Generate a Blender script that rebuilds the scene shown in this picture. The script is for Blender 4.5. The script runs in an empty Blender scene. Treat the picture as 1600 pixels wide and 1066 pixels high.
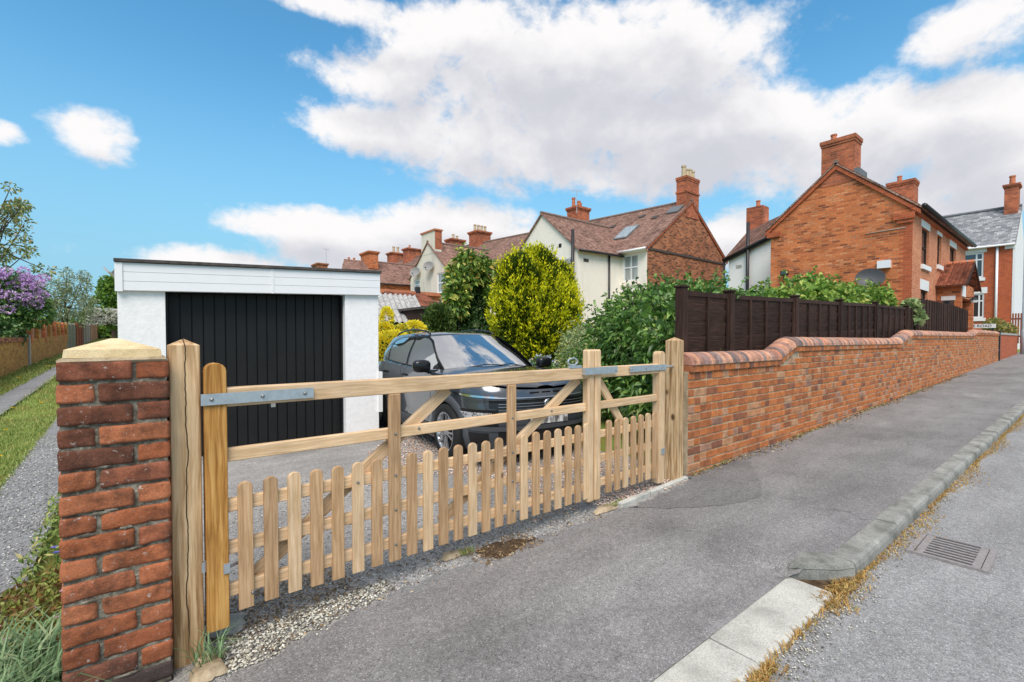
import bpy, bmesh, math, random
import numpy as np
from mathutils import Vector, Matrix

SC = bpy.context.scene
COL = SC.collection
R = math.radians
random.seed(7)
rng = np.random.default_rng(11)

# ------------------------------------------------------------------ camera
cam_d = bpy.data.cameras.new('camera')
cam = bpy.data.objects.new('camera', cam_d)
COL.objects.link(cam)
SC.camera = cam
cam_d.sensor_fit = 'HORIZONTAL'
cam_d.sensor_width = 36.0
cam_d.lens = 16.5375
cam_d.shift_y = 0.0092
cam_d.clip_start = 0.05
cam_d.clip_end = 3000
cam.location = (0, 0, 1.43)
cam.rotation_euler = (R(88.7), 0, R(-39.2))

# ------------------------------------------------------------------ light and exposure
SUN_EL, SUN_AZ = 52.0, 222.0          # azimuth measured clockwise from +Y
vs = SC.view_settings
vs.view_transform = 'Standard'
vs.look = 'None'
vs.gamma = 1.0
vs.exposure = 1.3
vs.use_curve_mapping = False
sun_d = bpy.data.lights.new('sun', 'SUN')
sun_d.energy = 1.5
sun_d.angle = R(35)
sun_d.color = (1.0, 0.90, 0.82)
sun = bpy.data.objects.new('sun', sun_d)
COL.objects.link(sun)
sd = Vector((math.sin(R(SUN_AZ)) * math.cos(R(SUN_EL)), math.cos(R(SUN_AZ)) * math.cos(R(SUN_EL)), math.sin(R(SUN_EL))))
sun.rotation_euler = sd.to_track_quat('Z', 'Y').to_euler()
SC.cycles.max_bounces = 6
SC.cycles.diffuse_bounces = 3
SC.cycles.glossy_bounces = 3
SC.cycles.transmission_bounces = 3
SC.cycles.use_denoising = True
SC.cycles.use_adaptive_sampling = True

# ------------------------------------------------------------------ node helper
class NT:
    def __init__(self, tree):
        self.t = tree
    def n(self, typ, ins=None, out=0, **at):
        nd = self.t.nodes.new(typ)
        for k, v in at.items():
            setattr(nd, k, v)
        for k, v in (ins or {}).items():
            s = nd.inputs[k]
            if isinstance(v, bpy.types.NodeSocket):
                self.t.links.new(v, s)
            elif v is not None:
                if s.type == 'RGBA' and len(v) == 3:
                    v = (*v, 1)
                s.default_value = v
        return nd.outputs[out] if out is not None else nd
    def math(self, op, a, b=None, c=None, clamp=False):
        i = {0: a}
        if b is not None: i[1] = b
        if c is not None: i[2] = c
        return self.n('ShaderNodeMath', i, operation=op, use_clamp=clamp)
    def vm(self, op, a, b=None, out=0):
        i = {0: a}
        if b is not None: i[1] = b
        return self.n('ShaderNodeVectorMath', i, out=out, operation=op)
    def mix(self, f, a, b, mode='MIX'):
        return self.n('ShaderNodeMixRGB', {0: f, 1: a, 2: b}, blend_type=mode)
    def noise(self, vec, scale, detail=4, rough=.55, dist=0, out=0, dim='3D'):
        i = {'Scale': scale, 'Detail': detail, 'Roughness': rough, 'Distortion': dist}
        if vec is not None: i['Vector'] = vec
        return self.n('ShaderNodeTexNoise', i, out=out)
    def ramp(self, f, stops, interp='LINEAR'):
        nd = self.t.nodes.new('ShaderNodeValToRGB')
        cr = nd.color_ramp
        cr.interpolation = interp
        while len(cr.elements) < len(stops): cr.elements.new(.5)
        for e, (p, c) in zip(cr.elements, stops):
            e.position = p
            e.color = (*c, 1) if len(c) == 3 else c
        self.t.links.new(f, nd.inputs[0])
        return nd.outputs[0]
    def mapr(self, v, a, b, c=0., d=1., smooth=False):
        return self.n('ShaderNodeMapRange', {0: v, 1: a, 2: b, 3: c, 4: d}, interpolation_type='SMOOTHSTEP' if smooth else 'LINEAR')
    def obj(self): return self.n('ShaderNodeTexCoord', out=3)
    def uv(self): return self.n('ShaderNodeTexCoord', out=2)
    def pos(self): return self.n('ShaderNodeNewGeometry', out=0)
    def island(self): return self.n('ShaderNodeNewGeometry', out=8)
    def orand(self): return self.n('ShaderNodeObjectInfo', out=5)
    def rand(self):
        return self.math('FRACT', self.math('ADD', self.orand(), self.island()))
    def scalev(self, v, s): return self.vm('MULTIPLY', v, s)
    def bump(self, h, strength=.3, dist=.01, normal=None):
        i = {'Strength': strength, 'Distance': dist, 'Height': h}
        if normal is not None: i['Normal'] = normal
        return self.n('ShaderNodeBump', i)

def L(*c):
    "sRGB 0-255 to linear"
    return tuple(((x / 255 + .055) / 1.055) ** 2.4 if x / 255 > .04045 else x / 255 / 12.92 for x in c)
def sc(c, k): return tuple(x * k for x in c)

MATS = {}
def new_mat(name):
    m = bpy.data.materials.new(name)
    m.use_nodes = True
    t = m.node_tree
    t.nodes.clear()
    nt = NT(t)
    o = t.nodes.new('ShaderNodeOutputMaterial')
    p = t.nodes.new('ShaderNodeBsdfPrincipled')
    t.links.new(p.outputs[0], o.inputs[0])
    MATS[name] = m
    def fin(color=None, rough=.8, normal=None, metal=0, spec=.4, **kw):
        for k, v in (('Base Color', color), ('Roughness', rough), ('Normal', normal), ('Metallic', metal), ('Specular IOR Level', spec), *kw.items()):
            if v is None: continue
            s = p.inputs[k.replace('_', ' ') if k not in p.inputs else k]
            if isinstance(v, bpy.types.NodeSocket): t.links.new(v, s)
            else:
                s.default_value = (*v, 1) if (s.type == 'RGBA' and len(v) == 3) else v
        return m
    return nt, fin

# ------------------------------------------------------------------ sky
w = bpy.data.worlds.new('World')
SC.world = w
w.use_nodes = True
w.node_tree.nodes.clear()
nt = NT(w.node_tree)
sky = nt.n('ShaderNodeTexSky', sky_type='NISHITA', sun_disc=False, sun_elevation=R(SUN_EL), sun_rotation=R(SUN_AZ), air_density=1.0, dust_density=.35, ozone_density=2.2)
blue = nt.mix(1.0, sky, (0.44, 0.86, 0.90), 'MULTIPLY')
d = nt.n('ShaderNodeTexCoord', out=0)
dz = nt.n('ShaderNodeSeparateXYZ', {0: d}, out=2)
dw = nt.vm('MULTIPLY', d, (1, 1, 1.35))
n1 = nt.noise(dw, 4.2, 9, .58, .35)
n2 = nt.noise(dw, 12.0, 10, .60, .15)
n3 = nt.noise(dw, 46.0, 6, .6, .3)
nn = nt.math('ADD', nt.math('MULTIPLY', nt.math('SUBTRACT', n1, .5), 2.1), nt.math('MULTIPLY', nt.math('SUBTRACT', n2, .5), 1.75))
nn = nt.math('ADD', nn, nt.math('MULTIPLY', nt.math('SUBTRACT', n3, .5), .6))
# cloud banks, those out of view enlarged to whiten the ambient light: (azimuth deg, elevation deg, half-width, half-height, weight)
BANKS = [(43.0, 29.7, 25.6, 5.3, 1.0), (28.6, 28.5, 12.8, 3.6, 0.9), (54.9, 29.1, 12.3, 4.0, 1), (24.1, 23.0, 9.4, 2.9, 0.8), (43.8, 23.3, 22.5, 6.2, 1.1), (61.9, 20.8, 15.9, 5.0, 1.05), (52.8, 19.4, 17.7, 3.0, 0.9), (73.2, 18.6, 10.1, 5.5, 1.05), (80.8, 18.7, 7.3, 4.2, 1.1), (84.9, 14.6, 6.4, 4.6, 1.0), (84.0, 24.8, 4.6, 2.7, 0.75), (20.3, 33.0, 11.1, 1.4, 0.8), (-2.4, 17.8, 3.7, 2.6, 1.0), (-8.1, 16.6, 2, 1.2, 0.8), (31.5, 12.5, 13.0, 4.6, 1.0), (15.1, 12.5, 8.4, 2.2, 0.85), (6.7, 8.0, 9.4, 1.7, 0.8), (21.2, 9.9, 11.3, 2.9, 0.9), (64.6, 10.8, 4.4, 3.7, 0.9), (39.2, 18.0, 4.7, 1.8, 0.4), (78.3, 11.3, 9.4, 3.5, 0.8), (54.9, 33.4, 4.3, 1.2, 0.5), (66.8, 26.6, 4.3, 2.2, 0.45), (110, 22, 16, 7, 1), (140, 35, 18, 9, 1), (165, 18, 20, 7, 1), (200, 30, 22, 10, 1), (235, 20, 16, 6, 0.9), (262, 38, 20, 10, 1), (290, 18, 18, 6, 1), (318, 30, 16, 8, 0.9), (335, 12, 12, 4, 0.9), (10, 62, 22, 12, 1.1), (110, 58, 26, 14, 1.1), (230, 65, 30, 16, 1.1), (70, 50, 16, 7, 0.9), (300, 55, 24, 12, 1.1), (180, 52, 26, 13, 1.1), (150, 80, 22, 14, 1.0)]
def cloud_field(vec):
    acc = None
    for (az, el, ra, re, wt) in BANKS:
        c = (math.sin(R(az)) * math.cos(R(el)), math.cos(R(az)) * math.cos(R(el)), math.sin(R(el)))
        df = nt.vm('MULTIPLY', nt.vm('SUBTRACT', vec, c), (1 / math.sin(R(ra)), 1 / math.sin(R(ra)), 1 / math.sin(R(re))))
        q = nt.vm('DOT_PRODUCT', df, df, out=1)
        v = nt.math('MULTIPLY_ADD', q, -wt, wt)
        acc = v if acc is None else nt.math('SMOOTH_MAX', acc, v, .3)
    return nt.math('MAXIMUM', acc, -0.8)
acc = cloud_field(d)
acc_up = cloud_field(nt.vm('ADD', d, (-.01, -.015, .055)))
dens = nt.math('ADD', acc, nn)
cov = nt.mapr(dens, -.08, .66, 0, 1, True)
# light and shade inside the clouds: bright towards their tops, greyer below thick cloud
up = nt.vm('ADD', dw, (-.012, -.02, .07))
n1b = nt.noise(up, 4.2, 9, .58, .35)
n2b = nt.noise(up, 12.0, 10, .60, .15)
over = nt.math('ADD', acc_up, nt.math('ADD', nt.math('MULTIPLY', nt.math('SUBTRACT', n1b, .5), 2.4), nt.math('MULTIPLY', nt.math('SUBTRACT', n2b, .5), 1.0)))
shade = nt.mapr(over, -.1, 1.25, 0, 1, True)
ccol = nt.mix(shade, (4.02, 3.95, 3.95), (2.62, 2.66, 2.92))
hz = nt.mapr(dz, .04, .52, .9, 0, True)
hb = nt.mix(hz, blue, (1.3, 2.35, 3.05))
col = nt.mix(cov, hb, ccol)
bg = nt.n('ShaderNodeBackground', {'Color': col, 'Strength': .1})
wo = w.node_tree.nodes.new('ShaderNodeOutputWorld')
w.node_tree.links.new(bg, wo.inputs[0])

# ------------------------------------------------------------------ mesh helpers
def gz(x, y):
    "lie of the land: rises along the street and away from it"
    side = max(0., min(1., (x + .35) / .25))
    path = .0215 * max(0., min(90., y - 2.5))
    yard = float(np.interp(y, [8, 16, 93], [0, .2, 1.7])) - .055 * max(0., min(1., (y - 2.75) / 1.3)) * max(0., min(1., (6 - x) / 1.5))
    return .017 * max(-10., min(45., x)) + path * (1 - side) + yard * side

def tag(o, label=None, cat=None, group=None, kind=None):
    if label: o['label'] = label
    if cat: o['category'] = cat
    if group: o['group'] = group
    if kind: o['kind'] = kind
    return o
def empty(name, loc, label=None, cat=None, group=None, rotz=0):
    o = bpy.data.objects.new(name, None)
    o.empty_display_size = .2
    o.location = loc
    o.rotation_euler = (0, 0, rotz)
    COL.objects.link(o)
    return tag(o, label, cat, group)
def wm(o):
    m = Matrix.LocRotScale(o.location, o.rotation_euler, o.scale)
    if o.parent is not None:
        m = wm(o.parent) @ o.matrix_parent_inverse @ m
    return m
def link(name, me, parent=None, mat=None, loc=None, rot=None, keep=True):
    o = bpy.data.objects.new(name, me)
    COL.objects.link(o)
    if mat is not None and len(me.materials) == 0:
        me.materials.append(MATS[mat] if isinstance(mat, str) else mat)
    if loc is not None: o.location = loc
    if rot is not None: o.rotation_euler = rot
    if parent is not None:
        o.parent = parent
        if keep: o.matrix_parent_inverse = wm(parent).inverted()
    return o

def finish(me, smooth=False, uv=True):
    me.update()
    n = len(me.polygons)
    if smooth: me.polygons.foreach_set('use_smooth', np.ones(n, bool))
    if uv and n < 20000:
        lay = me.uv_layers.new(name='UVMap').data
        vs_ = me.vertices
        for p in me.polygons:
            nx, ny, nz = p.normal
            if abs(nz) > .97:
                tv, bv = Vector((1, 0, 0)), Vector((0, 1, 0))
            else:
                tv = Vector((-ny, nx, 0)).normalized()
                bv = Vector((nx, ny, nz)).cross(tv)
            for li in p.loop_indices:
                co = vs_[me.loops[li].vertex_index].co
                lay[li].uv = (co.dot(tv), co.dot(bv))
    return me

class MB:
    def __init__(s): s.v = []; s.f = []
    def add(s, vs, fs):
        o = len(s.v)
        s.v += [tuple(p) for p in vs]
        s.f += [tuple(i + o for i in f) for f in fs]
        return s
    def box(s, a, b):
        x0, y0, z0 = a; x1, y1, z1 = b
        return s.add([(x0, y0, z0), (x1, y0, z0), (x1, y1, z0), (x0, y1, z0), (x0, y0, z1), (x1, y0, z1), (x1, y1, z1), (x0, y1, z1)],
                     [(0, 3, 2, 1), (4, 5, 6, 7), (0, 1, 5, 4), (1, 2, 6, 5), (2, 3, 7, 6), (3, 0, 4, 7)])
    def obox(s, c, ax, ay, az):
        c, ax, ay, az = map(Vector, (c, ax, ay, az))
        pts = [c + i * ax + j * ay + k * az for k in (-1, 1) for i, j in ((-1, -1), (1, -1), (1, 1), (-1, 1))]
        return s.add(pts, [(0, 3, 2, 1), (4, 5, 6, 7), (0, 1, 5, 4), (1, 2, 6, 5), (2, 3, 7, 6), (3, 0, 4, 7)])
    def cbox(s, a, b, c=.006, jit=0):
        "box with chamfered edges"
        x0, y0, z0 = a; x1, y1, z1 = b
        cx, cy, cz = (x0 + x1) / 2, (y0 + y1) / 2, (z0 + z1) / 2
        hx, hy, hz_ = (x1 - x0) / 2, (y1 - y0) / 2, (z1 - z0) / 2
        P = {}
        vs_ = []
        for sx in (-1, 1):
            for sy in (-1, 1):
                for sz in (-1, 1):
                    for k in range(3):
                        q = [sx * (hx - (c if k != 0 else 0)), sy * (hy - (c if k != 1 else 0)), sz * (hz_ - (c if k != 2 else 0))]
                        if jit: q = [u + random.uniform(-jit, jit) for u in q]
                        P[sx, sy, sz, k] = len(vs_)
                        vs_.append((cx + q[0], cy + q[1], cz + q[2]))
        fs = []
        for sg in (-1, 1):
            fs.append([P[sg, a_, b_, 0] for a_, b_ in ((-1, -1), (1, -1), (1, 1), (-1, 1))][::sg])
            fs.append([P[a_, sg, b_, 1] for a_, b_ in ((-1, -1), (1, -1), (1, 1), (-1, 1))][::-sg])
            fs.append([P[a_, b_, sg, 2] for a_, b_ in ((-1, -1), (1, -1), (1, 1), (-1, 1))][::sg])
        for a_ in (-1, 1):
            for b_ in (-1, 1):
                f1 = [P[a_, b_, -1, 0], P[a_, b_, -1, 1], P[a_, b_, 1, 1], P[a_, b_, 1, 0]]
                f2 = [P[a_, -1, b_, 0], P[a_, -1, b_, 2], P[a_, 1, b_, 2], P[a_, 1, b_, 0]]
                f3 = [P[-1, a_, b_, 1], P[-1, a_, b_, 2], P[1, a_, b_, 2], P[1, a_, b_, 1]]
                fs.append(f1 if a_ * b_ > 0 else f1[::-1])
                fs.append(f2[::-1] if a_ * b_ > 0 else f2)
                fs.append(f3 if a_ * b_ > 0 else f3[::-1])
                for c_ in (-1, 1):
                    t_ = [P[a_, b_, c_, 0], P[a_, b_, c_, 1], P[a_, b_, c_, 2]]
                    fs.append(t_ if a_ * b_ * c_ > 0 else t_[::-1])
        return s.add(vs_, fs)
    def prism(s, poly, ext):
        "flat polygon (3D points) extruded by vector ext"
        n = len(poly); e = Vector(ext)
        nrm = Vector((0, 0, 0))
        for i in range(n):
            a_, b_ = Vector(poly[i]), Vector(poly[(i + 1) % n])
            nrm += a_.cross(b_)
        q = [Vector(p) for p in poly]
        if nrm.dot(e) > 0: q = q[::-1]
        return s.add(q + [p + e for p in q], [tuple(range(n)), tuple(range(2 * n - 1, n - 1, -1))] + [(i, i + n, (i + 1) % n + n, (i + 1) % n) for i in range(n)])
    def tube(s, pts, r, seg=8, cap=True):
        pts = [Vector(p) for p in pts]
        rs = r if isinstance(r, (list, tuple)) else [r] * len(pts)
        o = len(s.v)
        prev = None
        for i, p in enumerate(pts):
            t = (pts[min(i + 1, len(pts) - 1)] - pts[max(i - 1, 0)]).normalized()
            if prev is None:
                u = t.cross(Vector((0, 0, 1)))
                if u.length < .05: u = t.cross(Vector((1, 0, 0)))
            else:
                u = prev - t * prev.dot(t)
            u.normalize(); prev = u
            v_ = t.cross(u)
            for k in range(seg):
                a_ = 2 * math.pi * k / seg
                s.v.append(tuple(p + (u * math.cos(a_) + v_ * math.sin(a_)) * rs[i]))
        for i in range(len(pts) - 1):
            for k in range(seg):
                a_, b_ = o + i * seg + k, o + i * seg + (k + 1) % seg
                s.f.append((a_, b_, b_ + seg, a_ + seg))
        if cap:
            s.f.append(tuple(o + k for k in range(seg))[::-1])
            s.f.append(tuple(o + (len(pts) - 1) * seg + k for k in range(seg)))
        return s
    def lathe(s, prof, c=(0, 0, 0), seg=16, axis='Z'):
        o = len(s.v)
        for r_, h in prof:
            for k in range(seg):
                a_ = 2 * math.pi * k / seg
                if axis == 'Z': q = (r_ * math.cos(a_), r_ * math.sin(a_), h)
                elif axis == 'Y': q = (r_ * math.sin(a_), h, r_ * math.cos(a_))
                else: q = (h, r_ * math.cos(a_), r_ * math.sin(a_))
                s.v.append((c[0] + q[0], c[1] + q[1], c[2] + q[2]))
        for i in range(len(prof) - 1):
            for k in range(seg):
                a_, b_ = o + i * seg + k, o + i * seg + (k + 1) % seg
                s.f.append((a_, b_, b_ + seg, a_ + seg))
        s.f.append(tuple(o + k for k in range(seg))[::-1])
        s.f.append(tuple(o + (len(prof) - 1) * seg + k for k in range(seg)))
        return s
    def grid(s, pts, nu, nv):
        "pts row-major nu x nv"
        o = len(s.v)
        s.v += [tuple(p) for p in pts]
        for i in range(nu - 1):
            for j in range(nv - 1):
                a_ = o + i * nv + j
                s.f.append((a_, a_ + 1, a_ + nv + 1, a_ + nv))
        return s
    def me(s, name, mat=None, smooth=False, uv=True):
        m = bpy.data.meshes.new(name)
        m.from_pydata(s.v, [], s.f)
        finish(m, smooth, uv)
        if mat: m.materials.append(MATS[mat])
        return m
    def build(s, name, mat, parent=None, smooth=False, uv=True):
        return link(name, s.me(name, mat, smooth, uv), parent)

def np_mesh(name, V, F, mat, smooth=False):
    "V (n,3) float, F (m,3 or 4) int"
    me = bpy.data.meshes.new(name)
    k = F.shape[1]
    me.vertices.add(len(V)); me.vertices.foreach_set('co', np.asarray(V, np.float32).ravel())
    me.loops.add(F.size); me.loops.foreach_set('vertex_index', F.ravel().astype(np.int32))
    me.polygons.add(len(F)); me.polygons.foreach_set('loop_start', np.arange(0, F.size, k, dtype=np.int32))
    try: me.polygons.foreach_set('loop_total', np.full(len(F), k, np.int32))
    except Exception: pass
    if smooth: me.polygons.foreach_set('use_smooth', np.ones(len(F), bool))
    me.update(calc_edges=True)
    me.validate()
    me.materials.append(MATS[mat])
    return me

def unit(a): return a / np.maximum(np.linalg.norm(a, axis=1, keepdims=True), 1e-9)
def leaves(name, pos, dirs, length, width, mat, parent=None, fold=.25, droop=0., kind=None):
    "folded four-point leaves, one island each"
    n = len(pos)
    dirs = unit(dirs)
    rv = rng.normal(size=(n, 3))
    side = unit(np.cross(dirs, rv))
    nrm = np.cross(side, dirs)
    sg = np.sign(nrm[:, 2:3] + 1e-6)
    nrm = nrm * sg
    ln = np.asarray(length).reshape(-1, 1) * np.ones((n, 1)); wd = np.asarray(width).reshape(-1, 1) * np.ones((n, 1))
    tip = pos + dirs * ln + np.array([[0, 0, -1]]) * droop * ln
    mid = pos + dirs * ln * .45
    a = mid + side * wd * .5 + nrm * wd * fold
    b = mid - side * wd * .5 + nrm * wd * fold
    V = np.stack([pos, a, tip, b], 1).reshape(-1, 3)
    i = np.arange(n)[:, None] * 4
    F = np.concatenate([i + np.array([[0, 1, 2]]), i + np.array([[0, 2, 3]])], 0)
    o = link(name, np_mesh(name, V, F, mat), parent)
    if kind: o['kind'] = kind
    return o
def blades(name, pos, h, wd, lean, mat, parent=None, kind=None):
    n = len(pos)
    az = rng.uniform(0, 2 * np.pi, n)
    dx = np.stack([np.cos(az), np.sin(az), np.zeros(n)], 1)
    sd_ = np.stack([-np.sin(az), np.cos(az), np.zeros(n)], 1)
    h = np.asarray(h).reshape(-1, 1) * np.ones((n, 1)); wd = np.asarray(wd).reshape(-1, 1) * np.ones((n, 1)); lean = np.asarray(lean).reshape(-1, 1) * np.ones((n, 1))
    up = np.array([[0, 0, 1.]])
    m = pos + up * h * .55 + dx * h * lean * .35
    t = pos + up * h * (1 - .45 * lean) + dx * h * lean
    V = np.stack([pos - sd_ * wd * .5, pos + sd_ * wd * .5, m + sd_ * wd * .42, m - sd_ * wd * .42, t], 1).reshape(-1, 3)
    i = np.arange(n)[:, None] * 5
    F = np.concatenate([i + np.array([[0, 1, 2]]), i + np.array([[0, 2, 3]]), i + np.array([[3, 2, 4]])], 0)
    o = link(name, np_mesh(name, V, F, mat), parent)
    if kind: o['kind'] = kind
    return o
def pebbles(name, pos, size, mat, parent=None, flat=.6, kind='stuff'):
    n = len(pos)
    base = np.array([[1, 0, 0], [0, 1, 0], [-1, 0, 0], [0, -1, 0], [0, 0, 1], [0, 0, -1]], float)
    sz = np.asarray(size).reshape(-1, 1, 1) * np.ones((n, 1, 1))
    az = rng.uniform(0, 2 * np.pi, n)
    ca, sa = np.cos(az), np.sin(az)
    V = base[None] * (1 + rng.uniform(-.35, .35, (n, 6, 1)))
    V = V * np.stack([rng.uniform(.7, 1.3, n), rng.uniform(.6, 1., n), rng.uniform(.5, 1., n) * flat], 1)[:, None, :]
    x = V[:, :, 0] * ca[:, None] - V[:, :, 1] * sa[:, None]
    y = V[:, :, 0] * sa[:, None] + V[:, :, 1] * ca[:, None]
    V = np.stack([x, y, V[:, :, 2]], 2) * sz * .5 + pos[:, None, :]
    f = np.array([[0, 1, 4], [1, 2, 4], [2, 3, 4], [3, 0, 4], [1, 0, 5], [2, 1, 5], [3, 2, 5], [0, 3, 5]])
    F = (np.arange(n)[:, None, None] * 6 + f[None]).reshape(-1, 3)
    o = link(name, np_mesh(name, V.reshape(-1, 3), F, mat), parent)
    if kind: o['kind'] = kind
    return o

# ------------------------------------------------------------------ materials
def plain(name, c, rough=.7, metal=0, spec=.4, var=.12, nscale=6, bump=0, **kw):
    nt, fin = new_mat(name)
    n = nt.noise(nt.obj(), nscale, 5)
    col = nt.mix(1, nt.mix(0, c, c), nt.ramp(n, [(.25, (1 - var,) * 3), (.75, (1 + var,) * 3)]), 'MULTIPLY')
    fin(col, rough, nt.bump(nt.noise(nt.obj(), nscale * 8, 3), bump, .004) if bump else None, metal, spec, **kw)

def asphalt(name, base, speck, big=.18):
    nt, fin = new_mat(name)
    p = nt.pos()
    a = nt.noise(p, 190, 2, .7)
    v = nt.n('ShaderNodeTexVoronoi', {'Vector': p, 'Scale': 190.}, out=1)
    g = nt.n('ShaderNodeSeparateColor', {0: v}, out=0)
    st = nt.ramp(g, [(.0, (.5,) * 3), (.2, (.85,) * 3), (.55, (1.,) * 3), (.85, (1.12,) * 3), (.94, (1.35,) * 3), (1., (1.9,) * 3)])
    b1 = nt.noise(p, .9, 5, .6)
    b2 = nt.noise(nt.scalev(p, (.5, 1.6, 1)), 2.7, 4, .6)
    bigf = nt.ramp(nt.math('ADD', nt.math('MULTIPLY', b1, .6), nt.math('MULTIPLY', b2, .4)), [(.33, (1 - big,) * 3), (.55, (1,) * 3), (.75, (1 + big,) * 3)])
    fine = nt.ramp(a, [(.25, (.72,) * 3), (.75, (1.25,) * 3)])
    c = nt.mix(speck, nt.mix(0, base, base), nt.mix(1, base, st, 'MULTIPLY'))
    mid = nt.ramp(nt.noise(p, 34, 5, .72), [(.28, (.72,) * 3), (.5, (1.,) * 3), (.72, (1.22,) * 3)])
    c = nt.mix(1, c, mid, 'MULTIPLY')
    scuff = nt.math('MULTIPLY', nt.mapr(nt.noise(nt.scalev(p, (.35, 1.7, 1)), 1.6, 6, .7), .58, .74, 0, .4), nt.mapr(nt.noise(p, 20, 4, .7), .42, .6, 0, 1))
    c = nt.mix(scuff, c, sc(base, 1.7))
    c = nt.mix(1, nt.mix(1, c, bigf, 'MULTIPLY'), fine, 'MULTIPLY')
    # scattered dark damp stains and hairline cracks
    wv = nt.n('ShaderNodeTexVoronoi', {'Vector': nt.vm('ADD', p, nt.scalev(nt.noise(p, 2.2, 5, .65, out=1), (.9, .9, .9))), 'Scale': .55}, out=0, feature='DISTANCE_TO_EDGE')
    cr = nt.math('MULTIPLY', nt.mapr(wv, .0, .007, 1, 0), nt.mapr(nt.noise(p, .7, 3), .47, .57, 0, .75))
    c = nt.mix(cr, c, sc(base, .3))
    fin(c, .9, nt.bump(nt.math('ADD', a, nt.math('MULTIPLY', g, .6)), .5, .004), spec=.25)

asphalt('pavement', (.245, .239, .235), .9, .34)
asphalt('pavement_patch', (.205, .201, .199), .9, .34)
asphalt('road', (.30, .30, .299), .9, .28)
asphalt('drive', (.34, .33, .315), 1., .35)
asphalt('gravel', (.25, .25, .252), 1., .25)

nt, fin = new_mat('land')
p = nt.pos()
n = nt.noise(p, 1.3, 6, .65)
c = nt.ramp(n, [(.28, (.17, .12, .05)), (.42, (.22, .19, .05)), (.52, (.18, .24, .05)), (.68, (.26, .31, .08)), (.8, (.38, .32, .13))])
c = nt.mix(1, c, nt.ramp(nt.noise(p, 55, 4, .7), [(.3, (.6,) * 3), (.7, (1.35,) * 3)]), 'MULTIPLY')
fin(c, .95, nt.bump(nt.noise(p, 70, 3), .6, .02), spec=.1)

nt, fin = new_mat('soil')
p = nt.pos()
c = nt.ramp(nt.noise(p, 16, 6, .7), [(.3, (.035, .025, .017)), (.55, (.09, .06, .035)), (.75, (.2, .15, .1))])
fin(c, .95, nt.bump(nt.noise(p, 90, 3), .6, .01), spec=.1)

nt, fin = new_mat('pale_concrete')
p = nt.pos()
c = nt.ramp(nt.noise(p, 4, 7, .7), [(.3, (.34, .335, .30)), (.5, (.52, .515, .465)), (.7, (.62, .61, .55))])
c = nt.mix(1, c, nt.ramp(nt.noise(p, 150, 3, .75), [(.3, (.6,) * 3), (.5, (1.,) * 3), (.75, (1.25,) * 3)]), 'MULTIPLY')
fin(c, .9, nt.bump(nt.noise(p, 130, 4, .7), .8, .006), spec=.2)
nt, fin = new_mat('concrete')
p = nt.pos()
n = nt.noise(p, 5, 6, .65)
c = nt.ramp(n, [(.3, (.13, .132, .115)), (.5, (.27, .272, .25)), (.7, (.37, .37, .34))])
c = nt.mix(1, c, nt.ramp(nt.noise(p, 140, 2, .7), [(.3, (.62,) * 3), (.55, (1.05,) * 3), (.75, (1.25,) * 3)]), 'MULTIPLY')
fin(c, .9, nt.bump(nt.noise(p, 120, 4, .7), .6, .005), spec=.2)

def bricks(name, ramp, dark=.5, lichen=.0, soot=.5, s0=.54, ls=75):
    nt, fin = new_mat(name)
    o = nt.pos()
    r = nt.rand()
    c = nt.ramp(r, ramp)
    c = nt.mix(1, c, nt.ramp(nt.noise(o, 11, 6, .68), [(.3, (1 - dark,) * 3), (.55, (1.03,) * 3), (.75, (1.22,) * 3)]), 'MULTIPLY')
    c = nt.mix(1, c, nt.ramp(nt.noise(o, 260, 3, .7), [(.3, (.7,) * 3), (.7, (1.2,) * 3)]), 'MULTIPLY')
    s = nt.mapr(nt.noise(o, 7.3, 7, .75), s0, s0 + .14, 0, soot)
    c = nt.mix(s, c, (.05, .035, .028))
    if lichen:
        l = nt.math('MULTIPLY', nt.mapr(nt.noise(o, ls, 4, .7), .61, .68, 0, 1), nt.mapr(nt.noise(o, 5, 3), .42, .6, .1, lichen))
        c = nt.mix(l, c, (.62, .6, .55))
    h = nt.math('ADD', nt.noise(o, 45, 6, .75), nt.math('MULTIPLY', nt.noise(o, 300, 3, .7), .6))
    fin(c, .92, nt.bump(h, .9, .010), spec=.2)
bricks('pillar_brick', [(0, (.17, .075, .05)), (.14, (.38, .125, .06)), (.35, (.52, .17, .075)), (.6, (.58, .21, .10)), (.82, (.50, .17, .085)), (.93, (.36, .13, .075)), (1, (.16, .08, .06))], .55, .9, .6, .49, 48)
bricks('wall_brick', [(0, (0.287, 0.121, 0.074)), (.1, (0.410, 0.150, 0.066)), (.3, (0.548, 0.182, 0.062)), (.55, (0.622, 0.220, 0.076)), (.75, (0.522, 0.171, 0.066)), (.88, (0.597, 0.327, 0.177)), (.95, (0.473, 0.255, 0.177)), (1, (0.212, 0.099, 0.074))], .36, .2, .35)
bricks('coping_brick', [(0, (0.178, 0.157, 0.157)), (.14, (0.327, 0.204, 0.172)), (.3, (0.653, 0.329, 0.220)), (.55, (0.743, 0.423, 0.282)), (.75, (0.624, 0.251, 0.141)), (.9, (0.267, 0.235, 0.235)), (1, (0.505, 0.314, 0.251))], .4, .5, .45)

bricks('blue_brick', [(0, (.035, .033, .038)), (.6, (.06, .055, .06)), (1, (.10, .07, .06))], .4, .3, .3)

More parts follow.
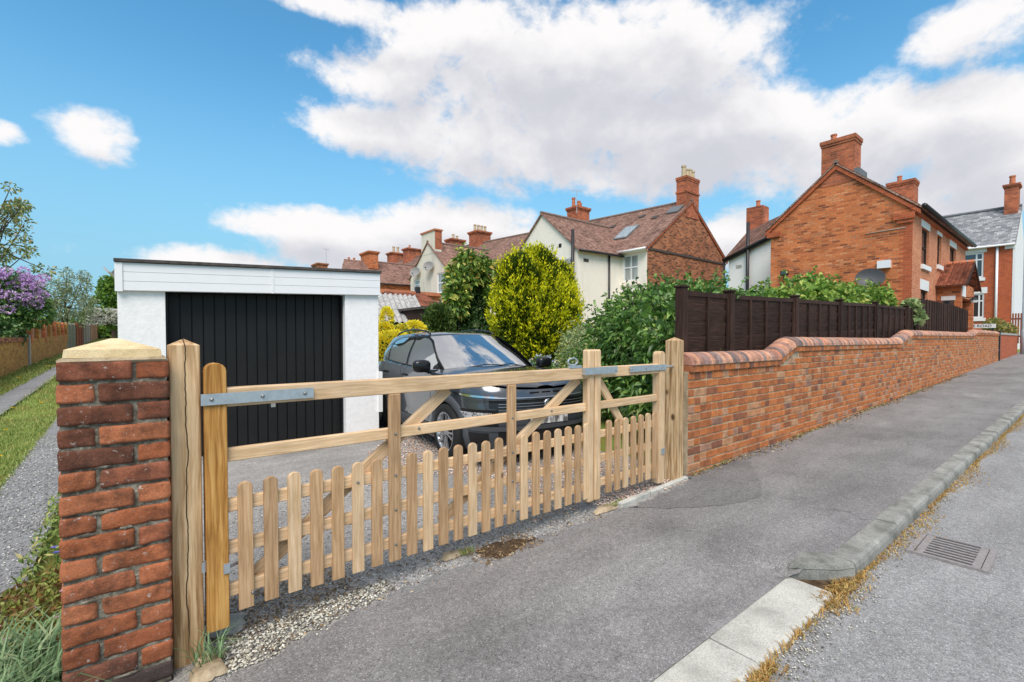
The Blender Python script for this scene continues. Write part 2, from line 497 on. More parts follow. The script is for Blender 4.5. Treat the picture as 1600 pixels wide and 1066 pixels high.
nt, fin = new_mat('mortar')
o = nt.pos()
c = nt.ramp(nt.noise(o, 9, 6, .7), [(.3, (.20, .155, .10)), (.5, (.42, .33, .215)), (.7, (.60, .50, .36))])
fin(c, .95, nt.bump(nt.noise(o, 120, 4, .7), .8, .006), spec=.1)
nt, fin = new_mat('old_mortar')
o = nt.pos()
z = nt.n('ShaderNodeSeparateXYZ', {0: o}, out=2)
c = nt.ramp(nt.noise(o, 14, 7, .75), [(.33, (.07, .06, .048)), (.48, (.17, .15, .115)), (.6, (.40, .36, .28)), (.75, (.62, .57, .48))])
fin(c, .95, nt.bump(nt.noise(o, 90, 5, .75), 1., .01), spec=.1)

nt, fin = new_mat('sandstone')
o = nt.pos()
c = nt.ramp(nt.noise(o, 6, 6, .7), [(.3, (.50, .36, .18)), (.5, (.72, .56, .32)), (.7, (.82, .68, .44))])
c = nt.mix(1, c, nt.ramp(nt.noise(o, 160, 2, .7), [(.3, (.82,) * 3), (.7, (1.12,) * 3)]), 'MULTIPLY')
fin(c, .9, nt.bump(nt.noise(o, 150, 3, .7), .4, .004), spec=.2)

def house_brick(name, ramp, mortar, bw=.235, bh=.0775, dark=.35, ms=.009, offs=.5):
    nt, fin = new_mat(name)
    uv = nt.uv()
    nd = nt.n('ShaderNodeTexBrick', {'Vector': uv, 'Color1': (0, 0, 0), 'Color2': (1, 1, 1), 'Mortar': (.5, .5, .5), 'Scale': 1., 'Mortar Size': ms, 'Mortar Smooth': .2, 'Bias': 0., 'Brick Width': bw, 'Row Height': bh}, out=None)
    nd.offset = offs
    c = nt.ramp(nd.outputs[0], ramp)
    o = nt.pos()
    c = nt.mix(1, c, nt.ramp(nt.noise(o, 1.1, 7, .7), [(.3, (1 - dark,) * 3), (.55, (1.02,) * 3), (.75, (1.15,) * 3)]), 'MULTIPLY')
    c = nt.mix(1, c, nt.ramp(nt.noise(o, 26, 5, .7), [(.3, (.68,) * 3), (.7, (1.2,) * 3)]), 'MULTIPLY')
    c = nt.mix(nd.outputs[1], c, mortar)
    fin(c, .9, nt.bump(nt.math('SUBTRACT', 1., nd.outputs[1]), .7, .012), spec=.2)
BR_OR = [(0, (0.242, 0.074, 0.043)), (.12, (0.469, 0.127, 0.051)), (.35, (0.653, 0.179, 0.064)), (.6, (0.753, 0.232, 0.086)), (.8, (0.639, 0.186, 0.071)), (.93, (0.767, 0.306, 0.143)), (1, (0.369, 0.120, 0.071))]
house_brick('brick_orange', BR_OR, (0.440, 0.228, 0.116), dark=.3)
house_brick('brick_gable', [(0, (0.095, 0.042, 0.028)), (.2, (0.297, 0.098, 0.049)), (.5, (0.486, 0.168, 0.077)), (.8, (0.581, 0.238, 0.112)), (1, (0.216, 0.084, 0.056))], (0.324, 0.196, 0.126), dark=.55)
house_brick('brick_red', [(0, (0.396, 0.090, 0.038)), (.4, (0.504, 0.112, 0.045)), (.8, (0.564, 0.135, 0.053)), (1, (0.432, 0.098, 0.045))], (0.432, 0.180, 0.105), dark=.2)
house_brick('brick_pink', [(0, (0.546, 0.177, 0.087)), (.5, (0.645, 0.228, 0.113)), (1, (0.680, 0.278, 0.150))], (0.607, 0.353, 0.226), dark=.2)
house_brick('brick_yellow', [(0, (0.286, 0.130, 0.039)), (.3, (0.494, 0.260, 0.065)), (.6, (0.598, 0.338, 0.091)), (1, (0.468, 0.169, 0.065))], (0.416, 0.286, 0.117), dark=.4)
house_brick('chimney_brick', [(0, (0.350, 0.102, 0.053)), (.4, (0.550, 0.145, 0.068)), (.8, (0.625, 0.189, 0.090)), (1, (0.275, 0.087, 0.060))], (0.375, 0.189, 0.120), dark=.62)
house_brick('roof_tile', [(0, (0.210, 0.117, 0.095)), (.3, (0.350, 0.205, 0.158)), (.6, (0.446, 0.273, 0.210)), (.85, (0.403, 0.234, 0.185)), (1, (0.542, 0.370, 0.294))], (0.158, 0.098, 0.084), bw=.17, bh=.105, dark=.45, ms=.006)
house_brick('porch_tile', [(0, (0.140, 0.060, 0.045)), (.4, (0.420, 0.150, 0.090)), (.8, (0.532, 0.210, 0.120)), (1, (0.224, 0.105, 0.075))], (0.084, 0.045, 0.038), bw=.17, bh=.11, dark=.5, ms=.008)
house_brick('slate', [(0, (0.195, 0.201, 0.212)), (.4, (0.281, 0.287, 0.298)), (.75, (0.344, 0.350, 0.361)), (1, (0.528, 0.528, 0.527))], (0.149, 0.149, 0.160), bw=.28, bh=.2, dark=.3, ms=.006)
house_brick('block_paving', [(0, (.3, .28, .26)), (1, (.42, .4, .38))], (.2, .19, .18), bw=.45, bh=.225)

def render_mat(name, c, stain, bscale=38):
    nt, fin = new_mat(name)
    o = nt.pos()
    st = nt.math('MULTIPLY', nt.mapr(nt.noise(nt.scalev(o, (1.4, 1.4, .28)), 2., 6, .65), .5, .75, 0, 1), stain)
    col = nt.mix(st, c, sc(c, .45))
    col = nt.mix(1, col, nt.ramp(nt.noise(o, 18, 4), [(.3, (.94,) * 3), (.7, (1.04,) * 3)]), 'MULTIPLY')
    n = nt.noise(o, bscale, 6, .62)
    fin(col, .85, nt.bump(n, .4, .010), spec=.2)
render_mat('white_render', (.86, .85, .84), .07)
render_mat('cream_render', (.88, .82, .725), .2)
render_mat('old_render', (.72, .68, .58), .5)
render_mat('house_white', (.80, .80, .80), .12)

def wood(name, c0, c1, c2, knots=1., rough=.75, crack=0., gs=1., var=.1, kn=1.):
    nt, fin = new_mat(name)
    o = nt.obj()
    r = nt.orand()
    off = nt.n('ShaderNodeCombineXYZ', {0: nt.math('MULTIPLY', r, 37.), 1: nt.math('MULTIPLY', r, 91.), 2: nt.math('MULTIPLY', r, 13.)})
    q = nt.vm('ADD', o, off)
    wob = nt.noise(nt.scalev(q, (9, 9, 1.6)), 1., 3, .5, out=1)
    qq = nt.vm('ADD', nt.scalev(q, (1, 1, .045)), nt.scalev(nt.vm('SUBTRACT', wob, (.5, .5, .5)), (.05, .05, .02)))
    rings = nt.noise(qq, 85 * gs, 3, .55)
    fine = nt.noise(nt.scalev(q, (1, 1, .02)), 420, 3, .6)
    c = nt.ramp(rings, [(.34, c0), (.5, c1), (.64, c2)])
    c = nt.mix(1, c, nt.ramp(fine, [(.3, (.84,) * 3), (.7, (1.12,) * 3)]), 'MULTIPLY')
    c = nt.mix(1, c, nt.ramp(nt.noise(q, 3.5, 3), [(.3, (.85,) * 3), (.7, (1.12,) * 3)]), 'MULTIPLY')
    c = nt.mix(1, c, nt.mix(r, (1 - var, 1 - var * 1.1, 1 - var * 1.2), (1 + var * .9, 1 + var * .8, 1 + var * .6)), 'MULTIPLY')
    if knots:
        kv = nt.n('ShaderNodeTexVoronoi', {'Vector': nt.scalev(q, (1, 1, .62)), 'Scale': 5.2}, out=0)
        k = nt.mapr(kv, .035 * kn, .09 * kn, knots, 0, True)
        c = nt.mix(k, c, sc(c0, .36))
    if crack:
        sx = nt.n('ShaderNodeSeparateXYZ', {0: o}, out=0)
        szz = nt.n('ShaderNodeSeparateXYZ', {0: o}, out=2)
        wig = nt.math('ADD', nt.math('MULTIPLY', nt.math('SUBTRACT', nt.noise(nt.n('ShaderNodeCombineXYZ', {2: szz}), 3.2, 4), .5), .06), nt.math('MULTIPLY', szz, .0))
        dd = nt.math('ABSOLUTE', nt.math('SUBTRACT', sx, wig))
        ck = nt.math('MULTIPLY', nt.mapr(dd, .001, .0034, 1, 0), nt.mapr(szz, .15, .3, 0, 1))
        c = nt.mix(ck, c, (.025, .018, .012))
        h = nt.math('SUBTRACT', rings, nt.math('MULTIPLY', ck, 3.))
    else: h = rings
    fin(c, rough, nt.bump(h, .35, .004), spec=.25)
wood('new_wood', (0.573, 0.384, 0.209), (0.666, 0.466, 0.279), (0.740, 0.542, 0.349), .75)
wood('grey_wood', (0.378, 0.228, 0.115), (0.477, 0.301, 0.164), (0.558, 0.374, 0.217), .9)
wood('post_wood', (0.276, 0.155, 0.066), (0.515, 0.335, 0.176), (0.681, 0.490, 0.289), 1., crack=1., gs=.55, var=.05, kn=1.7)
wood('honey_wood', (0.292, 0.130, 0.028), (0.464, 0.232, 0.060), (0.583, 0.335, 0.110), .9, gs=.8)
wood('fence_brown', (0.024, 0.013, 0.009), (0.044, 0.023, 0.017), (0.067, 0.035, 0.028), .3, .8, var=.38)
wood('fence_red', (.22, .07, .035), (.30, .09, .045), (.36, .12, .06), .2)
wood('fence_grey', (.22, .2, .17), (.32, .29, .25), (.4, .37, .32), .2)
wood('fence_green', (.11, .13, .09), (.17, .19, .13), (.23, .24, .17), .2)
wood('fence_tan', (.30, .15, .08), (.40, .21, .12), (.46, .26, .16), .2)

plain('galvanised', (.52, .57, .61), .42, .75, .5, .14, 30)
plain('bolt_metal', (.30, .30, .30), .4, .9)
plain('cast_iron', (.33, .30, .29), .65, .3, .4, .25, 40, .3)
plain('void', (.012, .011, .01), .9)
nt, fin = new_mat('black_paint')
o = nt.obj()
fin(nt.ramp(nt.noise(o, 5, 4), [(.3, (.0062, .0062, .0066)), (.7, (.0095, .0095, .01))]), .52, nt.bump(nt.noise(o, 30, 3), .12, .004), spec=.35)
plain('white_plastic', (.82, .82, .83), .35, 0, .5, .02)
plain('white_paint', (.80, .80, .79), .6, 0, .4, .05)
plain('black_plastic', (.018, .018, .02), .45, 0, .5, .1)
plain('felt', (.085, .075, .07), .9, 0, .2, .4, 14, .5)
plain('ridge_tile', (.22, .155, .13), .9, 0, .2, .35, 9, .3)
plain('lead', (.16, .17, .18), .6, .2)
plain('terracotta', (.52, .19, .10), .85, 0, .2, .25, 8)
plain('pot_buff', (.52, .42, .28), .85, 0, .2, .25, 8)
plain('grey_stone', (.40, .39, .36), .9, 0, .2, .2, 6, .3)
plain('corrugated', (.38, .375, .36), .8, 0, .3, .5, 7, .2)
plain('dark_dish', (.06, .062, .068), .5)
plain('grey_dish', (.28, .28, .27), .6)
plain('bark', (.10, .075, .055), .95, 0, .1, .4, 14, .6)
plain('lamp_steel', (.46, .49, .51), .5, .4)
plain('street_plate', (.8, .8, .8), .4, 0, .4, .02)
plain('ink', (.02, .02, .02), .6)
nt, fin = new_mat('window_glass')
fin((.03, .036, .042), .03, None, 0, .9, IOR=1.6)
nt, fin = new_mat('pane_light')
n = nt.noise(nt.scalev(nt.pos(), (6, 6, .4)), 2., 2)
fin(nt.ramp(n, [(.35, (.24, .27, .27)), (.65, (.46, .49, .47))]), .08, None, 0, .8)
nt, fin = new_mat('lantern_glass')
fin((.7, .7, .68), .2, None, 0, .5)

# car
nt, fin = new_mat('car_paint')
n = nt.noise(nt.obj(), 900, 1)
fin(nt.mix(n, (.055, .064, .076), (.08, .09, .105)), .2, None, .4, .5, Coat_Weight=1., Coat_Roughness=.02, Coat_IOR=1.45)
nt, fin = new_mat('car_glass')
fin((.04, .046, .046), .012, None, 0, 1., IOR=3.6)
plain('car_cladding', (.065, .07, .078), .5, 0, .4, .06)
plain('car_black', (.008, .008, .009), .25, 0, .5, .05)
plain('tyre', (.018, .018, .018), .85, 0, .3, .2, 20)
plain('alloy', (.52, .53, .55), .28, .85)
plain('chrome', (.65, .66, .68), .12, 1.)
plain('silver_trim', (.38, .39, .41), .3, .7)
plain('red_lens', (.35, .015, .015), .15)
nt, fin = new_mat('headlamp')
fin(nt.ramp(nt.noise(nt.obj(), 26, 2, .6, 1.), [(.35, (.04, .04, .045)), (.46, (.3, .3, .32)), (.56, (.8, .8, .82)), (.66, (.15, .12, .12))]), .08, None, .3, .8, Coat_Weight=1.)
nt, fin = new_mat('number_plate')
o = nt.obj()
n = nt.noise(nt.scalev(o, (30, 16, 8)), 1., 2)
fin(nt.ramp(n, [(.40, (.12, .12, .12)), (.56, (.62, .62, .61)), (.7, (.72, .72, .71))]), .35)

# foliage
def leafmat(name, stops, rough=.5, trans=.25, spec=.35):
    nt, fin = new_mat(name)
    r = nt.rand()
    c = nt.ramp(r, stops)
    t = MATS[name].node_tree
    p = [x for x in t.nodes if x.type == 'BSDF_PRINCIPLED'][0]
    fin(c, rough, spec=spec)
    tr = nt.n('ShaderNodeBsdfTranslucent', {0: c})
    mx = nt.n('ShaderNodeMixShader', {0: trans, 1: p.outputs[0], 2: tr})
    out = [x for x in t.nodes if x.type == 'OUTPUT_MATERIAL'][0]
    t.links.new(mx, out.inputs[0])
leafmat('hedge_leaf', [(0, (0.051, 0.118, 0.027)), (.4, (0.101, 0.218, 0.045)), (.75, (0.173, 0.346, 0.067)), (.93, (0.324, 0.510, 0.112)), (1, (0.608, 0.655, 0.224))], .38, spec=.5)
leafmat('hedge_top_leaf', [(0, (0.078, 0.175, 0.028)), (.5, (0.182, 0.325, 0.049)), (.85, (0.338, 0.475, 0.084)), (1, (0.546, 0.525, 0.140))], .42)
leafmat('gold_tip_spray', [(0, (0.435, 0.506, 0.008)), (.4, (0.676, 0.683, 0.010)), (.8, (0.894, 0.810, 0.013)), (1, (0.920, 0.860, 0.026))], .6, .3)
leafmat('gold_green_shade_spray', [(0, (.14, .20, .006)), (.5, (.26, .31, .008)), (1, (.40, .42, .01))], .6, .3)  # greener inner growth, with shade inside the tufts painted in as well
leafmat('gold_gap_shade_spray', [(0, (.035, .07, .008)), (.6, (.08, .125, .01)), (1, (.13, .18, .012))], .6, .2)  # darkened green standing in for the shade in gaps between tufts
leafmat('dark_conifer', [(0, (0.030, 0.068, 0.017)), (.6, (0.075, 0.135, 0.028)), (1, (0.180, 0.240, 0.042))], .6)
leafmat('laurel_leaf', [(0, (0.057, 0.127, 0.025)), (.45, (0.151, 0.273, 0.050)), (.75, (0.340, 0.473, 0.101)), (.92, (0.794, 0.764, 0.168)), (1, (0.950, 0.582, 0.202))], .4)
leafmat('ivy_leaf', [(0, (0.032, 0.080, 0.024)), (.6, (0.072, 0.160, 0.048)), (.9, (0.144, 0.272, 0.080)), (1, (0.352, 0.448, 0.192))], .35, spec=.5)
leafmat('broom_leaf', [(0, (.06, .11, .02)), (.6, (.15, .22, .04)), (1, (.32, .36, .08))], .5)
leafmat('broom_flower', [(0, (.90, .72, .03)), (.5, (.95, .84, .05)), (1, (.95, .88, .14))], .5)
leafmat('lilac_leaf', [(0, (0.073, 0.144, 0.049)), (.6, (0.157, 0.300, 0.086)), (1, (0.373, 0.546, 0.146))], .5)
leafmat('lilac_flower', [(0, (0.413, 0.215, 0.525)), (.5, (0.675, 0.410, 0.825)), (1, (0.920, 0.780, 0.920))], .6)
leafmat('willow_leaf', [(0, (0.150, 0.195, 0.105)), (.6, (0.285, 0.345, 0.180)), (1, (0.510, 0.555, 0.330))], .5)
leafmat('tree_leaf', [(0, (0.112, 0.158, 0.059)), (.5, (0.244, 0.315, 0.098)), (.85, (0.450, 0.455, 0.196)), (1, (0.637, 0.455, 0.255))], .5)
leafmat('dark_tree_leaf', [(0, (0.062, 0.146, 0.025)), (.6, (0.156, 0.291, 0.050)), (1, (0.354, 0.541, 0.084))], .5)
leafmat('white_flower', [(0, (.55, .56, .45)), (.5, (.75, .75, .68)), (1, (.82, .82, .78))], .6)
leafmat('blue_flower', [(0, (.3, .42, .62)), (.5, (.55, .62, .72)), (.8, (.75, .75, .78)), (1, (.7, .5, .3))], .6)
leafmat('pink_flower', [(0, (.6, .28, .42)), (1, (.75, .45, .55))], .6)
leafmat('violet_flower', [(0, (.16, .13, .5)), (1, (.3, .25, .65))], .6)
leafmat('yellow_flower', [(0, (.8, .5, .01)), (1, (.9, .68, .02))], .6)
leafmat('grass', [(0, (0.120, 0.189, 0.042)), (.5, (0.240, 0.338, 0.077)), (.85, (0.390, 0.432, 0.126)), (1, (0.630, 0.513, 0.224))], .6)
leafmat('long_grass', [(0, (0.098, 0.182, 0.077)), (.6, (0.210, 0.338, 0.154)), (1, (0.392, 0.468, 0.252))], .5)
leafmat('dry_grass', [(0, (.32, .18, .05)), (.5, (.50, .30, .09)), (.8, (.60, .42, .16)), (1, (.25, .26, .06))], .7)
leafmat('weed_leaf', [(0, (0.150, 0.070, 0.028)), (.35, (0.255, 0.140, 0.042)), (.6, (0.210, 0.238, 0.056)), (1, (0.360, 0.420, 0.098))], .5)
leafmat('variegated_leaf', [(0, (0.130, 0.208, 0.078)), (.5, (0.286, 0.390, 0.156)), (1, (0.546, 0.585, 0.286))], .5)
leafmat('autumn_leaf', [(0, (.12, .18, .04)), (.5, (.28, .30, .08)), (.8, (.42, .32, .1)), (1, (.50, .22, .1))], .5)
leafmat('litter', [(0, (0.104, 0.065, 0.039)), (.4, (0.260, 0.156, 0.078)), (.8, (0.468, 0.325, 0.169)), (1, (0.650, 0.546, 0.390))], .8)
def stonemat(name, stops):
    nt, fin = new_mat(name)
    fin(nt.ramp(nt.rand(), stops), .85, spec=.25)
stonemat('pink_gravel', [(0, (0.322, 0.184, 0.127)), (.3, (0.552, 0.368, 0.276)), (.6, (0.690, 0.529, 0.425)), (.85, (0.805, 0.690, 0.598)), (1, (0.391, 0.322, 0.287))])
stonemat('grey_gravel', [(0, (0.150, 0.148, 0.145)), (.4, (0.300, 0.296, 0.283)), (.75, (0.510, 0.496, 0.464)), (.93, (0.690, 0.666, 0.609)), (1, (0.900, 0.888, 0.812))])
stonemat('pale_gravel', [(0, (.09, .08, .065)), (.15, (0.216, 0.192, 0.149)), (.4, (0.408, 0.384, 0.310)), (.8, (0.600, 0.576, 0.483)), (1, (0.792, 0.756, 0.655))])

# ------------------------------------------------------------------ ground, road, pavement, kerb
def kerb_front(x): return .88 - .0195 * (max(x, -20) - 3.3)
def dip(x, y): return .06 * max(0, min(1, (3.17 - x) / .12)) * max(0, min(1, (1.85 - y) / .7))
def sheet(name, xs, ys, zf, mat, kind='structure', yf=None):
    m = MB()
    pts = []
    for x in xs:
        for y in ys:
            yy = yf(x, y) if yf else y
            pts.append((x, yy, zf(x, yy)))
    m.grid(pts, len(xs), len(ys))
    m.f = [f[::-1] for f in m.f]
    return tag(m.build(name, mat, smooth=True), kind=kind)
xs = [-400, -120, -60, -30] + [x for x in np.arange(-20, 61, 2.)] + [80, 140, 400]
ys = [-400, -100, -30, -11, -9, 0] + [.45, 1.3, 2, 3, 5, 8, 12, 18, 26, 36, 48, 62, 78, 93, 120, 200, 600]
tag(sheet('ground', xs, ys, lambda x, y: gz(x, y) - (.16 if (-9.5 < y < 2.2) else .035), 'land'), kind='structure')
rx = list(np.arange(-40, 70, 1.5))
tag(sheet('road', rx, np.linspace(0, 1, 14), lambda x, y: gz(x, y) - .09 + .0 * y, 'road', yf=lambda x, t: -9 + t * (kerb_front(x) + .02 + 9)), kind='structure')

def edge_y(x):
    "ragged inner edge of the pavement"
    base = float(np.interp(x, [-20, -.3, .27, .43, .65, .98, 1.3, 1.6, 2.4, 3.33, 3.7, 4.25, 4.3, 60], [2.44, 2.44, 2.24, 2.28, 2.34, 2.41, 2.45, 2.45, 2.42, 2.36, 2.38, 2.42, 2.6, 2.6]))
    return base + (.018 * math.sin(x * 23.) + .012 * math.sin(x * 57 + 1) if -.3 < x < 4.25 else 0)
px = list(np.arange(-20, 0, .5)) + list(np.arange(0, 4.5, .035)) + list(np.arange(4.5, 60, .5))
tag(sheet('pavement', px, np.linspace(0, 1, 16), lambda x, y: gz(x, y) - dip(x, y), 'pavement', yf=lambda x, t: (kerb_front(x) + float(np.interp(x, [3.06, 3.12, 3.40, 3.46], [.245, .19, .19, .135]))) * (1 - t) + edge_y(x) * t), kind='structure')
tag(sheet('driveway', np.linspace(-.1, 4.6, 24), np.linspace(2.2, 12, 20), lambda x, y: gz(x, y) - .012, 'drive'), kind='structure')
tag(sheet('gravel_track', np.linspace(-.93, -.48, 4), np.linspace(1.6, 60, 60), lambda x, y: gz(x, y) - .012, 'gravel', yf=None), kind='structure')
tag(sheet('footpath', np.linspace(-2.17, -1.70, 4), np.linspace(1.6, 88, 60), lambda x, y: gz(x, y) - .012, 'gravel'), kind='structure')

# darker resurfaced strip with a ragged seam across the pavement
m = MB()
pts = []
nu = 60
for i in range(nu):
    x = 3.15 + 3.4 * i / (nu - 1)
    for t in np.linspace(0, 1, 8):
        ya = 2.40 - .62 * math.sin(math.pi * min(1, (x - 3.15) / 2.2)) ** .8 * (1 if x < 4.25 else max(0, 1 - (x - 4.25) / 2.3)) if x < 6.5 else 2.4
        ya += .02 * math.sin(x * 31) + .012 * math.sin(x * 77)
        yb = edge_y(x) - .02
        y = ya + (yb - ya) * t
        pts.append((x, y, gz(x, y) + .003))
m.grid(pts, nu, 8)
m.f = [f[::-1] for f in m.f]
tag(m.build('pavement_patch', 'pavement_patch', smooth=True), kind='structure')

kerb = MB().add([(x, kerb_front(x) + o_, gz(x, 0) - .078) for x in np.arange(-20, 61, 1.) for o_ in (.01, .40)], [(2 * i, 2 * i + 2, 2 * i + 3, 2 * i + 1) for i in range(80)]).build('kerb', 'soil')
tag(kerb, kind='structure')
def kerb_stone(x0, x1, wdt, top, drop):
    "one concrete kerb with a rounded front arris"
    m = MB()
    prof = [(0, -.25), (0, top - .035), (.008, top - .012), (.028, top), (wdt, top), (wdt, -.25)]
    n = len(prof)
    a = [(0, y, z) for y, z in prof]
    ln = x1 - x0
    m.add([(0, y, z) for y, z in prof] + [(ln, y - .0195 * ln, z + .017 * ln) for y, z in prof], [tuple(range(n))[::-1], tuple(range(n, 2 * n))] + [(i, i + 1, i + 1 + n, i + n)[::-1] for i in range(n - 1)])
    m.f = [f[::-1] for f in m.f]
    o = m.build('kerb_stone', 'pale_concrete' if top < -.03 else 'concrete', None)
    o.location = (x0, kerb_front(x0), gz(x0, 0))
    o.rotation_euler = (random.uniform(-.012, .012), random.uniform(-.004, .004), random.uniform(-.005, .005))
    o.parent = kerb
    return o
x = 3.45
while x < 46:
    kerb_stone(x, x + .905, .14, .004 + random.uniform(-.004, .006), 0); x += .915
x = 3.09
while x > -9:
    kerb_stone(x - .905, x, .25, -.066, 0); x -= .915
# the angled stone where the raised kerb ends
m = MB()
cp = [(3.10, 1.13), (3.18, 1.04), (3.30, .93), (3.41, .875), (3.45, .95), (3.43, 1.06), (3.33, 1.15)]
g0 = gz(3.3, 0)
for z0_, z1_, s_ in ((g0 - .25, g0 - .02, 1.), (g0 - .015, g0 + .012, .95)):
    cx_ = sum(p[0] for p in cp) / 7; cy_ = sum(p[1] for p in cp) / 7
    lo = [(x_, y_, z0_) for x_, y_ in cp]
    hi = [(cx_ + (x_ - cx_) * s_, cy_ + (y_ - cy_) * s_, z1_) for x_, y_ in cp]
    m.add(lo + hi, [tuple(range(7))[::-1], tuple(range(7, 14))] + [(i, (i + 1) % 7, (i + 1) % 7 + 7, i + 7) for i in range(7)])
m.f = [f for f in m.f]
o = m.build('kerb_stone', 'concrete', kerb)

# drain grating in the gutter
dr = empty('drain_grating', (4.35, .56, gz(4.35, 0) - .09), 'rectangular rusty iron drain grating with long slots set in the road by the kerb', 'drain')
dzz = gz(4.56, 0) - .080
dx0, dx1, dy0, dy1 = 4.10, 4.56, .365, .765
m = MB()
m.box((dx0, dy0, dzz - .05), (dx1, dy0 + .035, dzz)); m.box((dx0, dy1 - .035, dzz - .05), (dx1, dy1, dzz))
m.box((dx0, dy0 + .035, dzz - .05), (dx0 + .012, dy1 - .035, dzz)); m.box((dx1 - .012, dy0 + .035, dzz - .05), (dx1, dy1 - .035, dzz))
m.build('frame', 'cast_iron', dr)
for ya_, yb_ in ((dy0 + .04, dy0 + .08), (dy1 - .08, dy1 - .04)): MB().box((dx0 + .014, ya_, dzz - .03), (dx1 - .014, yb_, dzz - .003)).build('grate_edge', 'cast_iron', dr)
nb = 8
pit = (dx1 - dx0 - .028) / nb
for i in range(nb):
    xa = dx0 + .014 + i * pit
    MB().box((xa, dy0 + .08, dzz - .03), (xa + pit * .46, dy1 - .08, dzz - .003)).build('bar', 'cast_iron', dr)
MB().box((dx0 + .012, dy0 + .036, dzz - .02), (dx1 - .012, dy1 - .036, dzz - .0085)).build('pit', 'void', dr)  # black plate above the road surface, its colour replacing the dark below the slots

# ------------------------------------------------------------------ brick pieces
def brick_mesh(l, d_, h, c=.007, jit=.0022, mat='wall_brick', n=6):
    out = []
    for _ in range(n):
        out.append(MB().cbox((-l / 2, -d_ / 2, -h / 2), (l / 2, d_ / 2, h / 2), c, jit).me('brick', mat, uv=False))
    return out
def place(me, name, parent, loc, rz=0., jit=.003):
    o = link(name, me, None)
    o.location = (loc[0], loc[1] + random.uniform(-jit, jit), loc[2] + random.uniform(-jit, jit) * .4)
    o.rotation_euler = (random.uniform(-.012, .012), random.uniform(-.006, .006), rz + random.uniform(-.008, .008))
    o.parent = parent
    o.matrix_parent_inverse = wm(parent).inverted()
    return o

# ------------------------------------------------------------------ brick gate pillar
PX0, PX1, PY0, PY1 = -.212, .130, 2.42, 2.762
pil = empty('brick_pillar', ((PX0 + PX1) / 2, 2.59, 0), 'weathered red brick gate pillar with pale stone cap at the left of the gate', 'pillar')
W = PX1 - PX0
ch = .0845
MB().box((PX0 + .009, PY0 + .010, -.15), (PX1 - .009, PY1 - .010, 1.335)).build('mortar_core', 'old_mortar', pil)
st_l, hd = .224, W - .224 - .010
def worn_brick(l, d_, h, mat, n):
    "brick with rounded, crumbling edges and an uneven face"
    from mathutils import noise as mn
    out = []
    for q in range(n):
        bm = bmesh.new()
        bmesh.ops.create_cube(bm, size=1)
        bmesh.ops.subdivide_edges(bm, edges=[e for e in bm.edges if abs(e.verts[0].co.x - e.verts[1].co.x) > .5], cuts=15, use_grid_fill=True)
        bmesh.ops.subdivide_edges(bm, edges=[e for e in bm.edges if abs(e.verts[0].co.y - e.verts[1].co.y) > .5], cuts=5, use_grid_fill=True)
        bmesh.ops.subdivide_edges(bm, edges=[e for e in bm.edges if abs(e.verts[0].co.z - e.verts[1].co.z) > .5], cuts=5, use_grid_fill=True)
        for v in bm.verts:
            p = Vector((v.co.x * l, v.co.y * d_, v.co.z * h))
            o3 = Vector((q * 7.3, q * 3.1, 0))
            r_ = .009 + .012 * max(0, mn.noise(p * 16 + o3))
            hs = Vector((l / 2, d_ / 2, h / 2))
            c = Vector([max(-hs[i] + r_, min(hs[i] - r_, p[i])) for i in range(3)])
            dd = p - c
            if dd.length > 1e-6:
                ed = sum(1 for i in range(3) if abs(p[i]) > hs[i] - r_ * .9)
                p = c + dd.normalized() * min(dd.length, r_) if ed > 1 else p
            nrm = Vector([(1 if p[i] > 0 else -1) if abs(p[i]) > hs[i] - r_ * .5 else 0 for i in range(3)])
            p += nrm * (mn.noise(p * 40 + o3) * .0022 + mn.noise(p * 12 + o3) * .0025)
            ch_ = mn.noise(p * 9 + o3 * 2)
            if ch_ > .5: p -= nrm * (ch_ - .5) * .03
            v.co = p
        bmesh.ops.recalc_face_normals(bm, faces=bm.faces)
        for f in bm.faces: f.smooth = True
        me = bpy.data.meshes.new('brick'); bm.to_mesh(me); bm.free()
        me.materials.append(MATS[mat])
        out.append(me)
    return out
S = worn_brick(st_l, .108, .0745, 'pillar_brick', 10)
S2 = worn_brick(st_l, .108, .0745, 'blue_brick', 2)
for k in range(17):
    z = -.085 + (k + .5) * ch
    flip = k % 2
    # four bricks pinwheel round the core
    for side in range(4):
        a = side * math.pi / 2
        off = (W - st_l) / 2 * (1 if flip else -1)
        lx, ly = off, -(W / 2 - .054)
        cx_ = (PX0 + PX1) / 2 + lx * math.cos(a) - ly * math.sin(a)
        cy_ = (PY0 + PY1) / 2 + lx * math.sin(a) + ly * math.cos(a)
        place(random.choice(S2 if k in (0, 1) and side in (0, 1) else S), 'brick', pil, (cx_, cy_, z), a, .005)
# smeared pointing over some of the joints
rs_ = random.Random(4)
for k in range(9):
    zz = rs_.choice([-.085 + j * ch for j in range(1, 17)]) + rs_.uniform(-.006, .006)
    xx = rs_.uniform(PX0 + .04, PX1 - .05)
    m = MB()
    n = 14
    wx_, wz_ = rs_.uniform(.018, .045), rs_.uniform(.006, .009)
    ring = [(xx + wx_ * (.8 + .3 * rs_.random()) * math.cos(2 * math.pi * q / n), PY0 + .004, zz + wz_ * (.7 + .5 * rs_.random()) * math.sin(2 * math.pi * q / n)) for q in range(n)]
    m.add(ring + [(xx, PY0 - .0035, zz)], [((q + 1) % n, q, n) for q in range(n)])
    m.f = [f[::-1] for f in m.f]
    m.build('mortar_smear', 'old_mortar', pil, smooth=True, uv=False)
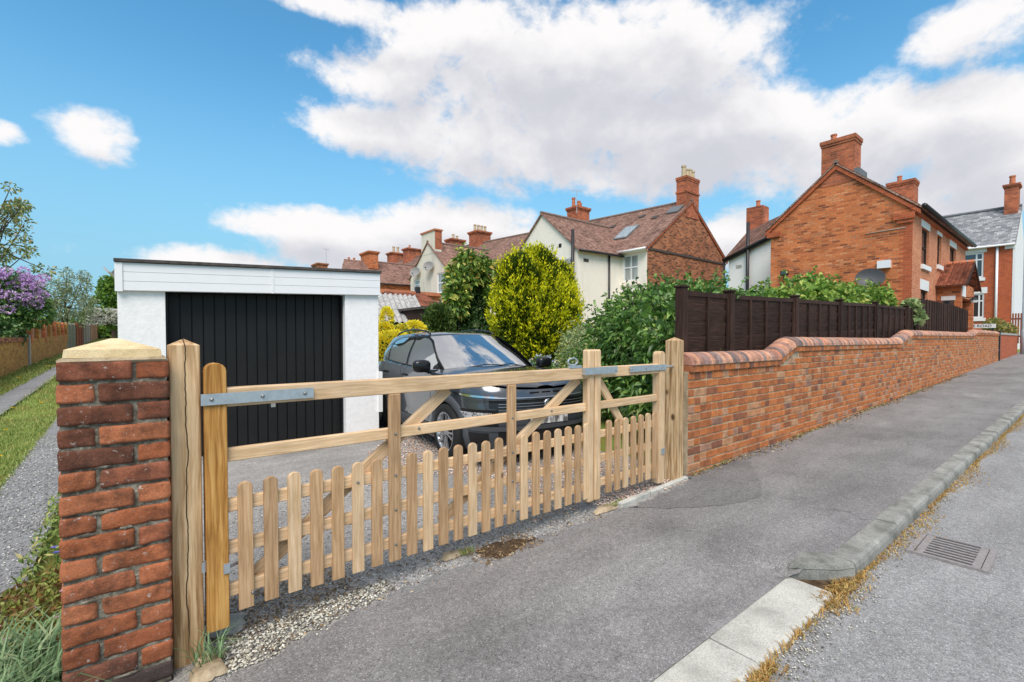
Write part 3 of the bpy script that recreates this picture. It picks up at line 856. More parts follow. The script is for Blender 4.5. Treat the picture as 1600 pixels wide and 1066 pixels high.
# mortar bed and pyramid cap
MB().cbox((PX0 + .004, PY0 + .004, 1.338), (PX1 - .004, PY1 - .004, 1.362), .008, .004).build('mortar_bed', 'mortar', pil)
m = MB()
b0, b1, c0, c1 = PX0 + .018, PX1 - .022, PY0 + .016, PY1 - .016
cxm, cym = (b0 + b1) / 2, (c0 + c1) / 2
lo = [(b0, c0, 1.360), (b1, c0, 1.360), (b1, c1, 1.360), (b0, c1, 1.360)]
md = [(b0 + .004, c0 + .004, 1.392), (b1 - .004, c0 + .004, 1.392), (b1 - .004, c1 - .004, 1.392), (b0 + .004, c1 - .004, 1.392)]
tp = [(cxm - .012, cym - .012, 1.436), (cxm + .012, cym - .012, 1.436), (cxm + .012, cym + .012, 1.436), (cxm - .012, cym + .012, 1.436)]
m.add(lo + md + tp, [(3, 2, 1, 0)] + [(i, (i + 1) % 4, (i + 1) % 4 + 4, i + 4) for i in range(4)] + [(i + 4, (i + 1) % 4 + 4, (i + 1) % 4 + 8, i + 8) for i in range(4)] + [(8, 9, 10, 11)])
m.build('cap_stone', 'sandstone', pil)

# ------------------------------------------------------------------ timber pieces
def plank_me(L_, w_, t_, top='flat', c=.004, mat='new_wood'):
    "plank standing on local z, width on x, thickness on y"
    if top == 'round':
        poly = [(-w_ / 2, 0), (w_ / 2, 0)]
        r_ = w_ / 2
        for k in range(9):
            a = math.pi * k / 8
            poly.append((r_ * math.cos(a), L_ - r_ * .85 + r_ * .85 * math.sin(a)))
        m = MB()
        n = len(poly)
        f_ = []
        vs_ = []
        cx_ = 0
        for yy, s_ in ((-t_ / 2, .93), (-t_ / 2 + c, 1), (t_ / 2 - c, 1), (t_ / 2, .93)):
            for (x_, z_) in poly:
                vs_.append((x_ * s_, yy, (z_ - L_ / 2) * (1 - (1 - s_) * w_ / L_) + L_ / 2))
        for k in range(3):
            for i in range(n):
                f_.append((k * n + i, k * n + (i + 1) % n, (k + 1) * n + (i + 1) % n, (k + 1) * n + i))
        f_.append(tuple(range(n))[::-1]); f_.append(tuple(range(3 * n, 4 * n)))
        f_ = [q[::-1] for q in f_]
        m.add(vs_, f_)
        bmx = m.me('plank', mat, uv=False)
        bm = bmesh.new(); bm.from_mesh(bmx); bmesh.ops.recalc_face_normals(bm, faces=bm.faces); bm.to_mesh(bmx); bm.free()
        return bmx
    if top == 'pyramid':
        m = MB()
        h_ = w_ * .26
        b = [(-w_ / 2, -t_ / 2), (w_ / 2, -t_ / 2), (w_ / 2, t_ / 2), (-w_ / 2, t_ / 2)]
        ch_ = []
        for i, (x_, y_) in enumerate(b):           # chamfered corners
            sx, sy = (1 if x_ > 0 else -1), (1 if y_ > 0 else -1)
            p1, p2 = (x_ - sx * c, y_), (x_, y_ - sy * c)
            ch_ += [p2, p1] if i in (0, 2) else [p1, p2]
        n = 8
        m.add([(x_, y_, 0) for x_, y_ in ch_] + [(x_, y_, L_ - h_) for x_, y_ in ch_] + [(0, 0, L_)], [tuple(range(n))[::-1]] + [(i, (i + 1) % n, (i + 1) % n + n, i + n) for i in range(n)] + [(i + n, (i + 1) % n + n, 2 * n) for i in range(n)])
        return m.me('post', mat, uv=False)
    return MB().cbox((-w_ / 2, -t_ / 2, 0), (w_ / 2, t_ / 2, L_), c).me('plank', mat, uv=False)
def plank(name, p0, p1, w_, t_, mat, parent, top='flat', c=.004, me=None):
    "plank from p0 to p1, both in a plane of constant y; width lies in that plane"
    p0, p1 = Vector(p0), Vector(p1)
    dv = p1 - p0
    me = me or plank_me(dv.length, w_, t_, top, c, mat)
    o = link(name, me)
    zax = dv.normalized()
    yax = Vector((0, 1, 0))
    yax = (yax - zax * yax.dot(zax)).normalized()
    xax = yax.cross(zax)
    o.rotation_euler = Matrix((xax, yax, zax)).transposed().to_euler()
    o.location = p0
    if parent is not None:
        o.parent = parent
        o.matrix_parent_inverse = wm(parent).inverted()
    return o

o = link('gate_post', plank_me(1.58, .113, .115, 'pyramid', .004, 'post_wood'), loc=(.19, 2.553, -.145))
tag(o, 'cracked pale timber gate post standing against the left brick pillar', 'gate post', 'gate posts')
o = link('gate_post', plank_me(1.56, .128, .125, 'pyramid', .004, 'post_wood'), loc=(4.115, 2.545, -.105))
tag(o, 'pale timber gate post with pointed top at the end of the low brick wall', 'gate post', 'gate posts')

def bolt(p, parent, r=.008):
    q = MB().lathe([(r, 0), (r, -.003), (r * .75, -.0065), (r * .3, -.0085)], (0, 0, 0), 8, 'Y').me('bolt', 'bolt_metal', uv=False)
    return link('bolt', q, parent, loc=p)

def gate(name, label, x_h, x_m, pk, ups, brace, hinge_side, zs):
    ztop, zb = zs
    left = min(x_h, x_m)
    gt = empty(name, ((x_h + x_m) / 2, 2.52, .12), label, 'gate', 'timber picket gates')
    sgn = 1 if x_m > x_h else -1
    # hinge stile and meeting stile
    plank('hinge_stile', (x_h + sgn * .0425, 2.52, .105), (x_h + sgn * .0425, 2.52, 1.325), .088, .078, 'honey_wood' if hinge_side == 'L' else 'new_wood', gt, 'round', .006)
    plank('meeting_stile', (x_m - sgn * .036, 2.515, .135), (x_m - sgn * .036, 2.515, 1.352), .072, .072, 'new_wood', gt, 'flat', .012)
    a, b = sorted((x_h + sgn * .0845, x_m - sgn * .0725))
    plank('top_rail', (a, 2.522, 1.166), (b, 2.522, 1.166), .086, .068, 'new_wood', gt)
    plank('middle_rail', (a, 2.522, .896), (b, 2.522, .896), .062, .034, 'new_wood', gt)
    for z in (.660, .462, .262):
        plank('lower_rail', (a, 2.522, z), (b, 2.522, z), .060, .034, 'new_wood', gt)
    for (xa, za, xb, zb_) in brace:
        plank('brace', (xa, 2.556, za), (xb, 2.556, zb_), .070, .030, 'new_wood', gt)
    pm = [plank_me(.60, .062, .021, 'round', .003, mt) for mt in ('grey_wood', 'grey_wood', 'new_wood')]
    for i, x_ in enumerate(pk):
        o = plank('picket', (x_, 2.4935, .168 + random.uniform(-.004, .004)), (x_, 2.4935, .768), .062, .021, 'new_wood', gt, me=pm[i % 3])
    for x_ in ups:
        plank('upright', (x_, 2.4925, .165), (x_, 2.4925, 1.1225), .071, .024, 'grey_wood', gt)
        for z in (.896, .66, .462, .262): bolt((x_, 2.4805, z), gt)
    return gt, a, b
g1, a, b = gate('wide_gate', 'wide pale timber picket gate with diagonal braces in front of the dark car', .259, 2.872,
                [.415, .524, .631, .738, .846, .954, 1.062, 1.276, 1.382, 1.489, 1.597, 1.705, 1.812, 1.920, 2.141, 2.254, 2.366, 2.477, 2.586, 2.694, 2.790], [1.168, 2.028],
                [(.43, .26, 1.56, 1.12), (1.50, .29, 2.76, 1.12)], 'L', (1.21, .17))
def strap(parent, pts, t=.006, hh=.026, y=2.475, bolts=()):
    m = MB()
    n = len(pts)
    vs_ = []
    for (x_, z_) in pts: vs_ += [(x_, y, z_ - hh), (x_, y, z_ + hh), (x_, y - t, z_ + hh * .96), (x_, y - t, z_ - hh * .96)]
    f_ = []
    for i in range(n - 1):
        for k in range(4): f_.append((4 * i + k, 4 * i + (k + 1) % 4, 4 * i + 4 + (k + 1) % 4, 4 * i + 4 + k))
    f_ += [(3, 2, 1, 0), tuple(4 * (n - 1) + k for k in range(4))]
    m.add(vs_, f_)
    me = m.me('strap', 'galvanised', uv=False)
    bm = bmesh.new(); bm.from_mesh(me); bmesh.ops.recalc_face_normals(bm, faces=bm.faces); bm.to_mesh(me); bm.free()
    o = link('hinge_strap', me, parent)
    for x_, z_ in bolts: bolt((x_, y - t, z_), o, .009)
    return o
strap(g1, [(.244, 1.163), (.70, 1.163), (.722, 1.163)], bolts=[(.285, 1.163), (.49, 1.163), (.68, 1.163)])
m = MB().box((.322, 2.474, .36), (.348, 2.481, .405)).build('hinge_plate', 'galvanised', g1)
MB().tube([(.25, 2.50, .385), (.25, 2.50, .43)], .012, 8).build('hinge_pin', 'galvanised', g1)
MB().tube([(.348, 2.49, .383), (.42, 2.53, .383)], .007, 6).build('hinge_bolt', 'bolt_metal', g1)
bolt((.44, 2.482, .235), g1); bolt((.66, 2.504, .40), g1); bolt((1.33, 2.504, .905), g1); bolt((2.42, 2.504, .905), g1); bolt((.95, 2.482, .66), g1)
MB().box((.545, 2.56, 1.095), (.565, 2.563, 1.122)).build('label_tag', 'white_plastic', g1)

g2, a2, b2 = gate('narrow_gate', 'narrow pale timber picket gate beside the leafy hedge', 3.858, 2.884,
                  [3.066, 3.178, 3.288, 3.398, 3.506, 3.612, 3.712], [], [(3.66, .27, 2.985, 1.12)], 'R', (1.21, .17))
strap(g2, [(3.315, 1.178), (3.86, 1.178)], bolts=[(3.34, 1.178), (3.54, 1.178), (3.78, 1.178)])
MB().tube([(3.87, 2.50, 1.14), (3.87, 2.50, 1.215)], .013, 8).tube([(3.87, 2.5, 1.178), (4.05, 2.52, 1.178)], .01, 8).build('hinge_pin', 'galvanised', g2)
MB().tube([(3.87, 2.50, .36), (3.87, 2.50, .44)], .013, 8).build('hinge_pin', 'galvanised', g2)
MB().box((3.80, 2.474, .37), (3.845, 2.482, .425)).build('hinge_plate', 'galvanised', g2)
# throw-over loop latch joining the two gates
lt = empty('loop_latch', (2.9, 2.47, 1.18), 'galvanised throw-over loop latch holding the two gate stiles together', 'latch')
m = MB()
m.box((2.728, 2.452, 1.157), (3.125, 2.460, 1.212)); m.box((2.728, 2.460, 1.157), (2.736, 2.575, 1.212)); m.box((2.736, 2.567, 1.157), (2.995, 2.575, 1.212))
m.build('band', 'galvanised', lt)
MB().tube([(2.64 + .052 * math.cos(a_), 2.50, 1.262 + .026 * math.sin(a_)) for a_ in np.linspace(0, 2 * math.pi, 21)], .0065, 6).build('loop_handle', 'galvanised', lt)
MB().box((2.60, 2.488, 1.211), (2.728, 2.512, 1.232)).build('handle_bracket', 'galvanised', lt)
bolt((3.10, 2.452, 1.178), lt)

# ------------------------------------------------------------------ boundary brick wall
WY = 2.50                                # face of the wall
WT = .225
def cop_z(x):
    "height of the course line under the coping, along the wall"
    return float(np.interp(x, [4.2, 6.42, 6.95, 12.5, 13.55, 22.3, 23.3, 40], [1.1825, 1.1825, 1.352, 1.347, 1.535, 1.56, 1.68, 1.69]))
wall = empty('brick_wall', (17, 2.6, .3), 'long low orange brick wall with rounded coping that steps up along the pavement', 'wall')
m = MB()
xs_ = [4.30, 6.42, 6.95, 12.5, 13.55, 22.3, 23.3, 29.6]
for i in range(len(xs_) - 1):
    xa, xb = xs_[i], xs_[i + 1]
    m.prism([(xa + .001, WY + .007, gz(xa, 0) - .3), (xb, WY + .007, gz(xb, 0) - .3), (xb, WY + .007, cop_z(xb) - .07), (xa + .001, WY + .007, cop_z(xa) - .07)], (0, WT - .014, 0))
m.build('mortar_core', 'mortar', wall)
stre = brick_mesh(.224, .102, .071, .006, .002, 'wall_brick', 8)
hea = brick_mesh(.107, .102, .071, .006, .002, 'wall_brick', 6)
rows = []
k = 0
z = 1.0615 - 15 * .0835
while z < 1.62:
    x = 4.302
    pat = k % 2
    first = True
    while x < 29.5:
        if first and pat: bl = .107
        elif k % 4 == 3: bl = .107 if random.random() < .85 else .224
        else: bl = .224 if random.random() < .66 else .107
        first = False
        cx_ = x + bl / 2
        top = min(cop_z(x), cop_z(x + bl)) - .088
        if z + .036 < top + .008 and z + .04 > gz(cx_, 2.5) - .03:
            rows.append((cx_, z, bl))
        x += bl + .0105
    z += .0835; k += 1
rows.sort(key=lambda r: r[0])
near, far = rows[:300], rows[300:]
for cx_, z, bl in near:
    place(random.choice(stre if bl > .2 else hea), 'brick', wall, (cx_, WY + .051, z), 0, .0025)
m = MB()
for cx_, z, bl in far:
    j = random.uniform(-.003, .003)
    m.cbox((cx_ - bl / 2, WY + j, z - .0355), (cx_ + bl / 2, WY + .1 + j, z + .0355), .006)
tag(m.build('brick', 'wall_brick', wall, uv=False), kind='stuff')
# end face of the wall toward the gate
for k in range(15):
    z = -.08 + k * .0835
    if z < 1.08: place(random.choice(hea), 'brick', wall, (4.302 + .054 - .004, WY + .16, z), math.pi / 2 if k % 2 else 0, .002)
# oversailing header course and half-round coping, along the stepped line
def along(x0, x1, step):
    "points spaced along the coping line"
    pts = []
    x = x0
    while x < x1:
        sl = (cop_z(x + .05) - cop_z(x - .05)) / .1
        pts.append((x, cop_z(x), math.atan(sl)))
        x += step * math.cos(math.atan(sl))
    return pts
den = brick_mesh(.104, .24, .068, .005, .002, 'wall_brick', 6)
n_part = 0
mf = MB()
for i, (x, z, sl) in enumerate(along(4.36, 29.5, .116)):
    if x < 12.2:
        o = place(random.choice(den), 'header_brick', wall, (x, WY + .098, z - .045), 0, .002)
        o.rotation_euler[1] = -sl
    else:
        mf.obox((x, WY + .098, z - .045), Vector((math.cos(sl), 0, math.sin(sl))) * .052, (0, .12, 0), Vector((-math.sin(sl), 0, math.cos(sl))) * .034)
tag(mf.build('header_brick', 'wall_brick', wall, uv=False), kind='stuff')
def cop_me(wdt, n=2):
    prof = []
    for k in range(13):
        a = math.pi * k / 12
        prof.append((-.145 * math.cos(a), .118 * math.sin(a) ** .9 + .004))
    prof = [(-.145, 0)] + prof + [(.145, 0)]
    m = MB()
    npf = len(prof)
    vs_ = []
    for x_, s_ in ((-wdt / 2, .965), (-wdt / 2 + .006, 1), (wdt / 2 - .006, 1), (wdt / 2, .965)):
        vs_ += [(x_, y_ * s_ + random.uniform(-.0015, .0015), z_ * s_) for y_, z_ in prof]
    f_ = []
    for r_ in range(3):
        for i in range(npf):
            f_.append((r_ * npf + i, r_ * npf + (i + 1) % npf, (r_ + 1) * npf + (i + 1) % npf, (r_ + 1) * npf + i))
    f_.append(tuple(range(npf))[::-1]); f_.append(tuple(range(3 * npf, 4 * npf)))
    m.add(vs_, f_)
    me = m.me('coping_brick', 'coping_brick', uv=False)
    bm = bmesh.new(); bm.from_mesh(me); bmesh.ops.recalc_face_normals(bm, faces=bm.faces); bm.to_mesh(me); bm.free()
    return me
cops = [cop_me(.0735) for _ in range(6)]
mf_v = []
for i, (x, z, sl) in enumerate(along(4.345, 29.5, .0775)):
    if x < 13.8:
        o = place(random.choice(cops), 'coping_brick', wall, (x, WY + .11, z - .004), 0, .003)
        o.rotation_euler[1] = -sl
    else: mf_v.append((x, z, sl))
m = MB()
for (x, z, sl) in mf_v:
    me = random.choice(cops)
    M_ = Matrix.Translation((x, WY + .11, z - .004 + random.uniform(-.003, .003))) @ Matrix.Rotation(-sl, 4, 'Y')
    m.add([M_ @ v_.co for v_ in me.vertices], [tuple(p_.vertices) for p_ in me.polygons])
tag(m.build('coping_brick', 'coping_brick', wall, uv=False), kind='stuff')
# pale bed joint under the coping
m = MB()
for i in range(len(xs_) - 1):
    xa, xb = xs_[i], xs_[i + 1]
    m.prism([(xa + .02, WY - .026, cop_z(xa) - .012), (xb, WY - .026, cop_z(xb) - .012), (xb, WY - .026, cop_z(xb) - .001), (xa + .02, WY - .026, cop_z(xa) - .001)], (0, WT + .04, 0))
m.build('bed_joint', 'mortar', wall)

# next stretch of wall beyond a narrow iron gate
w2 = empty('brick_wall', (34, 2.6, .5), 'short far stretch of red brick wall with grey coping near the lamp post', 'wall')
MB().box((30.25, 2.5, .2), (38.2, 2.72, 1.66)).build('brickwork', 'brick_red', w2)
MB().box((30.2, 2.47, 1.66), (38.25, 2.75, 1.75)).build('coping', 'grey_stone', w2)
ip = MB().box((29.66, 2.46, .3), (29.80, 2.62, 1.78)).box((29.63, 2.43, 1.78), (29.83, 2.65, 1.83)).build('iron_gate_post', 'black_plastic')
tag(ip, 'black iron gate post in the gap between the two brick walls', 'gate post')

# ------------------------------------------------------------------ dark timber fence
fen = empty('timber_fence', (10, 2.9, .3), 'dark brown lap-panel timber fence behind the brick wall', 'fence')
FY = 2.80
posts = [4.74, 5.83, 7.89, 9.92, 12.18, 14.78]
ptop = [2.03, 2.05, 2.11, 2.16, 2.235, 2.275]
pm = plank_me(1.95, .1, .1, 'flat', .006, 'fence_brown')
cap = MB().cbox((-.062, -.062, 0), (.062, .062, .03), .008).me('post_cap', 'fence_brown', uv=False)
for x, zt in zip(posts, ptop):
    o = link('post', pm, fen, loc=(x, FY + .05, zt - 1.98))
    link('post_cap', cap, o, loc=(x, FY + .05, zt - .03))
for i in range(5):
    xa, xb = posts[i] + .052, posts[i + 1] - .052
    za, zb = ptop[i] - .055, ptop[i + 1] - .055
    wd_ = xb - xa
    pn = MB().prism([(xa, FY + .032, za - .055), (xb, FY + .032, zb - .055), (xb, FY + .032, zb), (xa, FY + .032, za)], (0, .045, 0)).build('panel', 'fence_brown', fen)
    nb = 11
    bm_ = MB().obox((0, 0, 0), (wd_ / 2, 0, 0), (0, .006, 0), (0, .012, .088)).me('board', 'fence_brown', uv=False)
    # lap boards have grain along their length: lay the plank on its side
    for k in range(nb):
        zc = za - .13 - k * .158
        sl = math.atan2(zb - za, wd_)
        o = link('board', plank_me(wd_, .176, .010, 'flat', .002, 'fence_brown') if k == 0 else lap, pn)
        if k == 0: lap = o.data
        zax = Vector((math.cos(sl), 0, math.sin(sl))); yax = Vector((0, math.cos(.13), math.sin(.13)))
        yax = (yax - zax * yax.dot(zax)).normalized()
        o.rotation_euler = Matrix((yax.cross(zax), yax, zax)).transposed().to_euler()
        o.location = (xa, FY + .062 + random.uniform(-.002, .002), zc + random.uniform(-.012, .012))
    nbt = max(2, round(wd_ / .46))
    for k in range(nbt + 1):
        xx = xa + .02 + (wd_ - .04) * k / nbt
        zt = za + (zb - za) * (xx - xa) / wd_ - .057
        link('batten', plank_me(1.78, .034, .024, 'flat', .002, 'fence_brown'), pn, loc=(xx, FY + .035, zt - 1.78))
# end run of upright boards
fe2 = empty('board_fence', (19.5, 2.9, .4), 'dark upright-board fence with a curved top in front of the porch', 'fence')
xx = 14.95
k = 0
while xx < 23.9:
    zt = 2.24 if xx < 15.9 else 2.50 + .10 * max(0, math.sin((xx - 15.9) / 8 * math.pi)) ** .8 * .6
    zb_ = gz(xx, 3)
    plank('board', (xx, FY + .06, zb_), (xx, FY + .06, zt), .15, .018, 'fence_brown', fe2)
    if k % 2 == 0: plank('cover_strip', (xx + .09, FY + .04, zb_), (xx + .09, FY + .04, zt + .01), .055, .02, 'fence_brown', fe2)
    xx += .172; k += 1

# ------------------------------------------------------------------ garage
GA = empty('garage', (1.4, 8.5, .1), 'white rendered flat-roofed single garage behind the gate', 'garage')
A, B = Vector((-.09, 6.95, 0)), Vector((2.90, 6.72, 0))       # front corners on plan
ux = (B - A).normalized()
uy = Vector((-ux.y, ux.x, 0))
def GP(s, d_, z): return A + ux * s + uy * d_ + Vector((0, 0, z))
GL = (B - A).length
def gbox(m, s0, s1, d0, d1, z0, z1, z0b=None, z1b=None):
    z0b = z0 if z0b is None else z0b; z1b = z1 if z1b is None else z1b
    q = [GP(s0, d0, z0), GP(s1, d0, z0b), GP(s1, d1, z0b), GP(s0, d1, z0), GP(s0, d0, z1), GP(s1, d0, z1b), GP(s1, d1, z1b), GP(s0, d1, z1)]
    return m.add(q, [(0, 3, 2, 1), (4, 5, 6, 7), (0, 1, 5, 4), (1, 2, 6, 5), (2, 3, 7, 6), (3, 0, 4, 7)])
d0s, d1s = .436, 2.515          # door opening
FZa, FZb = 1.985, 2.092         # fascia underside at both ends
TZa, TZb = 2.300, 2.412
def zat(s, a_, b_): return a_ + (b_ - a_) * s / GL
m = MB()
gbox(m, 0, d0s, .0, .22, -.1, FZa + .05, None, zat(d0s, FZa, FZb) + .05)
gbox(m, d1s, GL, .0, .22, -.1, zat(d1s, FZa, FZb) + .05, None, FZb + .05)
gbox(m, 0, .2, .22, 5.2, -.1, FZa + .05)
gbox(m, GL - .2, GL, .22, 5.2, -.1, FZb + .05)
gbox(m, .2, GL - .2, 5.0, 5.2, -.1, FZa + .05, None, FZb + .05)
m.build('wall', 'white_render', GA)
gbox(MB(), GL - .01, GL + .05, -.03, .35, .35, .95).build('meter_box', 'white_paint', GA)
# fascia of three plastic boards with end trims
for k in range(3):
    m = MB()
    e = .0018
    gbox(m, -.008, GL + .012, -.055, -.035, FZa + k * .105 + e, FZa + (k + 1) * .105 - e, FZb + k * .1067 + e, FZb + (k + 1) * .1067 - e)
    m.build('fascia_board', 'white_plastic', GA)
gbox(MB(), -.006, GL + .010, -.034, -.0, FZa - .004, TZa - .002, FZb - .004, TZb - .002).build('fascia_backing', 'white_plastic', GA)
gbox(MB(), -.014, .055, -.066, -.056, FZa - .012, TZa + .004, FZa - .009, TZa + .007).build('corner_trim', 'white_plastic', GA)
gbox(MB(), GL * .52, GL * .52 + .03, -.061, -.0555, zat(GL * .52, FZa, FZb) - .003, zat(GL * .52, TZa, TZb), None, None).build('joint_trim', 'white_plastic', GA)
m = MB()
gbox(m, -.02, GL + .03, -.085, 5.3, TZa + .006, TZa + .040, TZb + .006, TZb + .040)
m.build('roof', 'felt', GA)
gbox(MB(), -.015, GL + .02, -.075, -.03, TZa - .001, TZa + .006, TZb - .001, TZb + .006).build('drip_edge', 'black_plastic', GA)
# gutter along the left eave
m = MB()
pts = []
for d_ in (-.02, 5.2):
    for k in range(9):
        a = math.pi * k / 8
        pts.append(GP(-.065 - .05 * math.cos(a), d_, TZa - .045 - .07 * math.sin(a)))
m.grid(pts, 2, 9)
m.build('gutter', 'white_plastic', GA, smooth=True)
# door
door = gbox(MB(), d0s + .0, d1s - .0, .235, .25, -.1, zat(d0s, FZa, FZb) + .04, None, zat(d1s, FZa, FZb) + .04).build('door', 'black_paint', GA)
nst = 17
for k in range(nst):
    a_ = d0s + .02 + (d1s - d0s - .04) * k / nst
    b_ = d0s + .02 + (d1s - d0s - .04) * (k + 1) / nst
    m = MB()
    e = .007
    gbox(m, a_ + e, b_ - e, .208, .234, gz(1, 7) + .02, zat(a_, FZa, FZb) - .012, None, zat(b_, FZa, FZb) - .012)
    m.build('door_board', 'black_paint', door)
m = MB()
gbox(MB(), d0s, d0s + .024, .12, .234, -.05, zat(d0s, FZa, FZb) - .002).build('door_jamb', 'black_paint', GA)
gbox(MB(), d1s - .024, d1s, .12, .234, -.05, zat(d1s, FZa, FZb) - .002).build('door_jamb', 'black_paint', GA)

# ------------------------------------------------------------------ parked car (built facing +x, then turned toward the street)
hd_ = Vector((-.113, -.994)).normalized()
cyaw = math.atan2(hd_.y, hd_.x)
CAR = empty('parked_car', (3.92, 5.975, .01), 'dark grey compact SUV parked facing the gate beside the garage', 'car', rotz=cyaw)
def carpart(name, m, mat, parent=None, smooth=True):
    me = m if isinstance(m, bpy.types.Mesh) else m.me(name, mat, smooth, uv=False)
    if len(me.materials) == 0: me.materials.append(MATS[mat])
    o = bpy.data.objects.new(name, me); COL.objects.link(o)
    o.parent = parent or CAR
    return o
XF, XR = 2.14, -2.05
def plan_w(x):
    "half width of the body on plan at bumper height"
    if x > 1.0: return .895 * max(0, 1 - ((x - 1.0) / (XF - 1.0)) ** 4.6) ** .40
    if x < -1.1: return .895 * max(0, 1 - ((-1.1 - x) / (-1.1 - XR)) ** 3.8) ** .42
    return .895
def outline(n=120):
    xs_ = []
    t = np.linspace(0, math.pi, n)
    c = np.cos(t)
    xm = (XF + XR) / 2; xh = (XF - XR) / 2
    pts = [(xm + xh * v, plan_w(xm + xh * v)) for v in c]
    # resample by arc length
    P_ = np.array(pts)
    s_ = np.concatenate([[0], np.cumsum(np.linalg.norm(np.diff(P_, axis=0), axis=1))])
    ss = np.linspace(0, s_[-1], 150)
    return np.stack([np.interp(ss, s_, P_[:, 0]), np.interp(ss, s_, P_[:, 1])], 1)
OUT = outline()                       # front centre -> left side -> rear centre (y >= 0)
def ztop(x): return float(np.interp(x, [-2.1, -1.9, -1.2, 0, .9, 1.3, 1.7, 1.95, 2.14], [1.02, 1.05, 1.07, 1.03, 1.005, .99, .96, .92, .86]))
def inset(z, front):
    "how far the skin lies inside the plan outline"
    if front: return float(np.interp(z, [.17, .25, .36, .50, .66, .74, .76, .86, .95], [.16, .075, .02, .0, .012, .035, .03, .07, .13]))
    return float(np.interp(z, [.17, .25, .34, .45, .60, .76, .84, .94, 1.08], [.10, .05, .025, .03, .016, .004, .0, .022, .085]))
def skin(i, z, off=0.):
    x, y = OUT[i]
    nx_, ny_ = OUT[min(i + 1, 149)] - OUT[max(i - 1, 0)]
    nv = np.array([-ny_, nx_]); nv = nv / np.linalg.norm(nv)
    if nv[0] * (x - .05) + nv[1] * y < 0: nv = -nv
    if i == 0: nv = np.array([1., 0])
    if i == 149: nv = np.array([-1., 0])
    fr = max(0., nv[0]) ** 1.5
    d_ = inset(z, True) * fr + inset(z, False) * (1 - fr)
    return Vector((x - nv[0] * (d_ - off), y - nv[1] * (d_ - off), z))
WX, WR = (1.30, -1.30), .385
def wheelcut(x, z, r_=WR): return any((x - wx) ** 2 + (z - .335) ** 2 < r_ ** 2 for wx in WX)
zs_ = 40
for sgn in (1, -1):
    pass
m = MB()
for sgn in (1, -1):
    pts = []
    for i in range(150):
        zt = ztop(OUT[i][0])
        for j in range(zs_):
            p_ = skin(i, .17 + (zt - .17) * j / (zs_ - 1))
            pts.append((p_.x, p_.y * sgn, p_.z))
    o0 = len(m.v)
    m.grid(pts, 150, zs_)
keep = []
for f in m.f:
    c = np.mean([m.v[q] for q in f], axis=0)
    if wheelcut(c[0], c[2]) and abs(c[1]) > .55: continue
    keep.append(f)
m.f = keep
# top of the bonnet and deck
pts = []
nxx, nyy = 70, 25
top_edge = [skin(i, ztop(OUT[i][0])) for i in range(150)]
ex = np.array([[p_.x, p_.y] for p_ in top_edge])
for xx in np.linspace(ex[0, 0] - .002, ex[-1, 0] + .002, nxx):
    hw = float(np.interp(-xx, -ex[:, 0], ex[:, 1]))
    for v in np.linspace(-1, 1, nyy):
        cr = .075 if xx > .2 else .04
        z = ztop(xx) + cr * (1 - abs(v) ** 2.6) * min(1, (XF - xx) / .5 + .12)
        pts.append((xx, hw * v, z))
m.grid(pts, nxx, nyy)
me = m.me('body', 'car_paint', True, uv=False)
bm = bmesh.new(); bm.from_mesh(me); bmesh.ops.remove_doubles(bm, verts=bm.verts, dist=.004); bmesh.ops.recalc_face_normals(bm, faces=bm.faces); bm.to_mesh(me); bm.free()
me.polygons.foreach_set('use_smooth', np.ones(len(me.polygons), bool))
body = carpart('body', me, 'car_paint')
# cabin: lofted shell
def cab_side(x, t):
    "half width at station x and height fraction t (0 belt, 1 roof edge)"
    yb = float(np.interp(x, [-2.0, -1.6, -.6, .5, .95], [.60, .72, .775, .765, .70]))
    yr = float(np.interp(x, [-2.0, -1.5, -.6, .1, .95], [.50, .545, .575, .56, .50]))
    return yb + (yr - yb) * t + .028 * math.sin(math.pi * t)
def belt(x): return float(np.interp(x, [-2.05, -1.5, -.6, .5, .95, 1.1], [1.10, 1.09, 1.045, 1.005, .995, 1.0]))
def roofz(x): return float(np.interp(x, [-2.0, -1.75, -1.3, -.7, -.1, .25], [1.42, 1.475, 1.53, 1.555, 1.54, 1.49]))
# side outline: windscreen foot, screen top, roof, tailgate
def wsx(t): return 1.02 + (.12 - 1.02) * t - .05 * math.sin(math.pi * t) * -1 * .6
def rrx(t): return -2.0 + (-1.66 + 2.0) * t
nt_, ns_ = 13, 46
m = MB()
for sgn in (1, -1):
    pts = []
    for a_ in range(ns_):
        u = a_ / (ns_ - 1)
        for b_ in range(nt_):
            t = b_ / (nt_ - 1)
            xf, xr = wsx(t) - .16, rrx(t) + .05
            x = xr + (xf - xr) * u
            z = belt(x) - .03 + (roofz(min(x, .2)) - .045 - belt(x) + .03) * t
            pts.append((x, cab_side(x, t) * sgn, z))
    m.grid(pts, ns_, nt_)
def screen(v, t):
    "v -1..1 across, t 0..1 up"
    xf = wsx(t) - .16 * abs(v) ** 2.2
    hw = cab_side(wsx(t) - .16, t)
    zs0 = belt(wsx(t) - .16) - .03 + (roofz(min(wsx(t) - .16, .2)) - .045 - belt(wsx(t) - .16) + .03) * t
    zc = ztop(1.0) + .03 + (roofz(.12) - ztop(1.0) - .03) * t
    z = zs0 + (zc - zs0) * (1 - abs(v) ** 2.2)
    return Vector((xf, hw * v, z))
def tail(v, t):
    hw = cab_side(rrx(t) + .05, t)
    zs0 = belt(rrx(t) + .05) - .03 + (roofz(rrx(t) + .05) - .045 - belt(rrx(t) + .05) + .03) * t
    return Vector((rrx(t) + .05 - .05 * (1 - abs(v) ** 2.5), hw * v, zs0 + .03 * (1 - v * v) * t))
m.grid([screen(v, t) for v in np.linspace(-1, 1, 25) for t in np.linspace(0, 1, 13)], 25, 13)
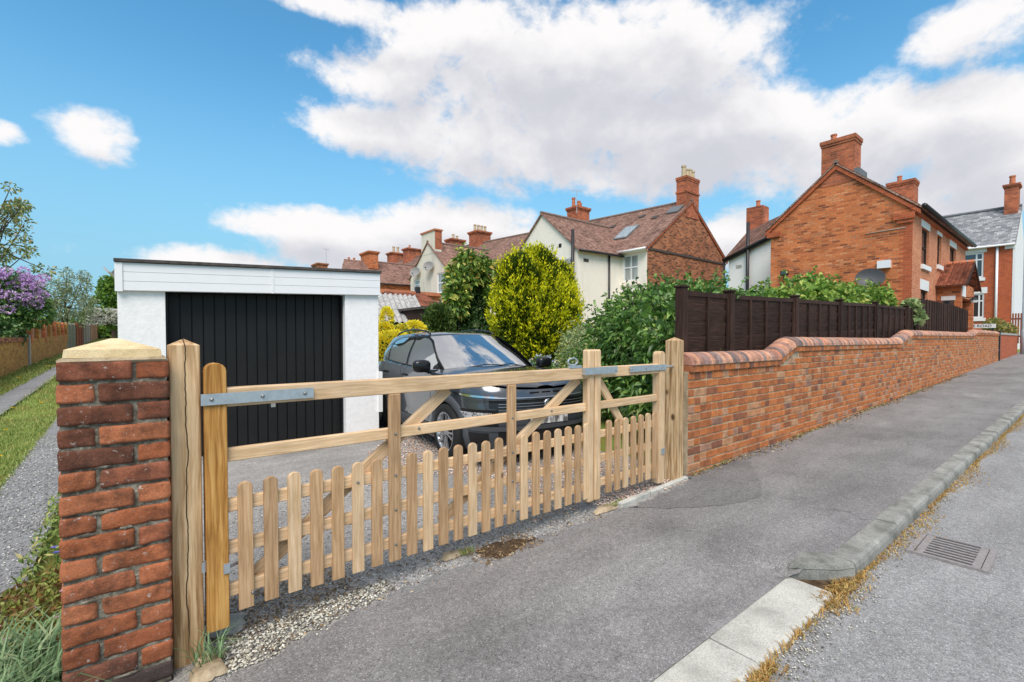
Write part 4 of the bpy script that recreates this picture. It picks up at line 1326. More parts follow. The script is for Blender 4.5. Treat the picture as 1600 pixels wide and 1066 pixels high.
m.grid([tail(v, t) for v in np.linspace(-1, 1, 25) for t in np.linspace(0, 1, 13)], 25, 13)
xr1, xf1 = rrx(1) + .05, wsx(1)
pts = []
for u in np.linspace(0, 1, 40):
    for v in np.linspace(-1, 1, 25):
        xfv = screen(v, 1).x; xrv = tail(v, 1).x
        x = xrv + (xfv - xrv) * u
        xs0 = min(x, .2)
        hw = cab_side(min(x, wsx(1) - .16), 1)
        z = roofz(xs0) - .045 + .045 * (1 - abs(v) ** 3) * 1.0
        if u == 1: z = screen(v, 1).z; hw = cab_side(wsx(1) - .16, 1)
        if u == 0: z = tail(v, 1).z
        pts.append((x, hw * v, z))
m.grid(pts, 40, 25)
me = m.me('cabin', 'car_paint', True, uv=False)
bm = bmesh.new(); bm.from_mesh(me); bmesh.ops.remove_doubles(bm, verts=bm.verts, dist=.006); bmesh.ops.recalc_face_normals(bm, faces=bm.faces); bm.to_mesh(me); bm.free()
me.polygons.foreach_set('use_smooth', np.ones(len(me.polygons), bool))
carpart('cabin', me, 'car_paint')
# windscreen
def patch(fn, u0, u1, t0, t1, off, n=(24, 14)):
    g_ = []
    e = 1e-3
    for u in np.linspace(u0, u1, n[0]):
        for t in np.linspace(t0, t1, n[1]):
            p_ = fn(u, t)
            a_ = fn(min(u + e, 1), t) - fn(max(u - e, -1), t); b_ = fn(u, min(t + e, 1)) - fn(u, max(t - e, 0))
            nv = a_.cross(b_)
            if nv.length > 0: nv.normalize()
            if nv.x * (1 if p_.x > -.5 else -1) < 0: nv = -nv
            g_.append(p_ + nv * off)
    return MB().grid(g_, *n)
ws = carpart('windscreen', patch(screen, -.93, .93, .05, .955, .006), 'car_glass')
carpart('screen_border', patch(screen, -.965, .965, .01, .975, .003), 'car_black', ws)
carpart('rear_window', patch(tail, -.85, .85, .1, .9, .006), 'car_glass')
for v0, v1 in ((-.55, .1), (.05, .62)):
    carpart('wiper', MB().tube([screen(v0, .06) + Vector((.03, 0, .02)), screen((v0 + v1) / 2, .09) + Vector((.025, 0, .025)), screen(v1, .055) + Vector((.03, 0, .025))], .007, 6), 'car_black', ws)
def sidefn(x, z, sgn, off):
    b0, b1 = belt(x) - .03, roofz(min(x, .2)) - .045
    t = max(-.1, min(1, (z - b0) / (b1 - b0)))
    return Vector((x, (cab_side(x, max(0, t)) + off) * sgn, z))
def body_y(x, z):
    i = int(np.argmin(np.abs(OUT[:, 0] - x) + (OUT[:, 1] < .3) * 9))
    return skin(i, z).y
def bodyfn(x, z, sgn, off): return Vector((x, (body_y(x, z) + off) * sgn, z))
def fillpoly(pts2, fn, sgn, off, name, mat, parent=None, cuts=3):
    "fill a side-view polygon, subdivide it and lay it on the side of the car"
    bm = bmesh.new()
    vs_ = [bm.verts.new((x_, 0, z_)) for x_, z_ in pts2]
    f_ = bm.faces.new(vs_)
    bmesh.ops.triangulate(bm, faces=bm.faces)
    if cuts: bmesh.ops.subdivide_edges(bm, edges=bm.edges, cuts=cuts, use_grid_fill=True)
    for v_ in bm.verts: v_.co = fn(v_.co.x, v_.co.z, sgn, off)
    bmesh.ops.recalc_face_normals(bm, faces=bm.faces)
    for f_ in bm.faces:
        if f_.normal.y * sgn < 0: f_.normal_flip()
        f_.smooth = True
    me = bpy.data.meshes.new(name); bm.to_mesh(me); bm.free()
    return carpart(name, me, mat, parent)
for sgn in (1, -1):
    g1_ = [(.78, 1.03), (.55, 1.03), (-.28, 1.06), (-.30, 1.46), (.02, 1.457), (.22, 1.39), (.5, 1.235)]
    g2_ = [(-.36, 1.063), (-1.22, 1.10), (-1.30, 1.32), (-1.18, 1.405), (-.9, 1.448), (-.37, 1.461)]
    g3_ = [(-1.30, 1.105), (-1.62, 1.16), (-1.60, 1.25), (-1.36, 1.345)]
    big = [(.88, 1.012), (-1.25, 1.08), (-1.72, 1.15), (-1.66, 1.27), (-1.25, 1.42), (-.9, 1.468), (-.3, 1.48), (.05, 1.477), (.26, 1.405), (.55, 1.235)]
    fillpoly(big, sidefn, sgn, .004, 'window_surround', 'car_black', cuts=5)
    fillpoly(g1_, sidefn, sgn, .009, 'side_window', 'car_glass', cuts=4)
    fillpoly(g2_, sidefn, sgn, .009, 'side_window', 'car_glass', cuts=4)
    fillpoly(g3_, sidefn, sgn, .009, 'quarter_window', 'car_glass', cuts=2)
    # lower cladding between the wheels, wheel-arch rings
    fillpoly([(.92, .20), (-.92, .20), (-.92, .40), (.92, .36)], bodyfn, sgn, .012, 'sill_cladding', 'car_cladding', cuts=6)
    for wx in WX:
        m = MB()
        pts = []
        for k in range(41):
            a = math.radians(-22) + (math.pi + math.radians(44)) * k / 40
            for r_, o_ in ((.352, -.03), (.356, .016), (.40, .022), (.452, .014), (.462, -.004)):
                x_, z_ = wx + r_ * math.cos(a), .335 + r_ * math.sin(a)
                z_ = max(z_, .175)
                p_ = bodyfn(x_, min(z_, .9), sgn, o_)
                pts.append(p_)
        m.grid(pts, 41, 5)
        carpart('wheel_arch', m, 'car_cladding')
        # inner arch
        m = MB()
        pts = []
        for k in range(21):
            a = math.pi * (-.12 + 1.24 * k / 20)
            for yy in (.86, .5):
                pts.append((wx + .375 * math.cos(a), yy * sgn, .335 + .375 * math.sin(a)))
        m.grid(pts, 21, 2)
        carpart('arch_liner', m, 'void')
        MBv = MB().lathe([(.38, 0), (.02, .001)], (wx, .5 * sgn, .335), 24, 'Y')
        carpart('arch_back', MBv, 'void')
        # wheel
        wh = bpy.data.objects.new('wheel', None); COL.objects.link(wh); wh.parent = CAR
        wh.location = (wx, .80 * sgn, .335)
        wh.rotation_euler = (0, random.uniform(0, 6), 0)
        ty = MB()
        prof = [(.225, -.10 * sgn), (.26, -.108 * sgn), (.315, -.105 * sgn), (.332, -.085 * sgn), (.335, 0), (.332, .085 * sgn), (.315, .105 * sgn), (.26, .108 * sgn), (.225, .10 * sgn)]
        ty.lathe(prof, (0, 0, 0), 40, 'Y')
        ty.f = ty.f[:-2]
        me = ty.me('tyre', 'tyre', True, uv=False)
        bm = bmesh.new(); bm.from_mesh(me); bmesh.ops.recalc_face_normals(bm, faces=bm.faces); bm.to_mesh(me); bm.free()
        carpart('tyre', me, 'tyre', wh)
        rm = MB()
        rm.lathe([(.228, .100 * sgn), (.236, .106 * sgn), (.228, .109 * sgn), (.214, .095 * sgn), (.206, .02 * sgn)], (0, 0, 0), 40, 'Y')
        rm.f = rm.f[:-2]
        carpart('rim_lip', rm, 'alloy', wh)
        carpart('rim_back', MB().lathe([(.215, .03 * sgn), (.02, .03 * sgn)], (0, 0, 0), 32, 'Y'), 'car_black', wh)
        for k in range(5):
            sp = MB()
            for dlt in (-.17, .17):
                a = 2 * math.pi * k / 5 + dlt
                a2_ = 2 * math.pi * k / 5 + dlt * .55
                p0 = Vector((.05 * math.cos(a2_), .088 * sgn, .05 * math.sin(a2_))); p1 = Vector((.219 * math.cos(a), .098 * sgn, .219 * math.sin(a)))
                ax = (p1 - p0) / 2
                pr = ax.normalized().cross(Vector((0, 1, 0))) * .011
                sp.obox((p0 + p1) / 2, ax, pr, (0, .011, 0))
            carpart('spoke', sp, 'alloy', wh, False)
        carpart('hub_cap', MB().lathe([(.055, .075 * sgn), (.05, .103 * sgn), (.02, .107 * sgn)], (0, 0, 0), 16, 'Y'), 'silver_trim', wh)
    # door shut lines, handles
    for pl in ([(.86, .99), (.84, .70), (.74, .42), (.70, .36)], [(-.33, 1.04), (-.34, .75), (-.32, .38)], [(-1.18, 1.07), (-1.20, .85), (-1.02, .62), (-.93, .5)]):
        m = MB()
        dense = []
        for i in range(len(pl) - 1):
            for t in np.linspace(0, 1, 8)[: (8 if i == len(pl) - 2 else 7)]:
                dense.append((pl[i][0] + (pl[i + 1][0] - pl[i][0]) * t, pl[i][1] + (pl[i + 1][1] - pl[i][1]) * t))
        m.tube([bodyfn(x_, z_, sgn, -.0005) for x_, z_ in dense], .003, 4)
        carpart('shut_line', m, 'car_black', body)
    for hx in (-.14, -1.0):
        c_ = bodyfn(hx, .93, sgn, 0)
        carpart('door_handle', MB().lathe([(.004, -.095), (.017, -.085), (.019, 0), (.017, .085), (.004, .095)], c_ + Vector((0, .022 * sgn, 0)), 10, 'X'), 'car_black')
    # mirror
    mc = Vector((.74, .965 * sgn, 1.085))
    mm = MB()
    rows_ = []
    for k in range(9):
        a = -math.pi / 2 + math.pi * k / 8
        for q in range(16):
            b = 2 * math.pi * q / 16
            sx_ = math.copysign(abs(math.cos(b)) ** .6, math.cos(b)); sz_ = math.copysign(abs(math.sin(b)) ** .6, math.sin(b))
            rr = abs(math.cos(a)) ** .55
            rows_.append(mc + Vector((.075 * sx_ * rr, .115 * math.copysign(abs(math.sin(a)) ** .7, math.sin(a)), .082 * sz_ * rr)))
    mm.v = [tuple(v_) for v_ in rows_]
    for k in range(8):
        for q in range(16):
            mm.f.append((k * 16 + q, k * 16 + (q + 1) % 16, (k + 1) * 16 + (q + 1) % 16, (k + 1) * 16 + q))
    mir = carpart('door_mirror', mm, 'car_black')
    carpart('mirror_arm', MB().tube([(.77, .75 * sgn, 1.01), (.75, .87 * sgn, 1.01), (.74, .93 * sgn, 1.04)], .026, 8), 'car_black', mir)
    # roof rails
    rl = []
    for k in range(14):
        x = -1.45 + 1.45 * k / 13
        zz = roofz(x) - .02 + .045 * max(0, math.sin(math.pi * k / 13)) ** .5
        rl.append((x, (cab_side(x, 1) - .035) * sgn, zz))
    carpart('roof_rail', MB().tube(rl, .014, 8), 'car_black')
# front: everything laid on the skin by outline index and height
def front_patch(name, i0, i1, z0, z1, off, mat, parent=None, both=False, zf=None):
    m = MB()
    idx = np.linspace(i0, i1, 26)
    for sgn in ((1, -1) if both is True else (both,) if both else (1,)):
        g_ = []
        for ii in idx:
            a_ = int(math.floor(abs(ii))); b_ = min(a_ + 1, 149); fr = abs(ii) - a_
            lo_, hi_ = (zf(abs(ii)) if zf else (z0, z1))
            for z in np.linspace(lo_, hi_, 8):
                p_ = skin(a_, z, off) * (1 - fr) + skin(b_, z, off) * fr
                g_.append((p_.x, p_.y * sgn * (1 if ii >= 0 else -1), p_.z))
        m.grid(g_, 26, 8)
    me = m.me(name, mat, True, uv=False)
    bm = bmesh.new(); bm.from_mesh(me); bmesh.ops.recalc_face_normals(bm, faces=bm.faces); bm.to_mesh(me); bm.free()
    return carpart(name, me, mat, parent)
fy = lambda y: int(np.argmin(np.abs(OUT[:75, 1] - y)))
i70, i50, i82, i60, i30 = fy(.70), fy(.50), fy(.85), fy(.60), fy(.30)
front_patch('light_bar', -i82, i82, .685, .70, .010, 'silver_trim', zf=lambda i: (.772 + .02 * (i / i82) ** 2, .782 + .02 * (i / i82) ** 2))
front_patch('grille', -i70, i70, .60, .67, .006, 'car_black', zf=lambda i: (.625 + .05 * (i / i70) ** 2, .755))
for k in range(3): front_patch('grille_bar', -i60, i60, .60, .67, .012, 'silver_trim', zf=lambda i: (.655 + k * .03, .659 + k * .03))
for sg_ in (1, -1):
    front_patch('running_light', i60, i82 + 6, .66, .70, .012, 'chrome', both=sg_, zf=lambda i: (.778 + .03 * (i - i60) / 16, .796 + .034 * (i - i60) / 16))
    front_patch('headlamp_housing', i60, i82 + 5, .44, .60, .006, 'car_black', both=sg_, zf=lambda i: (.45 + .03 * (i - i60) / 12, .655))
    front_patch('headlamp', i60 + 2, i82 + 4, .475, .575, .013, 'headlamp', both=sg_, zf=lambda i: (.525 + .02 * (i - i60 - 2) / 12, .625))
front_patch('lower_intake', -i60, i60, .27, .40, .005, 'car_black', zf=lambda i: (.285, .415))
front_patch('skid_plate', -i60, i60, .20, .255, .014, 'silver_trim', zf=lambda i: (.205, .262))
front_patch('bumper_lip', -i82, i82, .40, .46, .016, 'car_cladding', zf=lambda i: (.425, .475))
for sg_ in (1, -1): front_patch('air_curtain', i70, i82 + 3, .28, .38, .008, 'car_black', both=sg_, zf=lambda i: (.27, .40))
xp = skin(0, .55).x + .02
pl_ = carpart('number_plate', MB().box((xp - .006, -.26, .485), (xp, .26, .597)), 'number_plate', None, False)
for yy in (-.16, 0, .16):
    carpart('bonnet_slot', MB().box((skin(0, .83).x - .004, yy - .06, .822), (skin(0, .83).x + .006, yy + .06, .836)), 'car_black', body, False)
carpart('badge', MB().lathe([(.055, 0), (.055, .006), (.045, .009)], (skin(0, .70).x + .006, 0, .70), 20, 'X'), 'chrome')
for sgn in (1, -1):
    carpart('tail_light', MB().grid([bodyfn(x_, z_, sgn, .008) for x_ in np.linspace(-1.98, -1.62, 8) for z_ in (.84, .94)], 8, 2), 'red_lens')
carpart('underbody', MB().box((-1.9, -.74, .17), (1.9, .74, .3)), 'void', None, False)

# ------------------------------------------------------------------ houses
def wall_face(m, o_, u, wdt, z0, z1, holes=(), depth=.12, inward=None):
    "rectangular wall with rectangular openings (u0,u1,z0,z1) and their reveals"
    o_, u = Vector(o_), Vector(u)
    us = sorted({0., wdt, *[h[0] for h in holes], *[h[1] for h in holes]})
    zz = sorted({z0, z1, *[h[2] for h in holes], *[h[3] for h in holes]})
    n = inward
    P_ = lambda a, z, d_=0: Vector((o_.x, o_.y, 0)) + u * a + Vector((0, 0, z)) + n * d_
    out = -n
    def quad(a, b, c, d_, want):
        nn_ = (b - a).cross(c - a)
        m.add([a, b, c, d_] if nn_.dot(want) > 0 else [d_, c, b, a], [(0, 1, 2, 3)])
    for i in range(len(us) - 1):
        for j in range(len(zz) - 1):
            ca, cz = (us[i] + us[i + 1]) / 2, (zz[j] + zz[j + 1]) / 2
            if any(h[0] < ca < h[1] and h[2] < cz < h[3] for h in holes): continue
            quad(P_(us[i], zz[j]), P_(us[i + 1], zz[j]), P_(us[i + 1], zz[j + 1]), P_(us[i], zz[j + 1]), out)
    for (a, b, c, d_) in [h[:4] for h in holes]:
        quad(P_(a, c), P_(a, d_), P_(a, d_, depth), P_(a, c, depth), u)
        quad(P_(b, c), P_(b, d_), P_(b, d_, depth), P_(b, c, depth), -u)
        quad(P_(a, c), P_(b, c), P_(b, c, depth), P_(a, c, depth), Vector((0, 0, 1)))
        quad(P_(a, d_), P_(b, d_), P_(b, d_, depth), P_(a, d_, depth), Vector((0, 0, -1)))
def window(parent, o_, u, inward, h, depth=.1, frame='white_plastic', pane='window_glass', bars=((), (.5,)), sill=None, lintel=None, fw=.06, trim='white_paint'):
    o_, u = Vector((o_[0], o_[1], 0)), Vector(u)
    a, b, c, d_ = h
    def bx(m, u0, u1, z0, z1, d0, d1):
        q = o_ + u * ((u0 + u1) / 2) + Vector((0, 0, (z0 + z1) / 2)) + inward * ((d0 + d1) / 2)
        m.obox(q, u * ((u1 - u0) / 2), inward * ((d1 - d0) / 2), Vector((0, 0, (z1 - z0) / 2)))
    m = MB()
    bx(m, a, a + fw, c, d_, depth - .05, depth); bx(m, b - fw, b, c, d_, depth - .05, depth)
    bx(m, a + fw, b - fw, c, c + fw, depth - .05, depth); bx(m, a + fw, b - fw, d_ - fw, d_, depth - .05, depth)
    for v in bars[0]:
        x_ = a + (b - a) * v; bx(m, x_ - fw * .4, x_ + fw * .4, c + fw, d_ - fw, depth - .045, depth - .002)
    for v in bars[1]:
        z_ = c + (d_ - c) * v; bx(m, a + fw, b - fw, z_ - fw * .45, z_ + fw * .45, depth - .048, depth - .004)
    w_ = m.build('window', frame, parent)
    m = MB(); bx(m, a + .01, b - .01, c + .01, d_ - .01, depth - .02, depth + .03); m.build('pane', pane, w_)
    if sill:
        m = MB(); bx(m, a - .09, b + .09, c - sill, c - .002, -.07, depth * .9); m.build('sill', trim, w_)
    if lintel:
        m = MB(); bx(m, a - .14, b + .14, d_ + .002, d_ + lintel, -.012, depth * .9); m.build('lintel', trim, w_)
    return w_
def tiled(name, quad, mat, parent, course=.105, lift=.014, thick=.05):
    "roof slope as stepped courses; quad = eave left, eave right, ridge right, ridge left"
    e0, e1, r1, r0 = map(Vector, quad)
    nrm = (e1 - e0).cross(r0 - e0).normalized()
    if nrm.z < 0: nrm = -nrm
    ln = (((r0 + r1) - (e0 + e1)) / 2).length
    n = max(1, int(ln / course))
    m = MB()
    for k in range(n):
        t0, t1 = k / n, (k + 1) / n
        a, b = e0.lerp(r0, t0), e1.lerp(r1, t0); c, d_ = e1.lerp(r1, t1), e0.lerp(r0, t1)
        up = nrm * lift
        vs_ = [a + up, b + up, c, d_, a, b]
        f_ = [(0, 1, 2, 3), (4, 5, 1, 0)]
        q = (vs_[1] - vs_[0]).cross(vs_[2] - vs_[1])
        if q.dot(nrm) < 0: f_ = [x[::-1] for x in f_]
        m.add(vs_, f_)
    # underside
    vs_ = [e0 - nrm * thick, e1 - nrm * thick, r1 - nrm * thick, r0 - nrm * thick]
    f_ = [(3, 2, 1, 0)] if (vs_[1] - vs_[0]).cross(vs_[2] - vs_[1]).dot(nrm) > 0 else [(0, 1, 2, 3)]
    m.add(vs_, f_)
    for a, b in ((e0, e1), (e1, r1), (r0, e0)):
        m.add([a, b, b - nrm * thick, a - nrm * thick], [(0, 1, 2, 3)])
    return m.build(name, mat, parent)
def ridge(parent, a, b, mat='ridge_tile', r_=.09, step=.3):
    a, b = Vector(a), Vector(b)
    n = int((b - a).length / step)
    dv = (b - a) / n
    m = MB()
    for k in range(n):
        p0, p1 = a + dv * k, a + dv * (k + .98)
        m.tube([p0, p1], [r_, r_ * 1.04], 8)
    return m.build('ridge_tiles', mat, parent, uv=False)
def chimney(parent, x0, x1, y0, y1, z0, z1, pots, mat='chimney_brick', pot='terracotta', ph=.45, cap=.06, pr=.11):
    c = MB().box((x0, y0, z0), (x1, y1, z1 - .22)).build('chimney', mat, parent)
    MB().box((x0 - cap * .5, y0 - cap * .5, z1 - .22), (x1 + cap * .5, y1 + cap * .5, z1 - .13)).box((x0 - cap, y0 - cap, z1 - .13), (x1 + cap, y1 + cap, z1)).build('corbel', mat, c)
    for (px_, py_, hh) in pots:
        MB().lathe([(pr, 0), (pr * .95, .06), (pr * .82, hh * .8), (pr * 1.0, hh * .86), (pr * 1.0, hh), (pr * .7, hh)], (px_, py_, z1 - .005), 12).build('pot', pot, c, smooth=False)
    return c
def pipe(name, parent, pts, r_=.045, mat='black_plastic'): return MB().tube(pts, r_, 8).build(name, mat, parent, smooth=True, uv=False)
Zv = Vector((0, 0, 1))

# --- orange brick house on the street
H1 = empty('brick_house', (25, 5.9, .5), 'orange brick house with large windowless gable end and white window lintels', 'house')
x0, x1, y0, y1, ez = 20.0, 30.4, 3.72, 8.12, 5.92
ry, rz = 5.90, 7.78
g0 = .3
m = MB()
m.add([(x0, y0 + .0, g0), (x0, y0, ez), (x0, ry, rz), (x0, y1, ez + .05), (x0, y1, g0)], [(0, 1, 2, 3, 4)])
m.build('gable_wall', 'brick_orange', H1)
MB().add([(x1, y0, g0), (x1, y0, ez), (x1, ry, rz), (x1, y1, ez), (x1, y1, g0)], [(4, 3, 2, 1, 0)]).add([(x0, y1, g0), (x0, y1, ez), (x1, y1, ez), (x1, y1, g0)], [(0, 1, 2, 3)]).build('back_wall', 'brick_orange', H1)
wins = [(1.35, 2.5, 4.05, 5.35, 'w'), (4.0, 4.75, 4.30, 5.45, 'w'), (6.55, 7.9, 4.05, 5.35, 'w'), (1.35, 2.45, 1.75, 3.18, 'w'), (7.6, 8.9, 1.75, 3.2, 'w')]
holes = [h[:4] for h in wins]
m = MB()
wall_face(m, (x0, y0, 0), (1, 0, 0), x1 - x0, g0, ez, holes, .14, Vector((0, 1, 0)))
m.build('front_wall', 'brick_pink', H1)
for h in holes:
    window(H1, (x0, y0), (1, 0, 0), Vector((0, 1, 0)), h, .12, 'fence_brown', 'window_glass', bars=((), (.5,)), sill=.16, lintel=.36, fw=.07)
# corner quoin and string courses
m = MB()
for k in range(60):
    z = 1.0 + k * .0775
    ln = .225 if k % 2 else .34
    m.box((x0 - .004, y0 - .004, z), (x0 + .001, y0 + ln, z + .07))
m.build('quoin_bricks', 'brick_red', H1)
MB().box((x0 - .05, y0 - .10, ez - .32), (x1, y0 - .001, ez - .24)).box((x0 - .05, y0 - .06, ez - .24), (x1, y0 - .001, ez - .14)).box((x0 - .05, y0 - .14, ez - .14), (x1, y0 - .001, ez - .05)).build('eaves_course', 'brick_red', H1)
sl1 = (rz - ez) / (ry - y0)
ev = lambda y: ez + (y - y0) * sl1
sl2 = (rz - ez - .05) / (y1 - ry)
tiled('roof', [(x0 - .10, y0 - .25, ez - .17), (x1 + .1, y0 - .25, ez - .17), (x1 + .1, ry, rz + .06), (x0 - .10, ry, rz + .06)], 'roof_tile', H1)
tiled('roof', [(x1 + .1, y1 + .22, ez - .12), (x0 - .10, y1 + .22, ez - .12), (x0 - .10, ry, rz + .06), (x1 + .1, ry, rz + .06)], 'roof_tile', H1)
ridge(H1, (x0 - .1, ry, rz + .07), (x1 + .1, ry, rz + .07))
# corbelled verge
for yy0, zz0, yy1, zz1 in ((y0 - .2, ez - .26, ry, rz - .02), (y1 + .2, ez - .2, ry, rz - .02)):
    MB().prism([(x0 - .07, yy0, zz0), (x0 - .07, yy1, zz1), (x0 - .07, yy1, zz1 - .16), (x0 - .07, yy0, zz0 - .13)], (.09, 0, 0)).build('verge_course', 'brick_red', H1)
MB().box((x0 - .10, y0 - .06, ez - .50), (x0 + .01, y0 + .5, ez - .30)).box((x0 - .06, y0 - .03, ez - .62), (x0 + .01, y0 + .4, ez - .50)).build('kneeler', 'brick_red', H1)
MB().box((x0 - .10, y1 - .35, ez - .42), (x0 + .01, y1 + .12, ez - .22)).build('kneeler', 'brick_red', H1)
m = MB()
m.tube([(x0 - .1, y0 - .30, ez - .16), (x1 + .15, y0 - .30, ez - .13)], .075, 8)
m.build('gutter', 'black_plastic', H1, smooth=True, uv=False)
MB().prism([(x0, y0 - .24, ez - .14), (x0, y0 - .02, ez + .0), (x0, y0 - .02, ez - .16)], (x1 - x0, 0, 0)).build('soffit', 'black_plastic', H1)
chimney(H1, x0 - .012, x0 + .75, 5.36, 6.38, 7.05, 8.72, [(x0 + .35, 6.1, .30)], cap=.05)
MB().box((x0 - .02, 5.2, 7.1), (x0 + .9, 5.36, 7.5)).build('flashing', 'lead', H1)
chimney(H1, x1 - .95, x1 - .1, 5.45, 6.50, 7.4, 9.22, [(x1 - .5, 6.1, .36)], cap=.05)
pipe('cable', H1, [(x0 - .015, 3.9, 5.15), (x0 - .015, 5.0, 5.12)], .012, 'grey_stone')
lm = MB().box((x0 - .16, 4.26, 3.86), (x0 - .002, 4.62, 4.12)).build('wall_box', 'white_plastic', H1)
pl = empty('flood_light', (x0 - .1, 7.55, 3.9), 'small black flood light on the orange gable wall', 'lamp')
MB().box((x0 - .20, 7.42, 3.93), (x0 - .08, 7.68, 4.12)).build('housing', 'black_plastic', pl)
MB().box((x0 - .207, 7.45, 3.96), (x0 - .201, 7.65, 4.09)).build('lens', 'window_glass', pl)
MB().box((x0 - .12, 7.5, 3.78), (x0 - .001, 7.6, 3.92)).build('bracket', 'black_plastic', pl)
# porch
PO = (24.0, 27.0)
PF = 3.02
MB().box((PO[0], PF, .3), (PO[0] + .22, 3.71, 3.55)).build('porch_wall', 'brick_orange', H1)
MB().box((PO[1] - .22, PF, .3), (PO[1], 3.71, 3.55)).build('porch_wall', 'brick_orange', H1)
MB().box((PO[0] + .22, PF, 3.0), (PO[1] - .22, PF + .2, 3.55)).build('porch_arch', 'brick_orange', H1)
MB().box((PO[0] + .05, PF - .03, 3.05), (PO[0] + .75, PF - .001, 3.45)).build('porch_lintel', 'white_paint', H1)
MB().box((PO[0] - .015, 3.18, 2.92), (PO[0] - .001, 3.58, 3.08)).build('porch_window_lintel', 'white_paint', H1)
MB().box((PO[0] - .008, 3.22, 2.2), (PO[0] - .001, 3.54, 2.92)).build('porch_window', 'window_glass', H1)
MB().box((PO[0] + .22, 3.4, .5), (PO[1] - .22, 3.6, 3.0)).build('porch_door', 'fence_brown', H1)
pcx = (PO[0] + PO[1]) / 2
tiled('porch_roof', [(PO[0] - .28, 3.71, 3.46), (PO[0] - .28, 2.86, 3.46), (pcx, 2.86, 4.42), (pcx, 3.71, 4.42)], 'porch_tile', H1, .11, .03)
tiled('porch_roof', [(PO[1] + .28, 2.86, 3.46), (PO[1] + .28, 3.71, 3.46), (pcx, 3.71, 4.42), (pcx, 2.86, 4.42)], 'porch_tile', H1, .11, .03)
for k in range(4): MB().tube([(pcx, 2.86 + k * .21, 4.46), (pcx, 2.86 + k * .21 + .17, 4.46)], .09, 8).build('ridge_tile', 'terracotta', H1, uv=False)
for s_, a_ in ((-1, PO[0] - .28), (1, PO[1] + .28)):
    MB().prism([(a_, 2.83, 3.36), (pcx, 2.83, 4.36), (pcx, 2.83, 4.46), (a_, 2.83, 3.48)], (0, .029, 0)).build('barge_board', 'fence_brown', H1)
ln_ = empty('porch_lantern', (PO[0] + 1.0, 2.8, 2.85), 'small black lantern hanging at the porch front', 'lamp')
MB().lathe([(.02, .2), (.13, .12), (.13, .1)], (PO[0] + 1.0, 2.80, 2.85), 8).build('hood', 'black_plastic', ln_)
MB().lathe([(.09, 0), (.11, .1)], (PO[0] + 1.0, 2.80, 2.85), 8).build('globe', 'lantern_glass', ln_)
MB().box((PO[0] + .985, 2.80, 3.04), (PO[0] + 1.015, 3.02, 3.07)).build('arm', 'black_plastic', ln_)

def dish(label, c, nrm, r_, mat):
    "satellite dish: shallow oval bowl, arm, receiver and wall bracket"
    d_ = empty('satellite_dish', c, label, 'satellite dish', 'satellite dishes on house walls')
    c, nrm = Vector(c), Vector(nrm).normalized()
    u = nrm.cross(Zv).normalized(); v = u.cross(nrm)
    m = MB()
    vs_ = []; n = 20
    for ring in range(6):
        q = ring / 5
        for k in range(n):
            a = 2 * math.pi * k / n
            vs_.append(c + u * (math.cos(a) * r_ * q) + v * (math.sin(a) * r_ * .82 * q) + nrm * (.22 * r_ * q * q))
    f_ = [(i * n + k, i * n + (k + 1) % n, (i + 1) * n + (k + 1) % n, (i + 1) * n + k) for i in range(5) for k in range(n)]
    m.add(vs_, f_)
    m.build('bowl', mat, d_, smooth=True, uv=False)
    tip = c + nrm * r_ * .95 - v * r_ * .55
    MB().tube([c - v * r_ * .8 + nrm * .1 * r_, tip], .014, 6).build('arm', 'dark_dish', d_)
    MB().tube([tip, tip - nrm * .1 + v * .04], .035, 8).build('receiver', 'dark_dish', d_)
    MB().tube([c, c - nrm * .12, c - nrm * .12 - v * .12, c - nrm * .32 - v * .12], .022, 6).build('bracket', 'dark_dish', d_)
dish('large dark grey satellite dish on the orange gable wall above the hedge', (19.72, 4.78, 3.52), (-1., -.35, .32), .42, 'dark_dish')

# --- white rear part of the orange house
H2 = empty('rear_extension', (24, 9.5, .5), 'white rendered rear wing with sloping tiled roof behind the orange house', 'house')
pa, pb = (22.0, 8.14, 6.20), (22.0, 10.8, 5.20)
MB().prism([(22.0, 8.14, .4), (22.0, 10.8, .4), pb, pa], (4, 0, 0)).build('wall', 'house_white', H2)
tiled('roof', [(21.8, 10.95, 5.22), (21.8, 8.14, 6.28), (24.5, 8.14, 7.85), (24.5, 11.0, 7.0)], 'roof_tile', H2)
MB().prism([(21.84, 8.14, 6.10), (21.84, 11.0, 5.05), (21.84, 11.0, 5.17), (21.84, 8.14, 6.23)], (.1, 0, 0)).build('eaves_board', 'black_plastic', H2)
pipe('gutter', H2, [(21.78, 8.14, 6.24), (21.78, 11.0, 5.18)], .06)
pipe('soil_pipe', H2, [(21.85, 9.86, .6), (21.85, 9.86, 6.75)], .075)
pipe('down_pipe', H2, [(21.85, 10.95, .6), (21.85, 10.95, 5.1)], .05)
chimney(H2, 24.4, 25.1, 10.3, 11.1, 6.4, 8.1, [(24.7, 10.65, .34)], cap=.0)
MB().prism([(24.5, 8.14, .4), (24.5, 11.0, .4), (24.5, 11.0, 6.95), (24.5, 8.14, 7.8)], (1.5, 0, 0)).build('rear_wall', 'house_white', H2)
MB().box((21.985, 10.2, 4.75), (22.0, 10.45, 4.9)).build('air_brick', 'grey_stone', H2)

